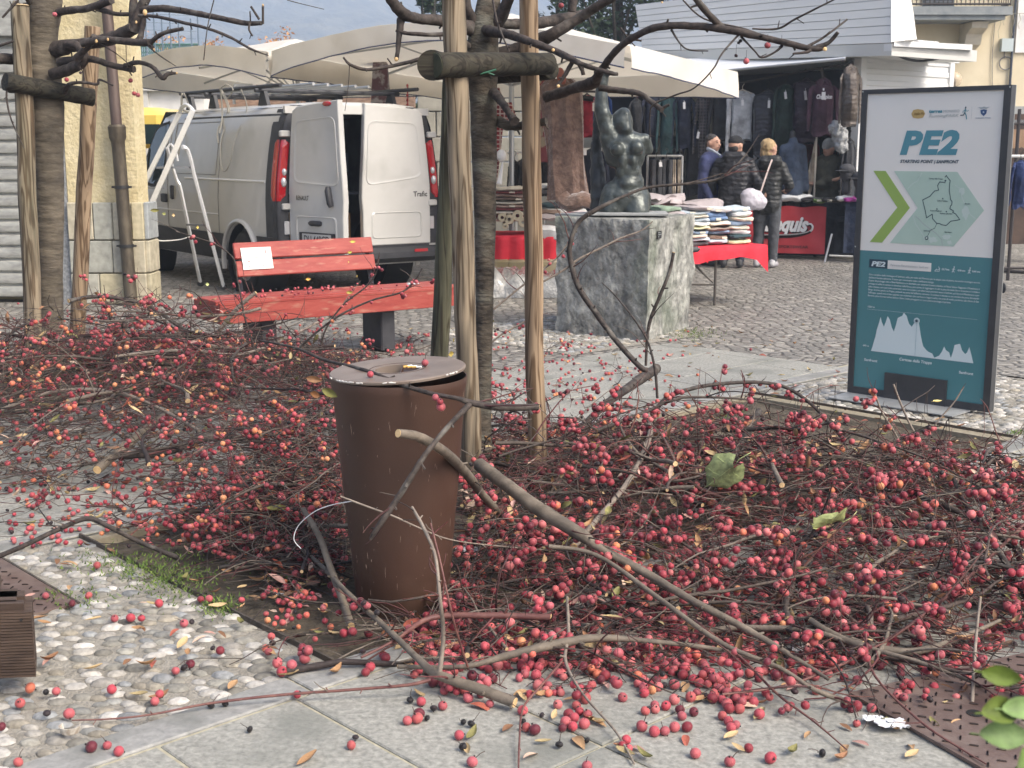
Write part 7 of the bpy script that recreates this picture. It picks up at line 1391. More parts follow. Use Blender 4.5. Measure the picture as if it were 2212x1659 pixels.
pb_ = thing('clear_plastic_cover', P(1815, 300, 17.3), 'crumpled clear plastic garment cover hanging at the truck corner', 'plastic cover'); organic('cover', [('c', P(1812, 285, 17.3), P(1818, 320, 17.3), .11, .08), ('e', P(1808, 275, 17.3), (.12, .08, .1))], .018, mat('crumple_plastic', (.22, .23, .23), (.42, .43, .43), rough=.15, scale=9, bump=1, bscale=16, dist=.05, coat=.6), pb_, disp=lambda v: .03*fbm(v, 16, 3))
# ================= FALLEN BRANCHES, FRUIT, LEAVES =================
M_twig = attr_mat('twig_bark', rough=.75, mottled=.35, bscale=70, bump=.3)
TW = [(.075, .057, .045), (.125, .10, .08), (.055, .042, .034), (.02, .015, .013), (.09, .04, .035), (.06, .022, .02), (.03, .021, .019), (.14, .115, .09), (.06, .042, .034)]
RED = [(.10, .028, .028), (.075, .024, .022), (.12, .045, .035), (.06, .024, .024)]
def inpoly(x, y, p):
    c = False; j = len(p)-1
    for i in range(len(p)):
        if (p[i][1] > y) != (p[j][1] > y) and x < (p[j][0]-p[i][0])*(y-p[i][1])/(p[j][1]-p[i][1])+p[i][0]: c = not c
        j = i
    return c
PL = [(-60, 770), (180, 770), (420, 715), (700, 770), (925, 810), (985, 960), (735, 1090), (750, 1260), (640, 1320), (540, 1300), (380, 1200), (-60, 1160)]
PR = [(1010, 1000), (1120, 930), (1420, 960), (1560, 1010), (1900, 1030), (2270, 1040), (2270, 1400), (2010, 1430), (1880, 1440), (1500, 1440), (1050, 1450), (800, 1400), (985, 1260)]
def sample(poly, rnd, bias=None):
    xs = [p[0] for p in poly]; ys = [p[1] for p in poly]
    while True:   # even over the ground, not over the picture
        g = V((rnd.uniform(-3.6, 3.4), rnd.uniform(3.3, 9.8), 0)); d = g.y*cP + EYE*sP; x = CX + F*g.x/d; y = CY - F*(g.y*sP - EYE*cP)/d
        if inpoly(x, y, poly) and (bias is None or bias(x, y, rnd)): return g
def hl(c, cx, cy, r, h): return h*math.exp(-((c.x-cx)**2 + (c.y-cy)**2)/(r*r))
def heapz(p):
    return .03 + hl(p, -1.7, 7.2, 1.1, .34) + hl(p, -2.8, 7.2, 1.1, .4) + hl(p, -1.5, 6.2, 1.1, .26) + hl(p, -.95, 5.2, .6, .2) + hl(p, .65, 5.2, .85, .31) + hl(p, 1.6, 4.7, .8, .19) + hl(p, .1, 4.4, .5, .1) + hl(p, 2.1, 4.9, .5, .14)
def avoid(p):   # keep twigs out of the bin
    d = math.hypot(p.x-bc.x, p.y-bc.y); return d < .23 and p.z < .83
def wig(p0, d0, L_, rnd, n=7, curv=.35, zmin=.006, zmax=None, droop=0.0):
    p = V(p0); d = V(d0).normalized(); pts = [p.copy()]; bend = V((rnd.gauss(0, 1), rnd.gauss(0, 1), rnd.gauss(0, .5)))*curv
    for i in range(n):
        d = (d + bend/n + V((rnd.gauss(0, .1), rnd.gauss(0, .1), rnd.gauss(0, .09) - droop/n))).normalized(); q = p + d*(L_/n)
        lim = heapz(q)*1.25 if zmax is None else zmax
        if q.z > lim: q.z = p.z + (lim-p.z)*.4; d = (q-p).normalized(); d.z *= .4
        if q.z < zmin: q.z = zmin; d.z = abs(d.z)*.4
        if avoid(q):
            o = V((q.x-bc.x, q.y-bc.y, 0)).normalized()*.235; q.x, q.y = bc.x+o.x, bc.y+o.y
        p = q; pts.append(p.copy())
    return pts
def taper(r0, r1, k): return [r0 + (r1-r0)*(i/(k-1)) for i in range(k)]
def cluster(par_list, p, rnd, r, k, orange, dark=.04, n=10):
    mb = MB(); mw = MB()
    for i in range(k):
        L_ = rnd.uniform(.015, .04); q = p + V((rnd.gauss(0, .014), rnd.gauss(0, .014), -L_*rnd.uniform(.2, 1)))
        rr_ = r*rnd.uniform(.78, 1.12); 
        if q.z < rr_*1.05: q.z = rr_*1.05 - .002
        for t in range(3):
            for (oc, orr) in mb.placed if hasattr(mb, 'placed') else []:
                dd = q-oc
                if dd.length < (rr_+orr)*.92: q = oc + (dd.normalized() if dd.length > 1e-5 else V((1, 0, 0)))*(rr_+orr)*.95
        if not hasattr(mb, 'placed'): mb.placed = []
        mb.placed.append((q.copy(), rr_)); fruit(mb, q, rr_, rnd, orange=orange, dark=dark, n=n, m=6 if n < 10 else 7)
        mb.tube([p, (p+q)/2 + V((0, 0, .004)), q + V((0, 0, rr_*.7))], .0009, 3, cap=False, col=(.09, .04, .03))
    par_list.append(mb)
ALLB = []
def random_branch(base, L_, r0, rnd, orange, label, group, loose, dirn=None, nfr=7, rf=.0125, zstart=None, sub=1.0):
    a = rnd.uniform(0, 360) if dirn is None else dirn; d = az(a); z0 = rnd.uniform(.2, 1)*heapz(base) if zstart is None else zstart; p0 = base - d*L_*.45; p0.z = max(.01, min(z0, heapz(p0)*1.2)); d.z = rnd.uniform(-.12, .18)
    main = wig(p0, d, L_, rnd, n=12, curv=.5); mb = MB(); c0 = rnd.choice(TW[:4] + TW[6:]); mb.tube(main, taper(r0, r0*.22, len(main)), 7, col=c0, endcol=(.55, .38, .2)); tips = []
    k = int(L_/.085*sub)
    for i in range(k):
        t = .12 + .88*(i + rnd.random())/k; j = min(int(t*12), 11); p = main[j] + (main[j+1]-main[j])*(t*12-j if t*12-j < 1 else 1); dm = (main[j+1]-main[j]).normalized(); s = UPV.cross(dm); s = s.normalized() if s.length > .1 else V((1, 0, 0))
        dd = (dm*rnd.uniform(.3, 1.1) + s*rnd.choice((-1, 1))*rnd.uniform(.5, 1) + UPV*rnd.uniform(-.3, .6)).normalized(); l2 = L_*rnd.uniform(.16, .5)*(1.15-t*.6); r2 = max(.0016, r0*rnd.uniform(.26, .48)*(1.1-t*.5))
        up = rnd.random() < .3
        if up: dd.z = abs(dd.z) + .6
        tw = wig(p, dd, l2, rnd, n=6, curv=.7, zmax=heapz(p)*1.3+.16 if up else None); cc = rnd.choice(TW if rnd.random() < .6 else RED); mb.tube(tw, taper(r2, r2*.45, 7), 5, col=cc); tips.append(tw[-1]); tips.append(tw[3])
        for m in range(int(l2/.075)):
            q = rnd.choice(tw[1:-1]); i2 = tw.index(q); d2 = (tw[i2+1]-q).normalized(); s2 = V((rnd.gauss(0, 1), rnd.gauss(0, 1), rnd.gauss(0, .7))).normalized(); l3 = rnd.choice((.015, .02, .03, .08, .14))*rnd.uniform(.7, 1.3)
            t3 = wig(q, d2*.6 + s2, l3, rnd, n=2 if l3 < .05 else 4, curv=.4); mb.tube(t3, taper(max(.0011, r2*.5), .0009, len(t3)), 4, cap=False, col=cc)
            if l3 > .06: tips.append(t3[-1])
    o = mb.build('fallen_branch', M_twig, loc=(p0.x, p0.y, 0), auto=None); tag(o, label, 'branch', group); rnd.shuffle(tips)
    for q in tips[:nfr]:
        cl = []; cluster(cl, q, rnd, rf*rnd.uniform(.8, 1.08), rnd.choice((1, 2, 3, 3, 4, 5, 7)), orange if rnd.random() > .35 else orange*2.2, dark=.09, n=8 if base.y > 5.6 else 10); cl[0].build('fruit_cluster', M_berry, o, auto=None)
    ALLB.append(o); return o
rb = random.Random(21)
def pixof(g): d = g.y*cP + EYE*sP; return CX + F*g.x/d, CY - F*(g.y*sP - EYE*cP)/d
def zlab(g, left):
    x, y = pixof(g)
    if left: z = ('round the left tree posts' if x < 230 else 'in front of the bench' if x < 640 else 'behind the bin') if y < 890 else (('at the left picture edge' if x < 260 else 'midway between left tree and bin' if x < 560 else 'left of the bin') if y < 1070 else 'on the soil left of the bin foot')
    else: z = ('round the middle timber posts' if x < 1250 else 'below the pedestal' if x < 1650 else 'below the sign') if y < 1100 else (('right of the bin foot' if x < 1200 else 'in the middle of the right heap' if x < 1650 else 'towards the right picture edge') if y < 1280 else ('at the near edge under the thick limb' if x < 1600 else 'at the near edge by the tread plate'))
    return 'cut fruiting branch lying ' + z, 'cut branches ' + z
notslab = lambda x, y, r: not (y > 1070 and x < 560 and r.random() < .8)
for i in range(125):
    g = sample(PL, rb, notslab); L_ = rb.uniform(.5, 1.25)
    random_branch(g, L_, rb.uniform(.005, .013), rb, .22 if g.y < 6.6 else .08, *zlab(g, 1), None, nfr=rb.choice((5, 7, 9)), rf=.0134)
for i in range(112):
    g = sample(PR, rb); L_ = rb.uniform(.5, 1.15)
    random_branch(g, L_, rb.uniform(.005, .012), rb, .04, *zlab(g, 0), None, nfr=rb.choice((6, 8, 10)), rf=.0150 if g.y < 5 else .0138)
PB = [(560, 1050), (745, 1060), (752, 1240), (600, 1250), (420, 1200), (330, 1150)]; PC = [(1000, 1200), (1500, 1220), (1950, 1330), (1800, 1450), (1400, 1470), (1000, 1450), (830, 1400)]
for i in range(22): random_branch(sample(PB, rb), rb.uniform(.35, .8), rb.uniform(.003, .006), rb, .12, 'cut fruiting branch lying left of the bin over the slab edge', 'cut branches left of the bin over the slab edge', None, nfr=8, rf=.012, sub=1.2)
# sparse twigs lying on the path in the middle and round the bench
for i, (px, py) in enumerate(((860, 765), (800, 750), (900, 745), (600, 740), (1100, 800), (1250, 870), (1180, 760), (640, 700), (820, 720), (300, 700), (60, 760), (1330, 820), (1420, 880), (2120, 1100))):
    random_branch(G(px, py), rb.uniform(.5, .9), .004, rb, .1, 'thin cut branch with few fruit lying at the sparse back edge of the heaps', 'thin branches at the back edge', None, nfr=4, sub=.8)
def hero(label, pts, Ys, rp, m=M_branch, twigs=0, rnd=rb, fr=0, n=10, cut=(1, 0), red=False, tl=.2, orange=.05, rf=.0135, zup=.3, wob=.05, end=None):
    """a branch one can pick out in the photo: pts in photo px at depths Ys (or ground heights if tuple)"""
    q = bez([(x, y, Y, r) for (x, y), Y, r in zip(pts, Ys, rp)], 6); P3 = [P(x, y, Y) for x, y, Y, r in q]; rad = [max(.0011, r*Y/F) for x, y, Y, r in q]
    o0 = P3[0]; mb = MB(); mb.tube(P3, rad, n, wob=wob); o = mb.build('fallen_branch', m, loc=(o0.x, o0.y, 0), auto=70); tag(o, label, 'branch')
    if max(rp) > 2.5: ms = MB(); stubs(ms, P3, rad, rnd, .09, .012)
    if max(rp) > 2.5 and ms.v: ms.build('spurs', m, o)['kind'] = 'stuff'
    for e in (0, -1):
        if cut[0 if e == 0 else 1]: mc = MB(); d = (P3[0]-P3[1] if e == 0 else P3[-1]-P3[-2]).normalized(); mc.tube([P3[e] - d*.001, P3[e] + d*.0012], rad[e]*.93, 12); mc.build('cut_end', M_cut, o)
    tips = []
    if twigs:
        for i in range(twigs):
            j = rnd.randrange(int(len(P3)*.2), len(P3)-1); p = P3[j]; dm = (P3[j+1]-P3[j]).normalized(); dd = dm*rnd.uniform(.3, 1) + V((rnd.gauss(0, .7), rnd.gauss(0, .7), rnd.uniform(-.2, 1)*zup*2)); tw = wig(p, dd, tl*rnd.uniform(.4, 1.3), rnd, n=6, curv=.6, zmax=p.z+.25); mt = MB(); r2 = min(rad[j]*.5, .0035); mt.tube(tw, taper(r2, .001, 7), 5, col=rnd.choice(RED if red or rnd.random() < .5 else TW)); mt.build('side_twig', M_twig, o); tips += [tw[-1], tw[4]]
    tips += P3[len(P3)//3:]; rnd.shuffle(tips)
    for t in tips[:fr]: cl = []; cluster(cl, t, rnd, rf, rnd.choice((1, 2, 3, 4)), orange); cl[0].build('fruit_cluster', M_berry, o, auto=None)
    return o
M_thick = mat('thick_bark', (.10, .082, .062), (.2, .165, .125), rough=.75, scale=18, detail=8, bump=.5, bscale=70, dist=.004, blotch=((.055, .045, .038), 9, .5, .75))
M_redtwig = mat('red_twig', (.10, .035, .033), (.17, .075, .06), rough=.6, scale=30); M_greytwig = mat('grey_twig', (.16, .13, .105), (.25, .21, .17), rough=.7, scale=30)
def gy(x, y, z): return G(x, y, z).y
def hg(label, P4, **kw):   # points (x, y, height above ground, half width px)
    return hero(label, [(a, b) for a, b, z, r in P4], [gy(a, b, z) for a, b, z, r in P4], [r for a, b, z, r in P4], **kw)
hg('thick grey brown limb slanting down from behind the bin to the lower right', [(1036, 1004, .40, 15), (1100, 1052, .38, 15), (1165, 1100, .34, 16), (1255, 1155, .29, 15), (1290, 1180, .26, 10), (1390, 1235, .2, 10), (1500, 1300, .16, 9), (1600, 1352, .12, 8), (1700, 1410, .08, 6), (1790, 1468, .04, 4)], m=M_thick, twigs=9, fr=7, cut=(1, 0), n=16)
hero('pale peeled stick curving out in front of the bin', [(860, 936), (905, 944), (960, 976), (1005, 1020), (1050, 1078), (1110, 1135), (1185, 1190)], [3.72, 3.78, 3.9, 4.15, 4.45, 4.75, 4.9], [10, 11, 11, 11, 9, 8, 5], m=M_thick, cut=(1, 0), n=14, twigs=3)
hero('black forked branch lying over the bin lid from left to right', [(560, 735), (640, 752), (700, 777), (790, 800), (860, 828), (930, 850), (985, 860), (1018, 870), (1080, 880), (1162, 879)], [4.9, 4.6, 4.4, 4.1, 3.93, 3.85, 3.8, 3.8, 3.8, 3.85], [2, 3, 3.5, 4, 5, 5, 5, 7, 8, 8], cut=(0, 1), twigs=3, fr=1)
hero('dark fork hanging down across the bin front', [(1016, 872), (965, 925), (920, 980), (885, 1035), (850, 1090), (822, 1130), (800, 1165)], [3.8, 3.72, 3.66, 3.62, 3.6, 3.58, 3.58], [7, 6, 6, 7, 7, 7, 4], cut=(0, 0), twigs=4, tl=.12)
hg('cut branch on the foreground slabs with pale sawn end', [(648, 1182, .05, 4), (700, 1228, .07, 5), (760, 1290, .1, 6), (830, 1352, .09, 7), (900, 1420, .07, 8), (935, 1452, .06, 11), (985, 1472, .05, 12), (1045, 1492, .04, 13), (1112, 1518, .025, 13)], m=M_thick, cut=(0, 1), twigs=5, n=14, fr=2)
hg('long thin reddish twig reaching left across the slab border', [(930, 1468, .05, 5), (880, 1480, .04, 4), (760, 1490, .03, 3.5), (600, 1502, .025, 3.5), (450, 1520, .02, 3), (330, 1543, .015, 2.6), (240, 1553, .015, 2.2), (155, 1556, .015, 1.6)], m=M_redtwig, twigs=2, tl=.05, n=7, cut=(0, 0))
hg('upright pale twig standing before the bin with bare spurs', [(950, 1450, .08, 6), (958, 1370, .18, 5), (950, 1290, .3, 4.5), (940, 1200, .4, 4), (915, 1140, .46, 4), (890, 1095, .5, 3)], m=M_greytwig, twigs=9, tl=.06, n=8, cut=(0, 0))
hg('second upright red twig beside the bin right edge', [(1010, 1440, .07, 3), (985, 1360, .2, 3), (968, 1290, .3, 2.6), (948, 1200, .4, 2.4), (930, 1130, .48, 2)], m=M_redtwig, twigs=5, tl=.07, n=6, cut=(0, 0))
hero('slanting pale twig crossing the bin front at mid height', [(735, 1072), (790, 1093), (850, 1115), (905, 1140), (970, 1165), (1060, 1178), (1200, 1190)], [3.66, 3.66, 3.66, 3.68, 3.75, 4.0, 4.3], [2, 2.6, 2.4, 2, 1.6, 1.6, 1.6], m=M_greytwig, n=6, cut=(0, 0), twigs=3, tl=.08)
hg('grey prop stick leaning left of the bin with a sawn foot', [(655, 1100, .25, 6), (690, 1160, .18, 7), (715, 1230, .1, 8), (738, 1290, .05, 9), (758, 1352, .012, 9)], m=M_thick, cut=(0, 1), n=12, twigs=2)
hg('dark brown branch end lying level right of the bin foot', [(860, 1440, .03, 5), (1000, 1440, .05, 6), (1100, 1415, .07, 9), (1200, 1392, .08, 11), (1290, 1378, .08, 9), (1400, 1385, .06, 6), (1560, 1405, .05, 5), (1700, 1450, .03, 3)], m=M_thick, twigs=8, fr=6, n=12)
hg('red barked branch lying horizontally along the bin foot', [(780, 1420, .05, 3), (850, 1385, .07, 4), (930, 1335, .08, 7), (1050, 1330, .09, 8), (1150, 1332, .09, 8), (1190, 1334, .09, 9)], m=M_redtwig, cut=(0, 1), twigs=5, fr=4, n=9)
hg('long straight shoot parallel to the thick limb, lower right', [(1185, 1180, .28, 5), (1290, 1200, .25, 5), (1420, 1290, .2, 6), (1560, 1390, .14, 6), (1680, 1440, .1, 5), (1760, 1490, .06, 6), (1830, 1515, .03, 7)], m=M_thick, twigs=6, fr=5, n=9, cut=(0, 1))
hg('stout dark branch with a bright sawn end before the pedestal', [(1418, 796, .36, 11), (1385, 818, .34, 11), (1340, 850, .31, 9), (1300, 880, .27, 8), (1262, 920, .2, 7), (1240, 960, .12, 6), (1200, 1010, .05, 6)], cut=(1, 0), twigs=5, tl=.25, n=12)
hg('arching fruited shoot rising over the bed below the sign', [(1400, 960, .1, 5), (1412, 900, .25, 5), (1440, 860, .33, 5), (1500, 838, .37, 4.5), (1570, 828, .38, 4), (1640, 826, .37, 4), (1700, 838, .33, 4), (1760, 880, .25, 4), (1830, 960, .12, 3)], twigs=6, fr=9, n=8, cut=(0, 0), zup=.1, tl=.1)
hero('tall bent branch crossing the pedestal front up towards the statue', [(1398, 800), (1380, 790), (1330, 735), (1290, 680), (1250, 620), (1232, 560), (1232, 525), (1250, 480), (1290, 452), (1345, 425), (1400, 405), (1470, 398), (1540, 390), (1570, 375), (1610, 335), (1640, 290)], [6.1, 6.1, 6.15, 6.2, 6.25, 6.3, 6.3, 6.3, 6.3, 6.35, 6.4, 6.4, 6.45, 6.45, 6.5, 6.5], [6, 6, 6, 6.5, 6.5, 6, 5.5, 5, 5, 3.5, 3, 3, 3, 2.4, 1.6, 1], twigs=8, fr=0, n=8, cut=(0, 0), tl=.3)
hero('pale side shoot with small fruit crossing in front of the pedestal', [(1170, 610), (1215, 585), (1250, 560), (1300, 535), (1340, 515), (1385, 498), (1410, 478)], [6.3]*7, [2.4, 2.6, 3, 2.6, 2.2, 2, 1.2], m=M_greytwig, n=6, cut=(0, 0), twigs=5, tl=.15)
hero('leaning dark stick before the right face of the pedestal', [(1395, 790), (1398, 730), (1405, 690), (1425, 640), (1445, 590), (1455, 545)], [6.2]*6, [3, 3.5, 4, 4, 4, 3.5], n=7, cut=(0, 1), twigs=2)
hero('thin dark shoot rising left of the pedestal base', [(1420, 860), (1415, 800), (1400, 740), (1370, 690), (1330, 640), (1300, 610)], [6.0]*6, [3, 3, 2.4, 2, 1.6, 1], n=6, cut=(0, 0), twigs=2)
hg('short thick dark stick standing askew in the right heap', [(1640, 888, .34, 7), (1605, 950, .28, 8), (1570, 1010, .2, 8), (1530, 1060, .12, 7), (1505, 1105, .06, 6)], cut=(1, 0), n=10)
hg('curved grey shoot bending down in the middle of the right heap', [(1395, 905, .3, 4), (1440, 960, .26, 5), (1470, 1020, .2, 5), (1520, 1060, .16, 4.5), (1640, 1100, .1, 3), (1740, 1130, .08, 2)], m=M_redtwig, twigs=4, fr=5, n=8)
hg('grey sinuous branch climbing left of the heap centre', [(1240, 1180, .16, 8), (1300, 1110, .2, 6), (1350, 1050, .24, 6), (1385, 990, .28, 6), (1405, 930, .3, 6), (1395, 880, .3, 4)], m=M_greytwig, twigs=5, fr=3, n=10)
hg('crooked grey branch lying low at the right on the slabs', [(1750, 1340, .09, 7), (1800, 1370, .07, 8), (1850, 1392, .06, 9), (1900, 1402, .05, 10), (1960, 1408, .05, 9), (2010, 1400, .05, 8), (2080, 1375, .05, 6), (2160, 1340, .06, 4)], m=M_thick, twigs=6, fr=5, n=11)
hg('short upright sawn stub beside the crooked grey branch', [(1880, 1382, .10, 6), (1876, 1420, .05, 6), (1868, 1440, .03, 6)], cut=(1, 0), n=9)
hg('thin upright stick standing at the right near the blurred leaves', [(2118, 1290, .2, 3), (2110, 1360, .12, 3.5), (2104, 1440, .07, 4), (2100, 1518, .01, 4.5)], m=M_greytwig, n=7)
hg('long dark bough entering at the right edge of the heap', [(2212, 1200, .1, 9), (2120, 1130, .16, 7), (2030, 1090, .2, 6), (1940, 1060, .2, 6), (1800, 1060, .18, 5), (1640, 1055, .16, 4)], twigs=8, fr=8, n=9)
hg('grey straight branch sloping along the far right edge', [(2225, 1300, .08, 8), (2150, 1180, .14, 7), (2080, 1080, .18, 5), (2050, 1000, .2, 4), (2040, 950, .2, 3)], twigs=6, fr=5, n=9)
hg('dark red shoot crossing from the right edge to the lower middle', [(2225, 1120, .16, 4), (2100, 1240, .12, 4), (1980, 1340, .09, 4), (1850, 1420, .05, 3.5), (1700, 1480, .04, 3), (1560, 1500, .04, 3)], m=M_redtwig, twigs=5, fr=6, n=7)
hg('thin red shoot running down to the bottom right corner', [(1870, 1370, .1, 3), (1890, 1460, .06, 3), (1990, 1560, .04, 3), (2080, 1620, .02, 2.4), (2130, 1650, .02, 2)], m=M_redtwig, n=6, cut=(0, 0), twigs=2, tl=.08)
hg('forked red twig pointing to the bottom edge right of the middle', [(1225, 1290, .14, 3.5), (1228, 1370, .09, 4), (1222, 1430, .06, 4), (1260, 1500, .04, 3), (1330, 1580, .02, 3), (1370, 1650, .01, 2.6)], m=M_greytwig, n=7, cut=(0, 0), twigs=2, fr=3, tl=.08)
hg('red twig dropping to the bottom edge below the bin', [(1222, 1420, .06, 3), (1170, 1480, .05, 3), (1130, 1530, .03, 2.6), (1122, 1600, .02, 2.4), (1120, 1662, .01, 2.2)], m=M_redtwig, n=6, cut=(0, 0))
hg('thin twig fanning over the slabs at lower centre right', [(1500, 1340, .1, 3.5), (1600, 1420, .06, 3), (1680, 1500, .04, 3), (1760, 1560, .02, 2.4), (1830, 1620, .015, 1.6)], m=M_redtwig, n=6, cut=(0, 0), twigs=2, fr=3, tl=.1)
hg('bare black twig arching over the pebbles at the left edge', [(-10, 1205, .05, 6), (60, 1175, .1, 5.5), (130, 1142, .14, 5.5), (190, 1120, .17, 6), (240, 1140, .14, 5.5), (300, 1170, .08, 5.5), (385, 1205, .02, 6)], twigs=3, tl=.12, n=9)
hg('long branch arching over the left heap in front of the stone base', [(148, 650, .62, 5), (200, 641, .63, 4.5), (260, 645, .6, 4.5), (320, 662, .54, 4), (380, 700, .45, 4), (430, 740, .35, 4)], twigs=4, n=8, cut=(1, 0), fr=1)
hero('shoot with yellow leaves rising before the ladder', [(560, 790), (545, 740), (530, 690), (520, 640), (512, 600), (505, 560), (470, 530), (430, 515), (380, 500)], [7.6]*9, [3, 2.6, 2.4, 2, 2, 1.8, 1.6, 1.4, 1], n=6, cut=(0, 0), twigs=4, fr=3, tl=.2, rf=.012)
hero('broken stick slanting up left of the bench seat', [(440, 765), (470, 720), (500, 680), (530, 650), (553, 632)], [7.8]*5, [4, 5, 5, 4.5, 4], m=M_greytwig, n=8, cut=(0, 1), twigs=3)
hero('thin twig standing before the bench with yellow leaves', [(690, 790), (700, 720), (740, 660), (790, 620), (812, 590), (820, 545)], [7.7]*6, [2.4, 2.2, 2, 1.8, 1.6, 1.2], n=6, cut=(0, 0), twigs=5, fr=4, tl=.2, rf=.012)
hero('long twig sweeping from the bench seat to the bin lid', [(600, 830), (640, 760), (720, 690), (800, 650), (870, 630), (900, 600), (912, 580)], [7.2]*7, [2.6, 2.6, 2.4, 2.2, 2, 2, 1.4], n=6, cut=(0, 0), twigs=6, fr=6, tl=.22, rf=.012)
hg('pale log half buried across the left heap', [(210, 1015, .1, 10), (270, 965, .14, 10), (330, 915, .18, 9), (370, 890, .2, 8)], m=M_thick, n=12)
hg('dark thick branch lying level in the left heap beside the bin', [(255, 985, .14, 8), (360, 975, .15, 9), (450, 945, .18, 9), (540, 950, .17, 9), (580, 955, .16, 9)], m=M_branch, twigs=5, fr=5, n=11, cut=(0, 1))
hg('grey curved branch across the front of the left posts', [(-10, 890, .2, 4), (100, 850, .28, 4), (180, 842, .3, 5), (260, 850, .3, 5), (340, 880, .26, 4), (430, 930, .2, 4)], m=M_greytwig, twigs=6, fr=3, n=9)
hg('thin pale branch stretching right across the back of the left heap', [(250, 770, .4, 3), (330, 760, .4, 4), (420, 758, .38, 4), (520, 765, .34, 3), (620, 730, .3, 3), (700, 690, .3, 2.4), (760, 672, .3, 2)], m=M_greytwig, twigs=7, fr=6, n=7, rf=.012)
hero('shoot crossing behind the timber posts towards the pedestal', [(1040, 690), (1100, 640), (1150, 600), (1200, 560), (1230, 520)], [6.6]*5, [2.6, 2.6, 2.4, 2, 1.2], m=M_greytwig, n=6, cut=(0, 0), twigs=4, fr=4, tl=.15, rf=.011)
hero('pale shoot slanting from the middle trunk to the right post', [(1030, 770), (1080, 725), (1140, 690), (1160, 660)], [6.5]*4, [2.6, 2.4, 2, 1.6], m=M_greytwig, n=6, cut=(0, 0), twigs=4, fr=4, tl=.15, rf=.011)
hero('fruited twig tip standing before the foot of the sign', [(1960, 985), (1930, 930), (1905, 890), (1890, 850), (1886, 838)], [6.2]*5, [2.2, 2.2, 2, 1.8, 1.4], m=M_greytwig, n=6, cut=(0, 0), twigs=5, fr=6, tl=.1, orange=.6)
hero('bare pale twig standing before the dark plate of the sign', [(1990, 960), (1965, 915), (1945, 870), (1930, 830)], [6.2]*4, [2.4, 2.4, 2.4, 2], m=M_greytwig, n=6, cut=(0, 0), twigs=4, tl=.06)
hero('slender bare twig rising right of the sign foot plate', [(1990, 960), (2030, 905), (2060, 870), (2082, 835)], [6.2]*4, [1.8, 1.8, 1.8, 1.4], m=M_greytwig, n=6, cut=(0, 0), twigs=2, tl=.06)
# ---- brushwood mat: fine twigs nobody could count ----
mb = MB(); rs = random.Random(5)
for i in range(9000):
    left = i % 2 or i % 8 == 0; g = sample((PL, PL, PL, PB)[i % 8//2] if left else PR, rs, notslab if left else None); hz_ = heapz(g); g.z = rs.uniform(.003, hz_*1.0); a = rs.uniform(0, 2*PI); d = V((math.cos(a), math.sin(a), rs.uniform(-.2, .25)))
    tw = wig(g, d, rs.uniform(.1, .38), rs, n=4, curv=.7); r_ = rs.uniform(.0011, .0034); mb.tube(tw, taper(r_, r_*.5, 5), 4, cap=False, col=rs.choice(TW if rs.random() < (.88 if left else .75) else RED))
struct('brushwood', mb, M_twig, smooth=True, kind='stuff'); bpy.data.objects['brushwood']['label'] = 'tangle of fine twigs filling both heaps'; bpy.data.objects['brushwood']['category'] = 'brushwood'
# ---- leaves ----
LC = [(.3, .17, .08), (.36, .22, .11), (.24, .12, .06), (.4, .29, .15), (.38, .3, .15), (.42, .24, .2), (.2, .1, .05), (.16, .15, .05), (.5, .36, .27), (.3, .08, .05)]
M_leaf = attr_mat('fallen_leaf', rough=.7, mottled=.3, bscale=60, bump=.25)
def leaf(mb, c, L_, M, rnd, col=None, wid=.42, curl=None):
    curl = rnd.uniform(-.5, .9) if curl is None else curl; n = 6; col = col or rnd.choice(LC); k = rnd.uniform(.8, 1.2); col = tuple(x*k for x in col); vs = []
    tw_ = rnd.uniform(-.5, .5)
    for i in range(n+1):
        t = i/n; w_ = L_*wid*math.sin(PI*min(1, t*.93+.05))**.8*(1-.25*t); x = (t-.5)*L_; zc = curl*L_*.35*((t-.5)**2*4) ; e = .22*w_*(1+curl)
        tt = tw_*t
        for s in (-1, -.5, 0, .5, 1): vs.append(V(c) + M @ V((x, s*w_*.5, zc + abs(s)*e*(1 if abs(s) > .6 else .45) + s*tt*w_*.5 + rnd.uniform(-.001, .001))))
    fs = [(i*5+j, i*5+j+1, (i+1)*5+j+1, (i+1)*5+j) for i in range(n) for j in range(4)]; mb.add(vs, fs, col); mb.tube([V(c)+M @ V((-L_*.5, 0, curl*L_*.35)), V(c)+M @ V((-L_*.72, 0, .004))], .0008, 3, cap=False, col=col)
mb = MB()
for i in range(2600):   # extra dark leaves under both heaps, their colour standing in for shade there
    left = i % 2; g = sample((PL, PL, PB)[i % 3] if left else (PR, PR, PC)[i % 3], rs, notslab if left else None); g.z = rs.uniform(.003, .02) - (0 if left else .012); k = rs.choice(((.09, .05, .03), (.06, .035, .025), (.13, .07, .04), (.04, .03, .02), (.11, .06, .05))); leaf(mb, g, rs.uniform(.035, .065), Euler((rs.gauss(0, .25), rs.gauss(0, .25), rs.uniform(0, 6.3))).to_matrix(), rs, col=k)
for i in range(2100):
    left = rs.random() < .5; g = sample(PL if left else PR, rs, notslab if left else None); g.z = rs.uniform(heapz(g)*.3, heapz(g)*1.05) if rs.random() < .6 else .006; leaf(mb, g, rs.uniform(.035, .07), Euler((rs.gauss(0, .5), rs.gauss(0, .5), rs.uniform(0, 6.3))).to_matrix(), rs)
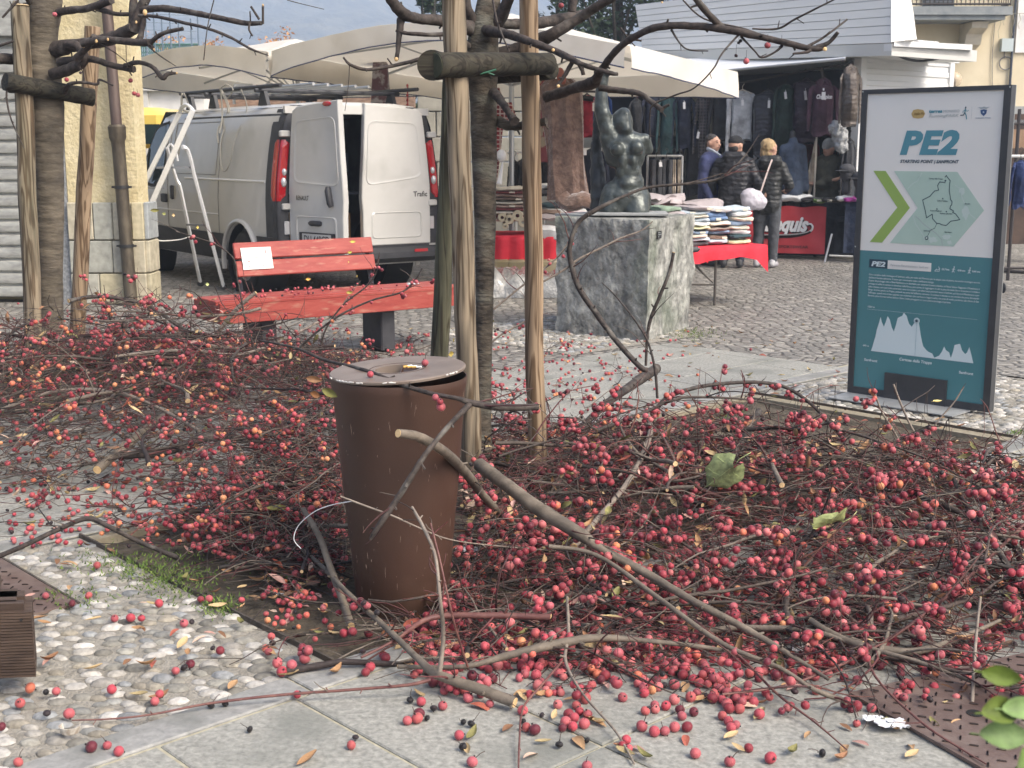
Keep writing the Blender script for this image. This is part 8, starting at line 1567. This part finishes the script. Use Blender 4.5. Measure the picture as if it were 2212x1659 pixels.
for i in range(330): g = G(rs.uniform(-20, 900) if i % 2 else rs.uniform(1000, 1850), rs.uniform(690, 860) if i % 5 else rs.uniform(1050, 1180), .004) if i % 9 else G(rs.gauss(650, 50), rs.gauss(1290, 35), .0); leaf(mb, g, rs.uniform(.03, .06), Euler((rs.gauss(0, .15), rs.gauss(0, .15), rs.uniform(0, 6.3))).to_matrix(), rs)
struct('leaf_litter_with_shade', mb, M_leaf, smooth=True, kind='stuff'); tag(bpy.data.objects['leaf_litter_with_shade'], 'brown and yellow dead leaves strewn through the heaps and over the path, with dark ones beneath painting the shade', 'leaf litter')
protoL = []; LI = {}; LN = ['tan', 'light brown', 'dark brown', 'sandy', 'straw yellow', 'pinkish brown', 'deep brown', 'olive', 'peach', 'red brown']
for i in range(14):
    m_ = MB(); leaf(m_, V((0, 0, 0)), 1.0, Matrix.Identity(3), rs, col=LC[i % len(LC)]); 
    m_.v = [(x, y, z) for x, y, z in m_.v]; me_o = m_.build('fallen_leaf', M_leaf, auto=None); protoL.append(me_o.data); LI[me_o.data.name] = i % len(LC); bpy.data.objects.remove(me_o)
LP = [(85, 1335), (395, 1390), (200, 1444), (105, 1424), (300, 1500), (345, 1508), (590, 1400), (1020, 1588), (1010, 1620), (665, 1640), (1165, 1503), (1290, 1560), (1250, 1600), (1480, 1480), (1580, 1590), (1825, 1615), (1940, 1575), (1970, 1630), (1640, 1545), (1310, 1480), (1040, 1525), (880, 1435), (905, 1500), (580, 1405), (560, 1255), (330, 1305), (250, 1330), (470, 1310), (420, 1255), (150, 1215), (95, 1345), (1890, 1560), (2010, 1470), (2080, 1495), (2040, 1488), (1700, 1480), (1750, 1430), (2140, 1380), (2190, 1350), (2030, 905), (1850, 930), (1800, 945), (1700, 930), (1600, 945), (1560, 900), (2100, 960), (1120, 1005), (60, 1290), (240, 1190), (520, 1345), (430, 1380), (330, 1430), (480, 1370)]
GNL = []
for k, (x, y) in enumerate(LP): GNL.append((x, y, rs.uniform(.045, .075)))
for k in range(110):
    if k < 45: x, y = rs.uniform(900, 2180), rs.uniform(1440, 1640)
    elif k < 70: x, y = rs.uniform(80, 760), rs.uniform(1200, 1500)
    else: x, y = rs.uniform(1480, 2150), rs.uniform(880, 960)
    GNL.append((x, y, rs.uniform(.035, .065)))
for k, (x, y, s) in enumerate(GNL):
    z = .012 if x < 740 and y > 1200 and y < 1440 else .004; g = G(x, y, z + .004); o = bpy.data.objects.new('fallen_leaf', protoL[k % len(protoL)] if rs.random() < .5 else rs.choice(protoL)); COL.objects.link(o); o.location = g; o.scale = (s, s, s); o.rotation_euler = (rs.gauss(0, .12), rs.gauss(0, .12), rs.uniform(0, 6.3))
    zone = 'on the foreground stone slabs' if y > 1430 and x > 700 else ('on the pebble paving' if x < 760 else 'on the soil between the right heap and the sign'); cn = LN[LI[o.data.name]]; tag(o, 'single dry ' + cn + ' leaf loose ' + zone, 'leaf', cn + ' leaves ' + zone)
# standout leaves
def bigleaf(label, x, y, Y, L_, col, rot, wid=.5, curl=.3, name='leaf'):
    p = P(x, y, Y); m_ = MB(); leaf(m_, p, L_, Euler(rot).to_matrix(), rs, col=col, wid=wid, curl=curl); o = m_.build(name, M_leaf, loc=p, auto=None); return tag(o, label, 'leaf')
PG = (.27, .32, .14); OL = (.16, .15, .035); YL = (.55, .42, .1); BR_ = (.2, .1, .045)
def veined(label, x, y, zh, L_, rot, col, seed):
    c = G(x, y, zh); M = Euler(rot).to_matrix(); m_ = MB(); n, k = 12, 8; r_ = random.Random(seed); g = []; ph = r_.uniform(0, 6)
    f = lambda t, s: c + M @ V(((t-.45)*L_, s*L_*.46*(math.sin(PI*min(1, t*.96+.03))**.6)*(1+.2*abs(math.sin(t*9+ph)))*(1-.35*t), L_*(.22*abs(s)**1.5*(1+.4*math.sin(t*5+ph)) + .16*math.sin(t*3.2+ph) + .03*math.sin(s*9+t*12))))
    for a in range(n+1):
        for b in range(k+1): g.append(f(a/n, b/k*2-1))
    m_.add(g, [(a*(k+1)+b, a*(k+1)+b+1, (a+1)*(k+1)+b+1, (a+1)*(k+1)+b) for a in range(n) for b in range(k)], col); vc = tuple(v*1.5 for v in col); up = V((0, 0, .0015))
    m_.tube([f(t/10, 0)+up for t in range(11)], .0013, 4, cap=False, col=vc); m_.tube([f(0, 0), f(0, 0) + M @ V((-L_*.25, .01, .02)), f(0, 0) + M @ V((-L_*.5, .0, .05))], .0014, 4, col=vc)
    for t in (.12, .28, .45, .6):
        for sg in (-1, 1): m_.tube([f(t, 0)+up, f(t+.1, sg*.45)+up, f(t+.2, sg*.85)+up], .0008, 3, cap=False, col=vc)
    tag(m_.build('leaf', M_leaf, loc=c, auto=None), label, 'leaf')
veined('large folded pale green leaf lying left in the right heap', 1556, 1030, .32, .15, (.9, .5, 2.0), PG, 3)
veined('large pale green veined leaf at the centre of the right heap', 1792, 1135, .26, .14, (.5, -.3, 3.6), (.3, .33, .13), 8)
for a in (('olive leaf standing in the right heap above the paper scrap', 1957, 1066, 5.0, .06, OL, (1.2, .2, .5)), ('pale green leaf beside the olive leaf in the right heap', 1968, 1114, 4.85, .045, PG, (.8, 0, .2)),
 ('brown leaf stuck to the bin edge, uppermost of three', 678, 820, 4.05, .05, BR_, (1.3, .2, .3)), ('brown leaf at the bin edge, lower left of three', 678, 853, 4.02, .05, (.22, .1, .04), (1.4, .4, 1.0)), ('olive brown leaf lying against the bin front rim', 715, 850, 3.95, .06, OL, (1.2, .3, -.5)),
 ('olive leaf hanging beside the middle timber post base', 1052, 692, 6.3, .07, OL, (1.2, .2, .3)), ('bright yellow leaf behind the bin beside the middle post', 972, 765, 6.0, .06, YL, (1.4, 0, 1.2)), ('yellow leaf above the bright yellow leaf behind the bin', 978, 735, 6.1, .05, YL, (1.4, 0, 1.6)),
 ('yellow leaf on a twig before the van, leftmost of five', 335, 455, 7.6, .05, OL, (1.3, 0, .2)), ('pinkish yellow leaf on a twig before the van sill', 373, 465, 7.6, .045, (.55, .4, .2), (1.4, 0, 1.5)), ('yellow leaf on a twig beside the ladder leg', 425, 491, 7.6, .045, YL, (1.5, 0, 1.5)), ('pale green leaf below the ladder cord', 446, 614, 7.6, .045, (.45, .5, .2), (1.5, 0, 1.4)), ('green yellow leaf between the ladder rails', 353, 462, 7.6, .04, (.3, .32, .1), (1.3, 0, 1.3)),
 ('yellow leaf at the bench top edge', 762, 522, 7.7, .035, (.4, .35, .06), (1.4, 0, .4)), ('yellow leaf on the upper bench board', 755, 545, 7.7, .035, (.4, .35, .06), (1.4, 0, .9)), ('yellow leaf at the gap of the bench boards', 752, 566, 7.7, .03, YL, (1.5, 0, 1.5)), ('amber leaf over the lower bench board', 665, 603, 7.7, .04, (.55, .33, .08), (1.4, 0, .9)), ('yellow leaf hanging under the bench back', 770, 597, 7.7, .04, YL, (1.4, 0, 1.6)), ('yellow leaf before the bench seat front', 757, 632, 7.7, .05, YL, (1.3, 0, -.6)),
 ('olive leaf standing in the left heap near the bin', 386, 992, 5.6, .06, OL, (1.3, 0, .6)), ('dark red brown leaf in the left heap', 352, 1022, 5.5, .06, (.2, .035, .03), (1.2, 0, 1.8)), ('round brown leaf standing above the left heap', 422, 965, 5.5, .07, (.22, .12, .06), (1.3, .2, 1.5)), ('long yellow brown leaf under the left heap edge', 600, 1100, 4.7, .08, OL, (.5, 0, .2)), ('pale leaf before the left timber post', 85, 822, 7.6, .06, (.5, .45, .25), (1.2, 0, .3)), ('olive leaf between the left post and trunk', 130, 830, 7.6, .07, (.22, .2, .07), (1.3, 0, 1.4)),
 ('dark green leaf near the blurred leaves, upper of two', 2025, 1385, 3.9, .05, (.06, .12, .04), (1.2, 0, .5)), ('dark green leaf near the blurred leaves, lower of two', 2030, 1415, 3.85, .05, (.06, .12, .04), (1.3, .2, 1.5)), ('orange brown leaf in the middle of the right heap', 1280, 960, 5.5, .05, (.5, .3, .06), (1, 0, 1)), ('curled orange strip leaf right of the bin', 1115, 1150, 4.7, .08, (.6, .3, .18), (1.2, 0, 1.2)),
 ('yellow leaf on the base plate of the sign', 2025, 868, 6.85, .06, (.5, .42, .15), (.3, 0, .4)), ('olive green leaf hanging at the right edge', 2140, 1075, 5.1, .06, OL, (1.2, 0, 1.3))): bigleaf(*a)
# blurred near leaves at the lower right corner
pl_ = thing('near_shrub', P(2300, 1560, 1.15), 'out of focus green leaves of a shrub at the bottom right corner', 'shrub'); mb = MB(); mb.tube([P(2300, 1760, 1.2), P(2290, 1600, 1.15), P(2240, 1480, 1.12)], .003, 6); mb.tube([P(2290, 1600, 1.15), P(2200, 1560, 1.13)], .002, 5); mb.tube([P(2290, 1640, 1.15), P(2200, 1610, 1.13)], .002, 5); mb.build('stem', M_greytwig, pl_)
for x, y, L_, rot, col in ((2165, 1460, .036, (1.2, .1, -.25), (.12, .18, .02)), (2160, 1535, .05, (1.0, .1, .45), (.11, .16, .02)), (2170, 1590, .05, (.9, .1, .1), (.15, .24, .08)), (2208, 1530, .04, (1.0, 0, .1), (.15, .23, .08)), (2215, 1640, .04, (1, 0, .8), (.12, .2, .04)), (2240, 1450, .04, (1, 0, .8), (.12, .2, .04))):
    mb = MB(); leaf(mb, P(x, y, 1.12), L_, Euler(rot).to_matrix(), rs, col=col, wid=.6, curl=.1); mb.build('leaf', M_leaf, pl_, auto=None)
# ---- fruit ----
FP = []
def fproto(u, dark=0, orange=0):
    m_ = MB(); fruit(m_, V((0, 0, 0)), 1.0, rs, dark=dark, orange=orange, n=18, m=12); m_.tube([V((0, 0, .85)), V((.2, .1, 1.9)), V((.6, .1, 2.6))] if u % 3 == 0 else [V((0, 0, .8)), V((0, .1, 1.1))], .07, 4, col=(.06, .03, .02)); o = m_.build('crab_apple', M_berry, auto=None); d = o.data; bpy.data.objects.remove(o); return d
FPR = [fproto(i) for i in range(14)]; FPD = [fproto(i, dark=1.1) for i in range(4)]; FPO = [fproto(i, orange=1.1) for i in range(5)]
FX = [(198, 1624, 0), (232, 1618, 0), (257, 1632, 0), (540, 1583, 1), (759, 1618, 0), (768, 1600, 1), (642, 1508, 0), (335, 1525, 0), (345, 1510, 0), (476, 1415, 0), (658, 1435, 0), (66, 1498, 2), (100, 1504, 1), (120, 1503, 0), (44, 1530, 0), (102, 1551, 1), (150, 1554, 0), (4, 1580, 0), (40, 1655, 0), (456, 1532, 1), (487, 1528, 1), (460, 1408, 1), (398, 1356, 0), (412, 1352, 1), (283, 1345, 0), (306, 1344, 0), (344, 1313, 0), (248, 1345, 0), (242, 1500, 0), (434, 1303, 0), (452, 1302, 0), (99, 1295, 0), (210, 1230, 0), (156, 1312, 0), (192, 1295, 0), (784, 1414, 1), (790, 1460, 0), (800, 1450, 0), (992, 1597, 0), (1000, 1622, 1), (1137, 1580, 0), (1155, 1587, 0), (1130, 1565, 1), (1170, 1552, 1), (1268, 1606, 1), (1268, 1664, 0), (1020, 1656, 0), (1436, 1588, 0), (1457, 1580, 0), (1484, 1580, 0), (1473, 1555, 0), (1502, 1637, 0), (1617, 1624, 0), (1664, 1648, 0), (1776, 1636, 1), (1576, 1655, 0), (1560, 1555, 0), (1590, 1573, 0), (1640, 1552, 0), (1850, 1535, 0), (1882, 1538, 0), (2017, 1492, 0), (1345, 1515, 0), (886, 1520, 1), (910, 1524, 0), (880, 1565, 0), (893, 1563, 0), (905, 1553, 0), (920, 1558, 1), (937, 1538, 1), (1001, 1566, 1), (1012, 1570, 1), (1208, 1617, 1), (1205, 1530, 0), (1222, 1570, 0), (1240, 1560, 0), (1252, 1545, 0), (1265, 1550, 0), (1215, 1580, 0), (1232, 1576, 0), (1262, 1573, 0), (1245, 1532, 0), (1228, 1552, 0), (960, 1500, 0), (1058, 1528, 0), (2160, 1500, 0), (2146, 1515, 0), (1880, 1290, 0)]
for k in range(60): FX.append((rs.uniform(900, 1180), rs.gauss(1455, 30), 0))
for k in range(190):
    cx, cy = rs.choice(((1530, 1500), (1400, 1480), (1600, 1460), (1480, 1530), (1700, 1450), (1250, 1470), (1800, 1440), (1950, 1440), (1330, 1420), (2080, 1440), (1060, 1400), (880, 1390), (1560, 1530))); FX.append((rs.gauss(cx, 55), min(1600, rs.gauss(cy, 26)), 1 if rs.random() < .06 else (2 if rs.random() < .04 else 0)))
GN = {}
def ground_z(x, y, g):
    u = (g.x-O_.x)*B_.x + (g.y-O_.y)*B_.y; v = (g.x-O_.x)*A_.x + (g.y-O_.y)*A_.y; return -.02 if 0 < u < 4.37 and 0 < v < 1.7 else (.003 if u < 0 < v else 0.0)
placed = []
for k, (x, y, t) in enumerate(FX):
    r_ = rs.uniform(.012, .0165) * (.85 if t == 1 else 1); g = G(x, y, 0)
    for tr in range(12):
        hit = [q for q in placed if (q-g).length < .026]
        if not hit: break
        d = g-hit[0]; d = d.normalized() if d.length > 1e-5 else V((1, 0, 0)); g = hit[0] + d*.0275
    placed.append(g.copy()); g = V((g.x, g.y, ground_z(x, y, g) + r_*.86)); o = bpy.data.objects.new('crab_apple', rs.choice(FPD if t == 1 else (FPO if t == 2 else FPR))); COL.objects.link(o); o.location = g; o.scale = (r_, r_, r_); o.rotation_euler = (rs.uniform(-1, 1), rs.uniform(-1, 1), rs.uniform(0, 6))
    u = (g.x-O_.x)*B_.x + (g.y-O_.y)*B_.y; v = (g.x-O_.x)*A_.x + (g.y-O_.y)*A_.y
    zone = 'on the foreground stone slabs' if v < 0 else ('on the pebble paving' if u < 0 else 'on the bare soil round the bin'); c_ = ('small red', 'black shrivelled', 'orange')[t]; tag(o, c_ + ' crab apple fallen loose ' + zone, 'crab apple', c_ + ' fruit ' + zone)
for i, (x, y, lb, yy) in enumerate(((918, 787, 'single red crab apple resting on the bin lid right of the opening', 4.13), (800, 812, 'red crab apple under the branch on the bin lid front', 3.98))):
    g = P(x, y, yy); o = bpy.data.objects.new('crab_apple', FPR[i]); COL.objects.link(o); lz = (lt @ V((g.x-lc.x, g.y-lc.y, 0))).z + lc.z; o.location = (g.x, g.y, lz + .017); o.scale = (.0125,)*3 if i == 0 else (.011,)*3; tag(o, lb, 'crab apple')
mb = MB()   # the rest of the fruit, past counting
for i in range(3300):
    left = rs.random() < .52; g = sample(PL if left else PR, rs, notslab if left else None) if i % 4 else sample(PB if left else PC, rs); r_ = rs.uniform(.0100, .0148) if left else rs.uniform(.0115, .016); g.z = max(r_*.8, rs.uniform(.0, heapz(g)*.75)) + (0 if left else -.015); fruit(mb, g, r_, rs, orange=.22 if left and g.y < 6.5 else .03, dark=.06, n=9, m=6)
for i in range(700):
    x, y = (rs.gauss(1180, 150), rs.uniform(715, 890)) if i < 250 else ((rs.uniform(560, 930), rs.uniform(700, 800)) if i < 320 else (rs.uniform(-20, 330), rs.uniform(640, 760)) if i < 420 else (rs.uniform(-20, 560), rs.uniform(1040, 1180)) if i < 640 else (rs.gauss(650, 50), rs.gauss(1300, 32))); g = G(x, y, .011); fruit(mb, g, rs.uniform(.009, .0125), rs, orange=.12, dark=.08, n=8, m=5)
for i in range(60):   # on the bench seat
    a = rs.uniform(.15, 1.55); g = bp(a, rs.uniform(.03, .45), .474+.009); fruit(mb, g, rs.uniform(.009, .012), rs, dark=.15, n=9, m=6)
struct('fallen_fruit', mb, M_berry, smooth=True, kind='stuff'); tag(bpy.data.objects['fallen_fruit'], 'masses of small red and orange crab apples under and behind the heaps', 'crab apples')
# moss
M_moss = attr_mat('moss', rough=1); mb = MB()
for cx, cy, n_, sx_, sy_ in ((370, 1245, 900, 55, 26), (470, 1308, 260, 22, 12), (250, 1215, 350, 60, 18), (620, 1243, 160, 22, 8), (1500, 722, 260, 30, 6), (1590, 888, 120, 12, 5), (1560, 900, 60, 10, 4), (2205, 935, 120, 15, 3), (170, 1290, 120, 40, 14)):
    for i in range(n_):
        x, y = rs.gauss(cx, sx_), rs.gauss(cy, sy_); g = G(x, y, .004); h_ = rs.uniform(.006, .016)*(1.3 if y < 1000 else 1); a = rs.uniform(0, 6.3); d = V((math.cos(a), math.sin(a), 0)); c = rs.choice([(.09, .15, .03), (.13, .2, .04), (.06, .1, .025), (.17, .22, .06)]); mb.add([g - d*.0035, g + d*.0035, g + V((rs.gauss(0, .008), rs.gauss(0, .008), h_))], [(0, 1, 2)], c)
struct('moss', mb, M_moss, kind='stuff'); tag(bpy.data.objects['moss'], 'green moss tufts in the joints of the paving', 'moss')
# small litter
def scrap(label, cat, x, y, z, s, seed, m, name='paper_scrap'):
    g = G(x, y, z); r_ = random.Random(seed); m_ = MB(); n = 9; vs = [g + V(((i/n-.5)*s*1.5 + r_.gauss(0, s*.08), (j/n-.5)*s + r_.gauss(0, s*.08), s*.16*(1+fbm(V((i*.45, j*.45, seed)), 1, 2)))) for j in range(n+1) for i in range(n+1)]
    m_.add(vs, [(j*(n+1)+i, j*(n+1)+i+1, (j+1)*(n+1)+i+1, (j+1)*(n+1)+i) for j in range(n) for i in range(n) if not ((i in (0, n-1)) and (j in (0, n-1)))]); o = m_.build(name, m, loc=g, smooth=True, auto=None); tag(o, label, cat)
M_paper = mat('paper_white', (.72, .73, .74), rough=.6); M_clearp = mat('clear_wrap', (.6, .58, .58), (.75, .72, .72), rough=.15, scale=40, coat=.6, alpha=.75)
scrap('crumpled white tissue on the tread plate at the lower right', 'tissue', 1925, 1568, .012, .055, 3, M_paper, 'tissue'); scrap('torn white strip beside the crumpled tissue', 'tissue', 1885, 1555, .01, .035, 4, M_paper, 'tissue'); scrap('clear plastic wrapper in the lower part of the right heap', 'wrapper', 1730, 1405, .02, .04, 5, M_clearp, 'wrapper'); scrap('white and green paper scrap right of the bin', 'paper', 1010, 1190, .03, .05, 6, M_paper); scrap('small white paper shred left of the bin foot', 'paper', 608, 1285, .01, .02, 8, M_paper); scrap('white paper scrap on the bench seat end', 'paper', 893, 615, .47, .06, 9, M_paper)
g = G(152, 1590, .0); sh = thing('broken_cup', g, 'broken white shell like cup on the pebbles at the bottom left', 'cup'); mb = MB(); rings = [[g + V((math.cos(a)*r_, math.sin(a)*r_*.9, z)) for a in [R(150 + 230*j/16) for j in range(17)]] for r_, z in ((.012, .006), (.024, .012), (.028, .03), (.025, .03), (.02, .012))]; mb.loft(rings, False, False, closed=False); mb.build('rim', mat('shell_white', (.55, .52, .45), (.25, .2, .15), rough=.7, scale=40), sh)
g = thing('cigarette_butt', G(782, 1308, 0), 'cigarette butt on the soil left of the bin foot', 'cigarette butt'); p = G(777, 1312, 0); mb = MB(); mb.cyl(p, p + V((.012, .008, .003)), .0038, 8); mb.build('filter', MATS['butt_filter'], g)
wr = thing('wire', G(690, 1100, .1), 'thin white wire looped at the left of the bin', 'wire'); mb = MB(); mb.tube(bez([P(760, 1083, 3.9), P(720, 1090, 4.0), P(680, 1105, 4.05), P(645, 1135, 4.1), P(635, 1165, 4.1), P(650, 1185, 4.1)], 6), .0016, 5); mb.build('loop', M_paper, wr)
# wooden bench end at the left edge
M_brw = mat('grooved_wood', (.04, .024, .016), (.085, .055, .038), rough=.65, scale=8, detail=6, stretch=(1, 5, 5), bump=.3)
wb = thing('wooden_bench', V((-1.6, 3.4, 0)), 'dark grooved wooden bench corner at the left edge over the pebbles', 'bench')
c1_ = G(78, 1462, .06); c1_.z = .06; top = P(78, 1323, c1_.y).z; exx = V((-1, -.10, 0)).normalized(); eyy = V((-.35, 1, 0)).normalized()
mb = MB(); nz = 22; fr_ = []
for k in range(nz):
    z0_ = c1_.z + (top-c1_.z)*k/nz; z1_ = c1_.z + (top-c1_.z)*(k+.72)/nz; fr_ += [c1_ + UPV*(z0_-c1_.z) , c1_ + UPV*(z1_-c1_.z), c1_ + UPV*(z1_-c1_.z) + (exx+eyy)*.0035, c1_ + UPV*(z0_ + (top-c1_.z)/nz - c1_.z) + (exx+eyy)*.0035]
mb.loft([[p + exx*.6 for p in fr_], fr_], False, False, closed=False); mb.loft([fr_, [p + eyy*.14 for p in fr_]], False, False, closed=False)
tp0 = c1_ + UPV*(top-c1_.z); mb.add([tp0, tp0+eyy*.14, tp0+eyy*.14+exx*.6, tp0+exx*.6], [(0, 1, 2, 3)]); mb.build('front_board', M_brw, wb, smooth=False)
mb = MB(); q = tp0 + eyy*.02 + exx*.02; mb.obox(q, exx*.6, eyy*.03, UPV*.02); mb.obox(q + eyy*.06, exx*.6, eyy*.05, UPV*.02)
for k in range(3): mb.obox(q + eyy*(.02+.13*k) + UPV*.002 + exx*(.02+.05*k), exx*.6, eyy*.11, UPV*.018)
mb.build('seat_slats', M_brw, wb, smooth=False); mb = MB(); sx_ = c1_ + UPV*(top-c1_.z-.02) + exx*.028 - V((0, .001, 0)); mb.cyl(sx_, sx_ - V((0, .002, 0)), .004, 8); mb.build('screw_hole', M_black, wb)
# ---- haze: the damp air of the valley ----
mb = MB(); mb.box((0, 625, 134), (1410, 1380, 270)); hzo = mb.build('haze', bpy.data.materials.new('haze_air'), smooth=False); hzo['kind'] = 'stuff'
hm = hzo.data.materials[0]; hm.use_nodes = True; t = hm.node_tree; t.nodes.remove(t.nodes['Principled BSDF']); pv = t.nodes.new('ShaderNodeVolumePrincipled'); pv.inputs['Color'].default_value = (.7, .83, 1, 1); pv.inputs['Density'].default_value = .0012; pv.inputs['Anisotropy'].default_value = 0
t.links.new(pv.outputs[0], t.nodes['Material Output'].inputs['Volume'])
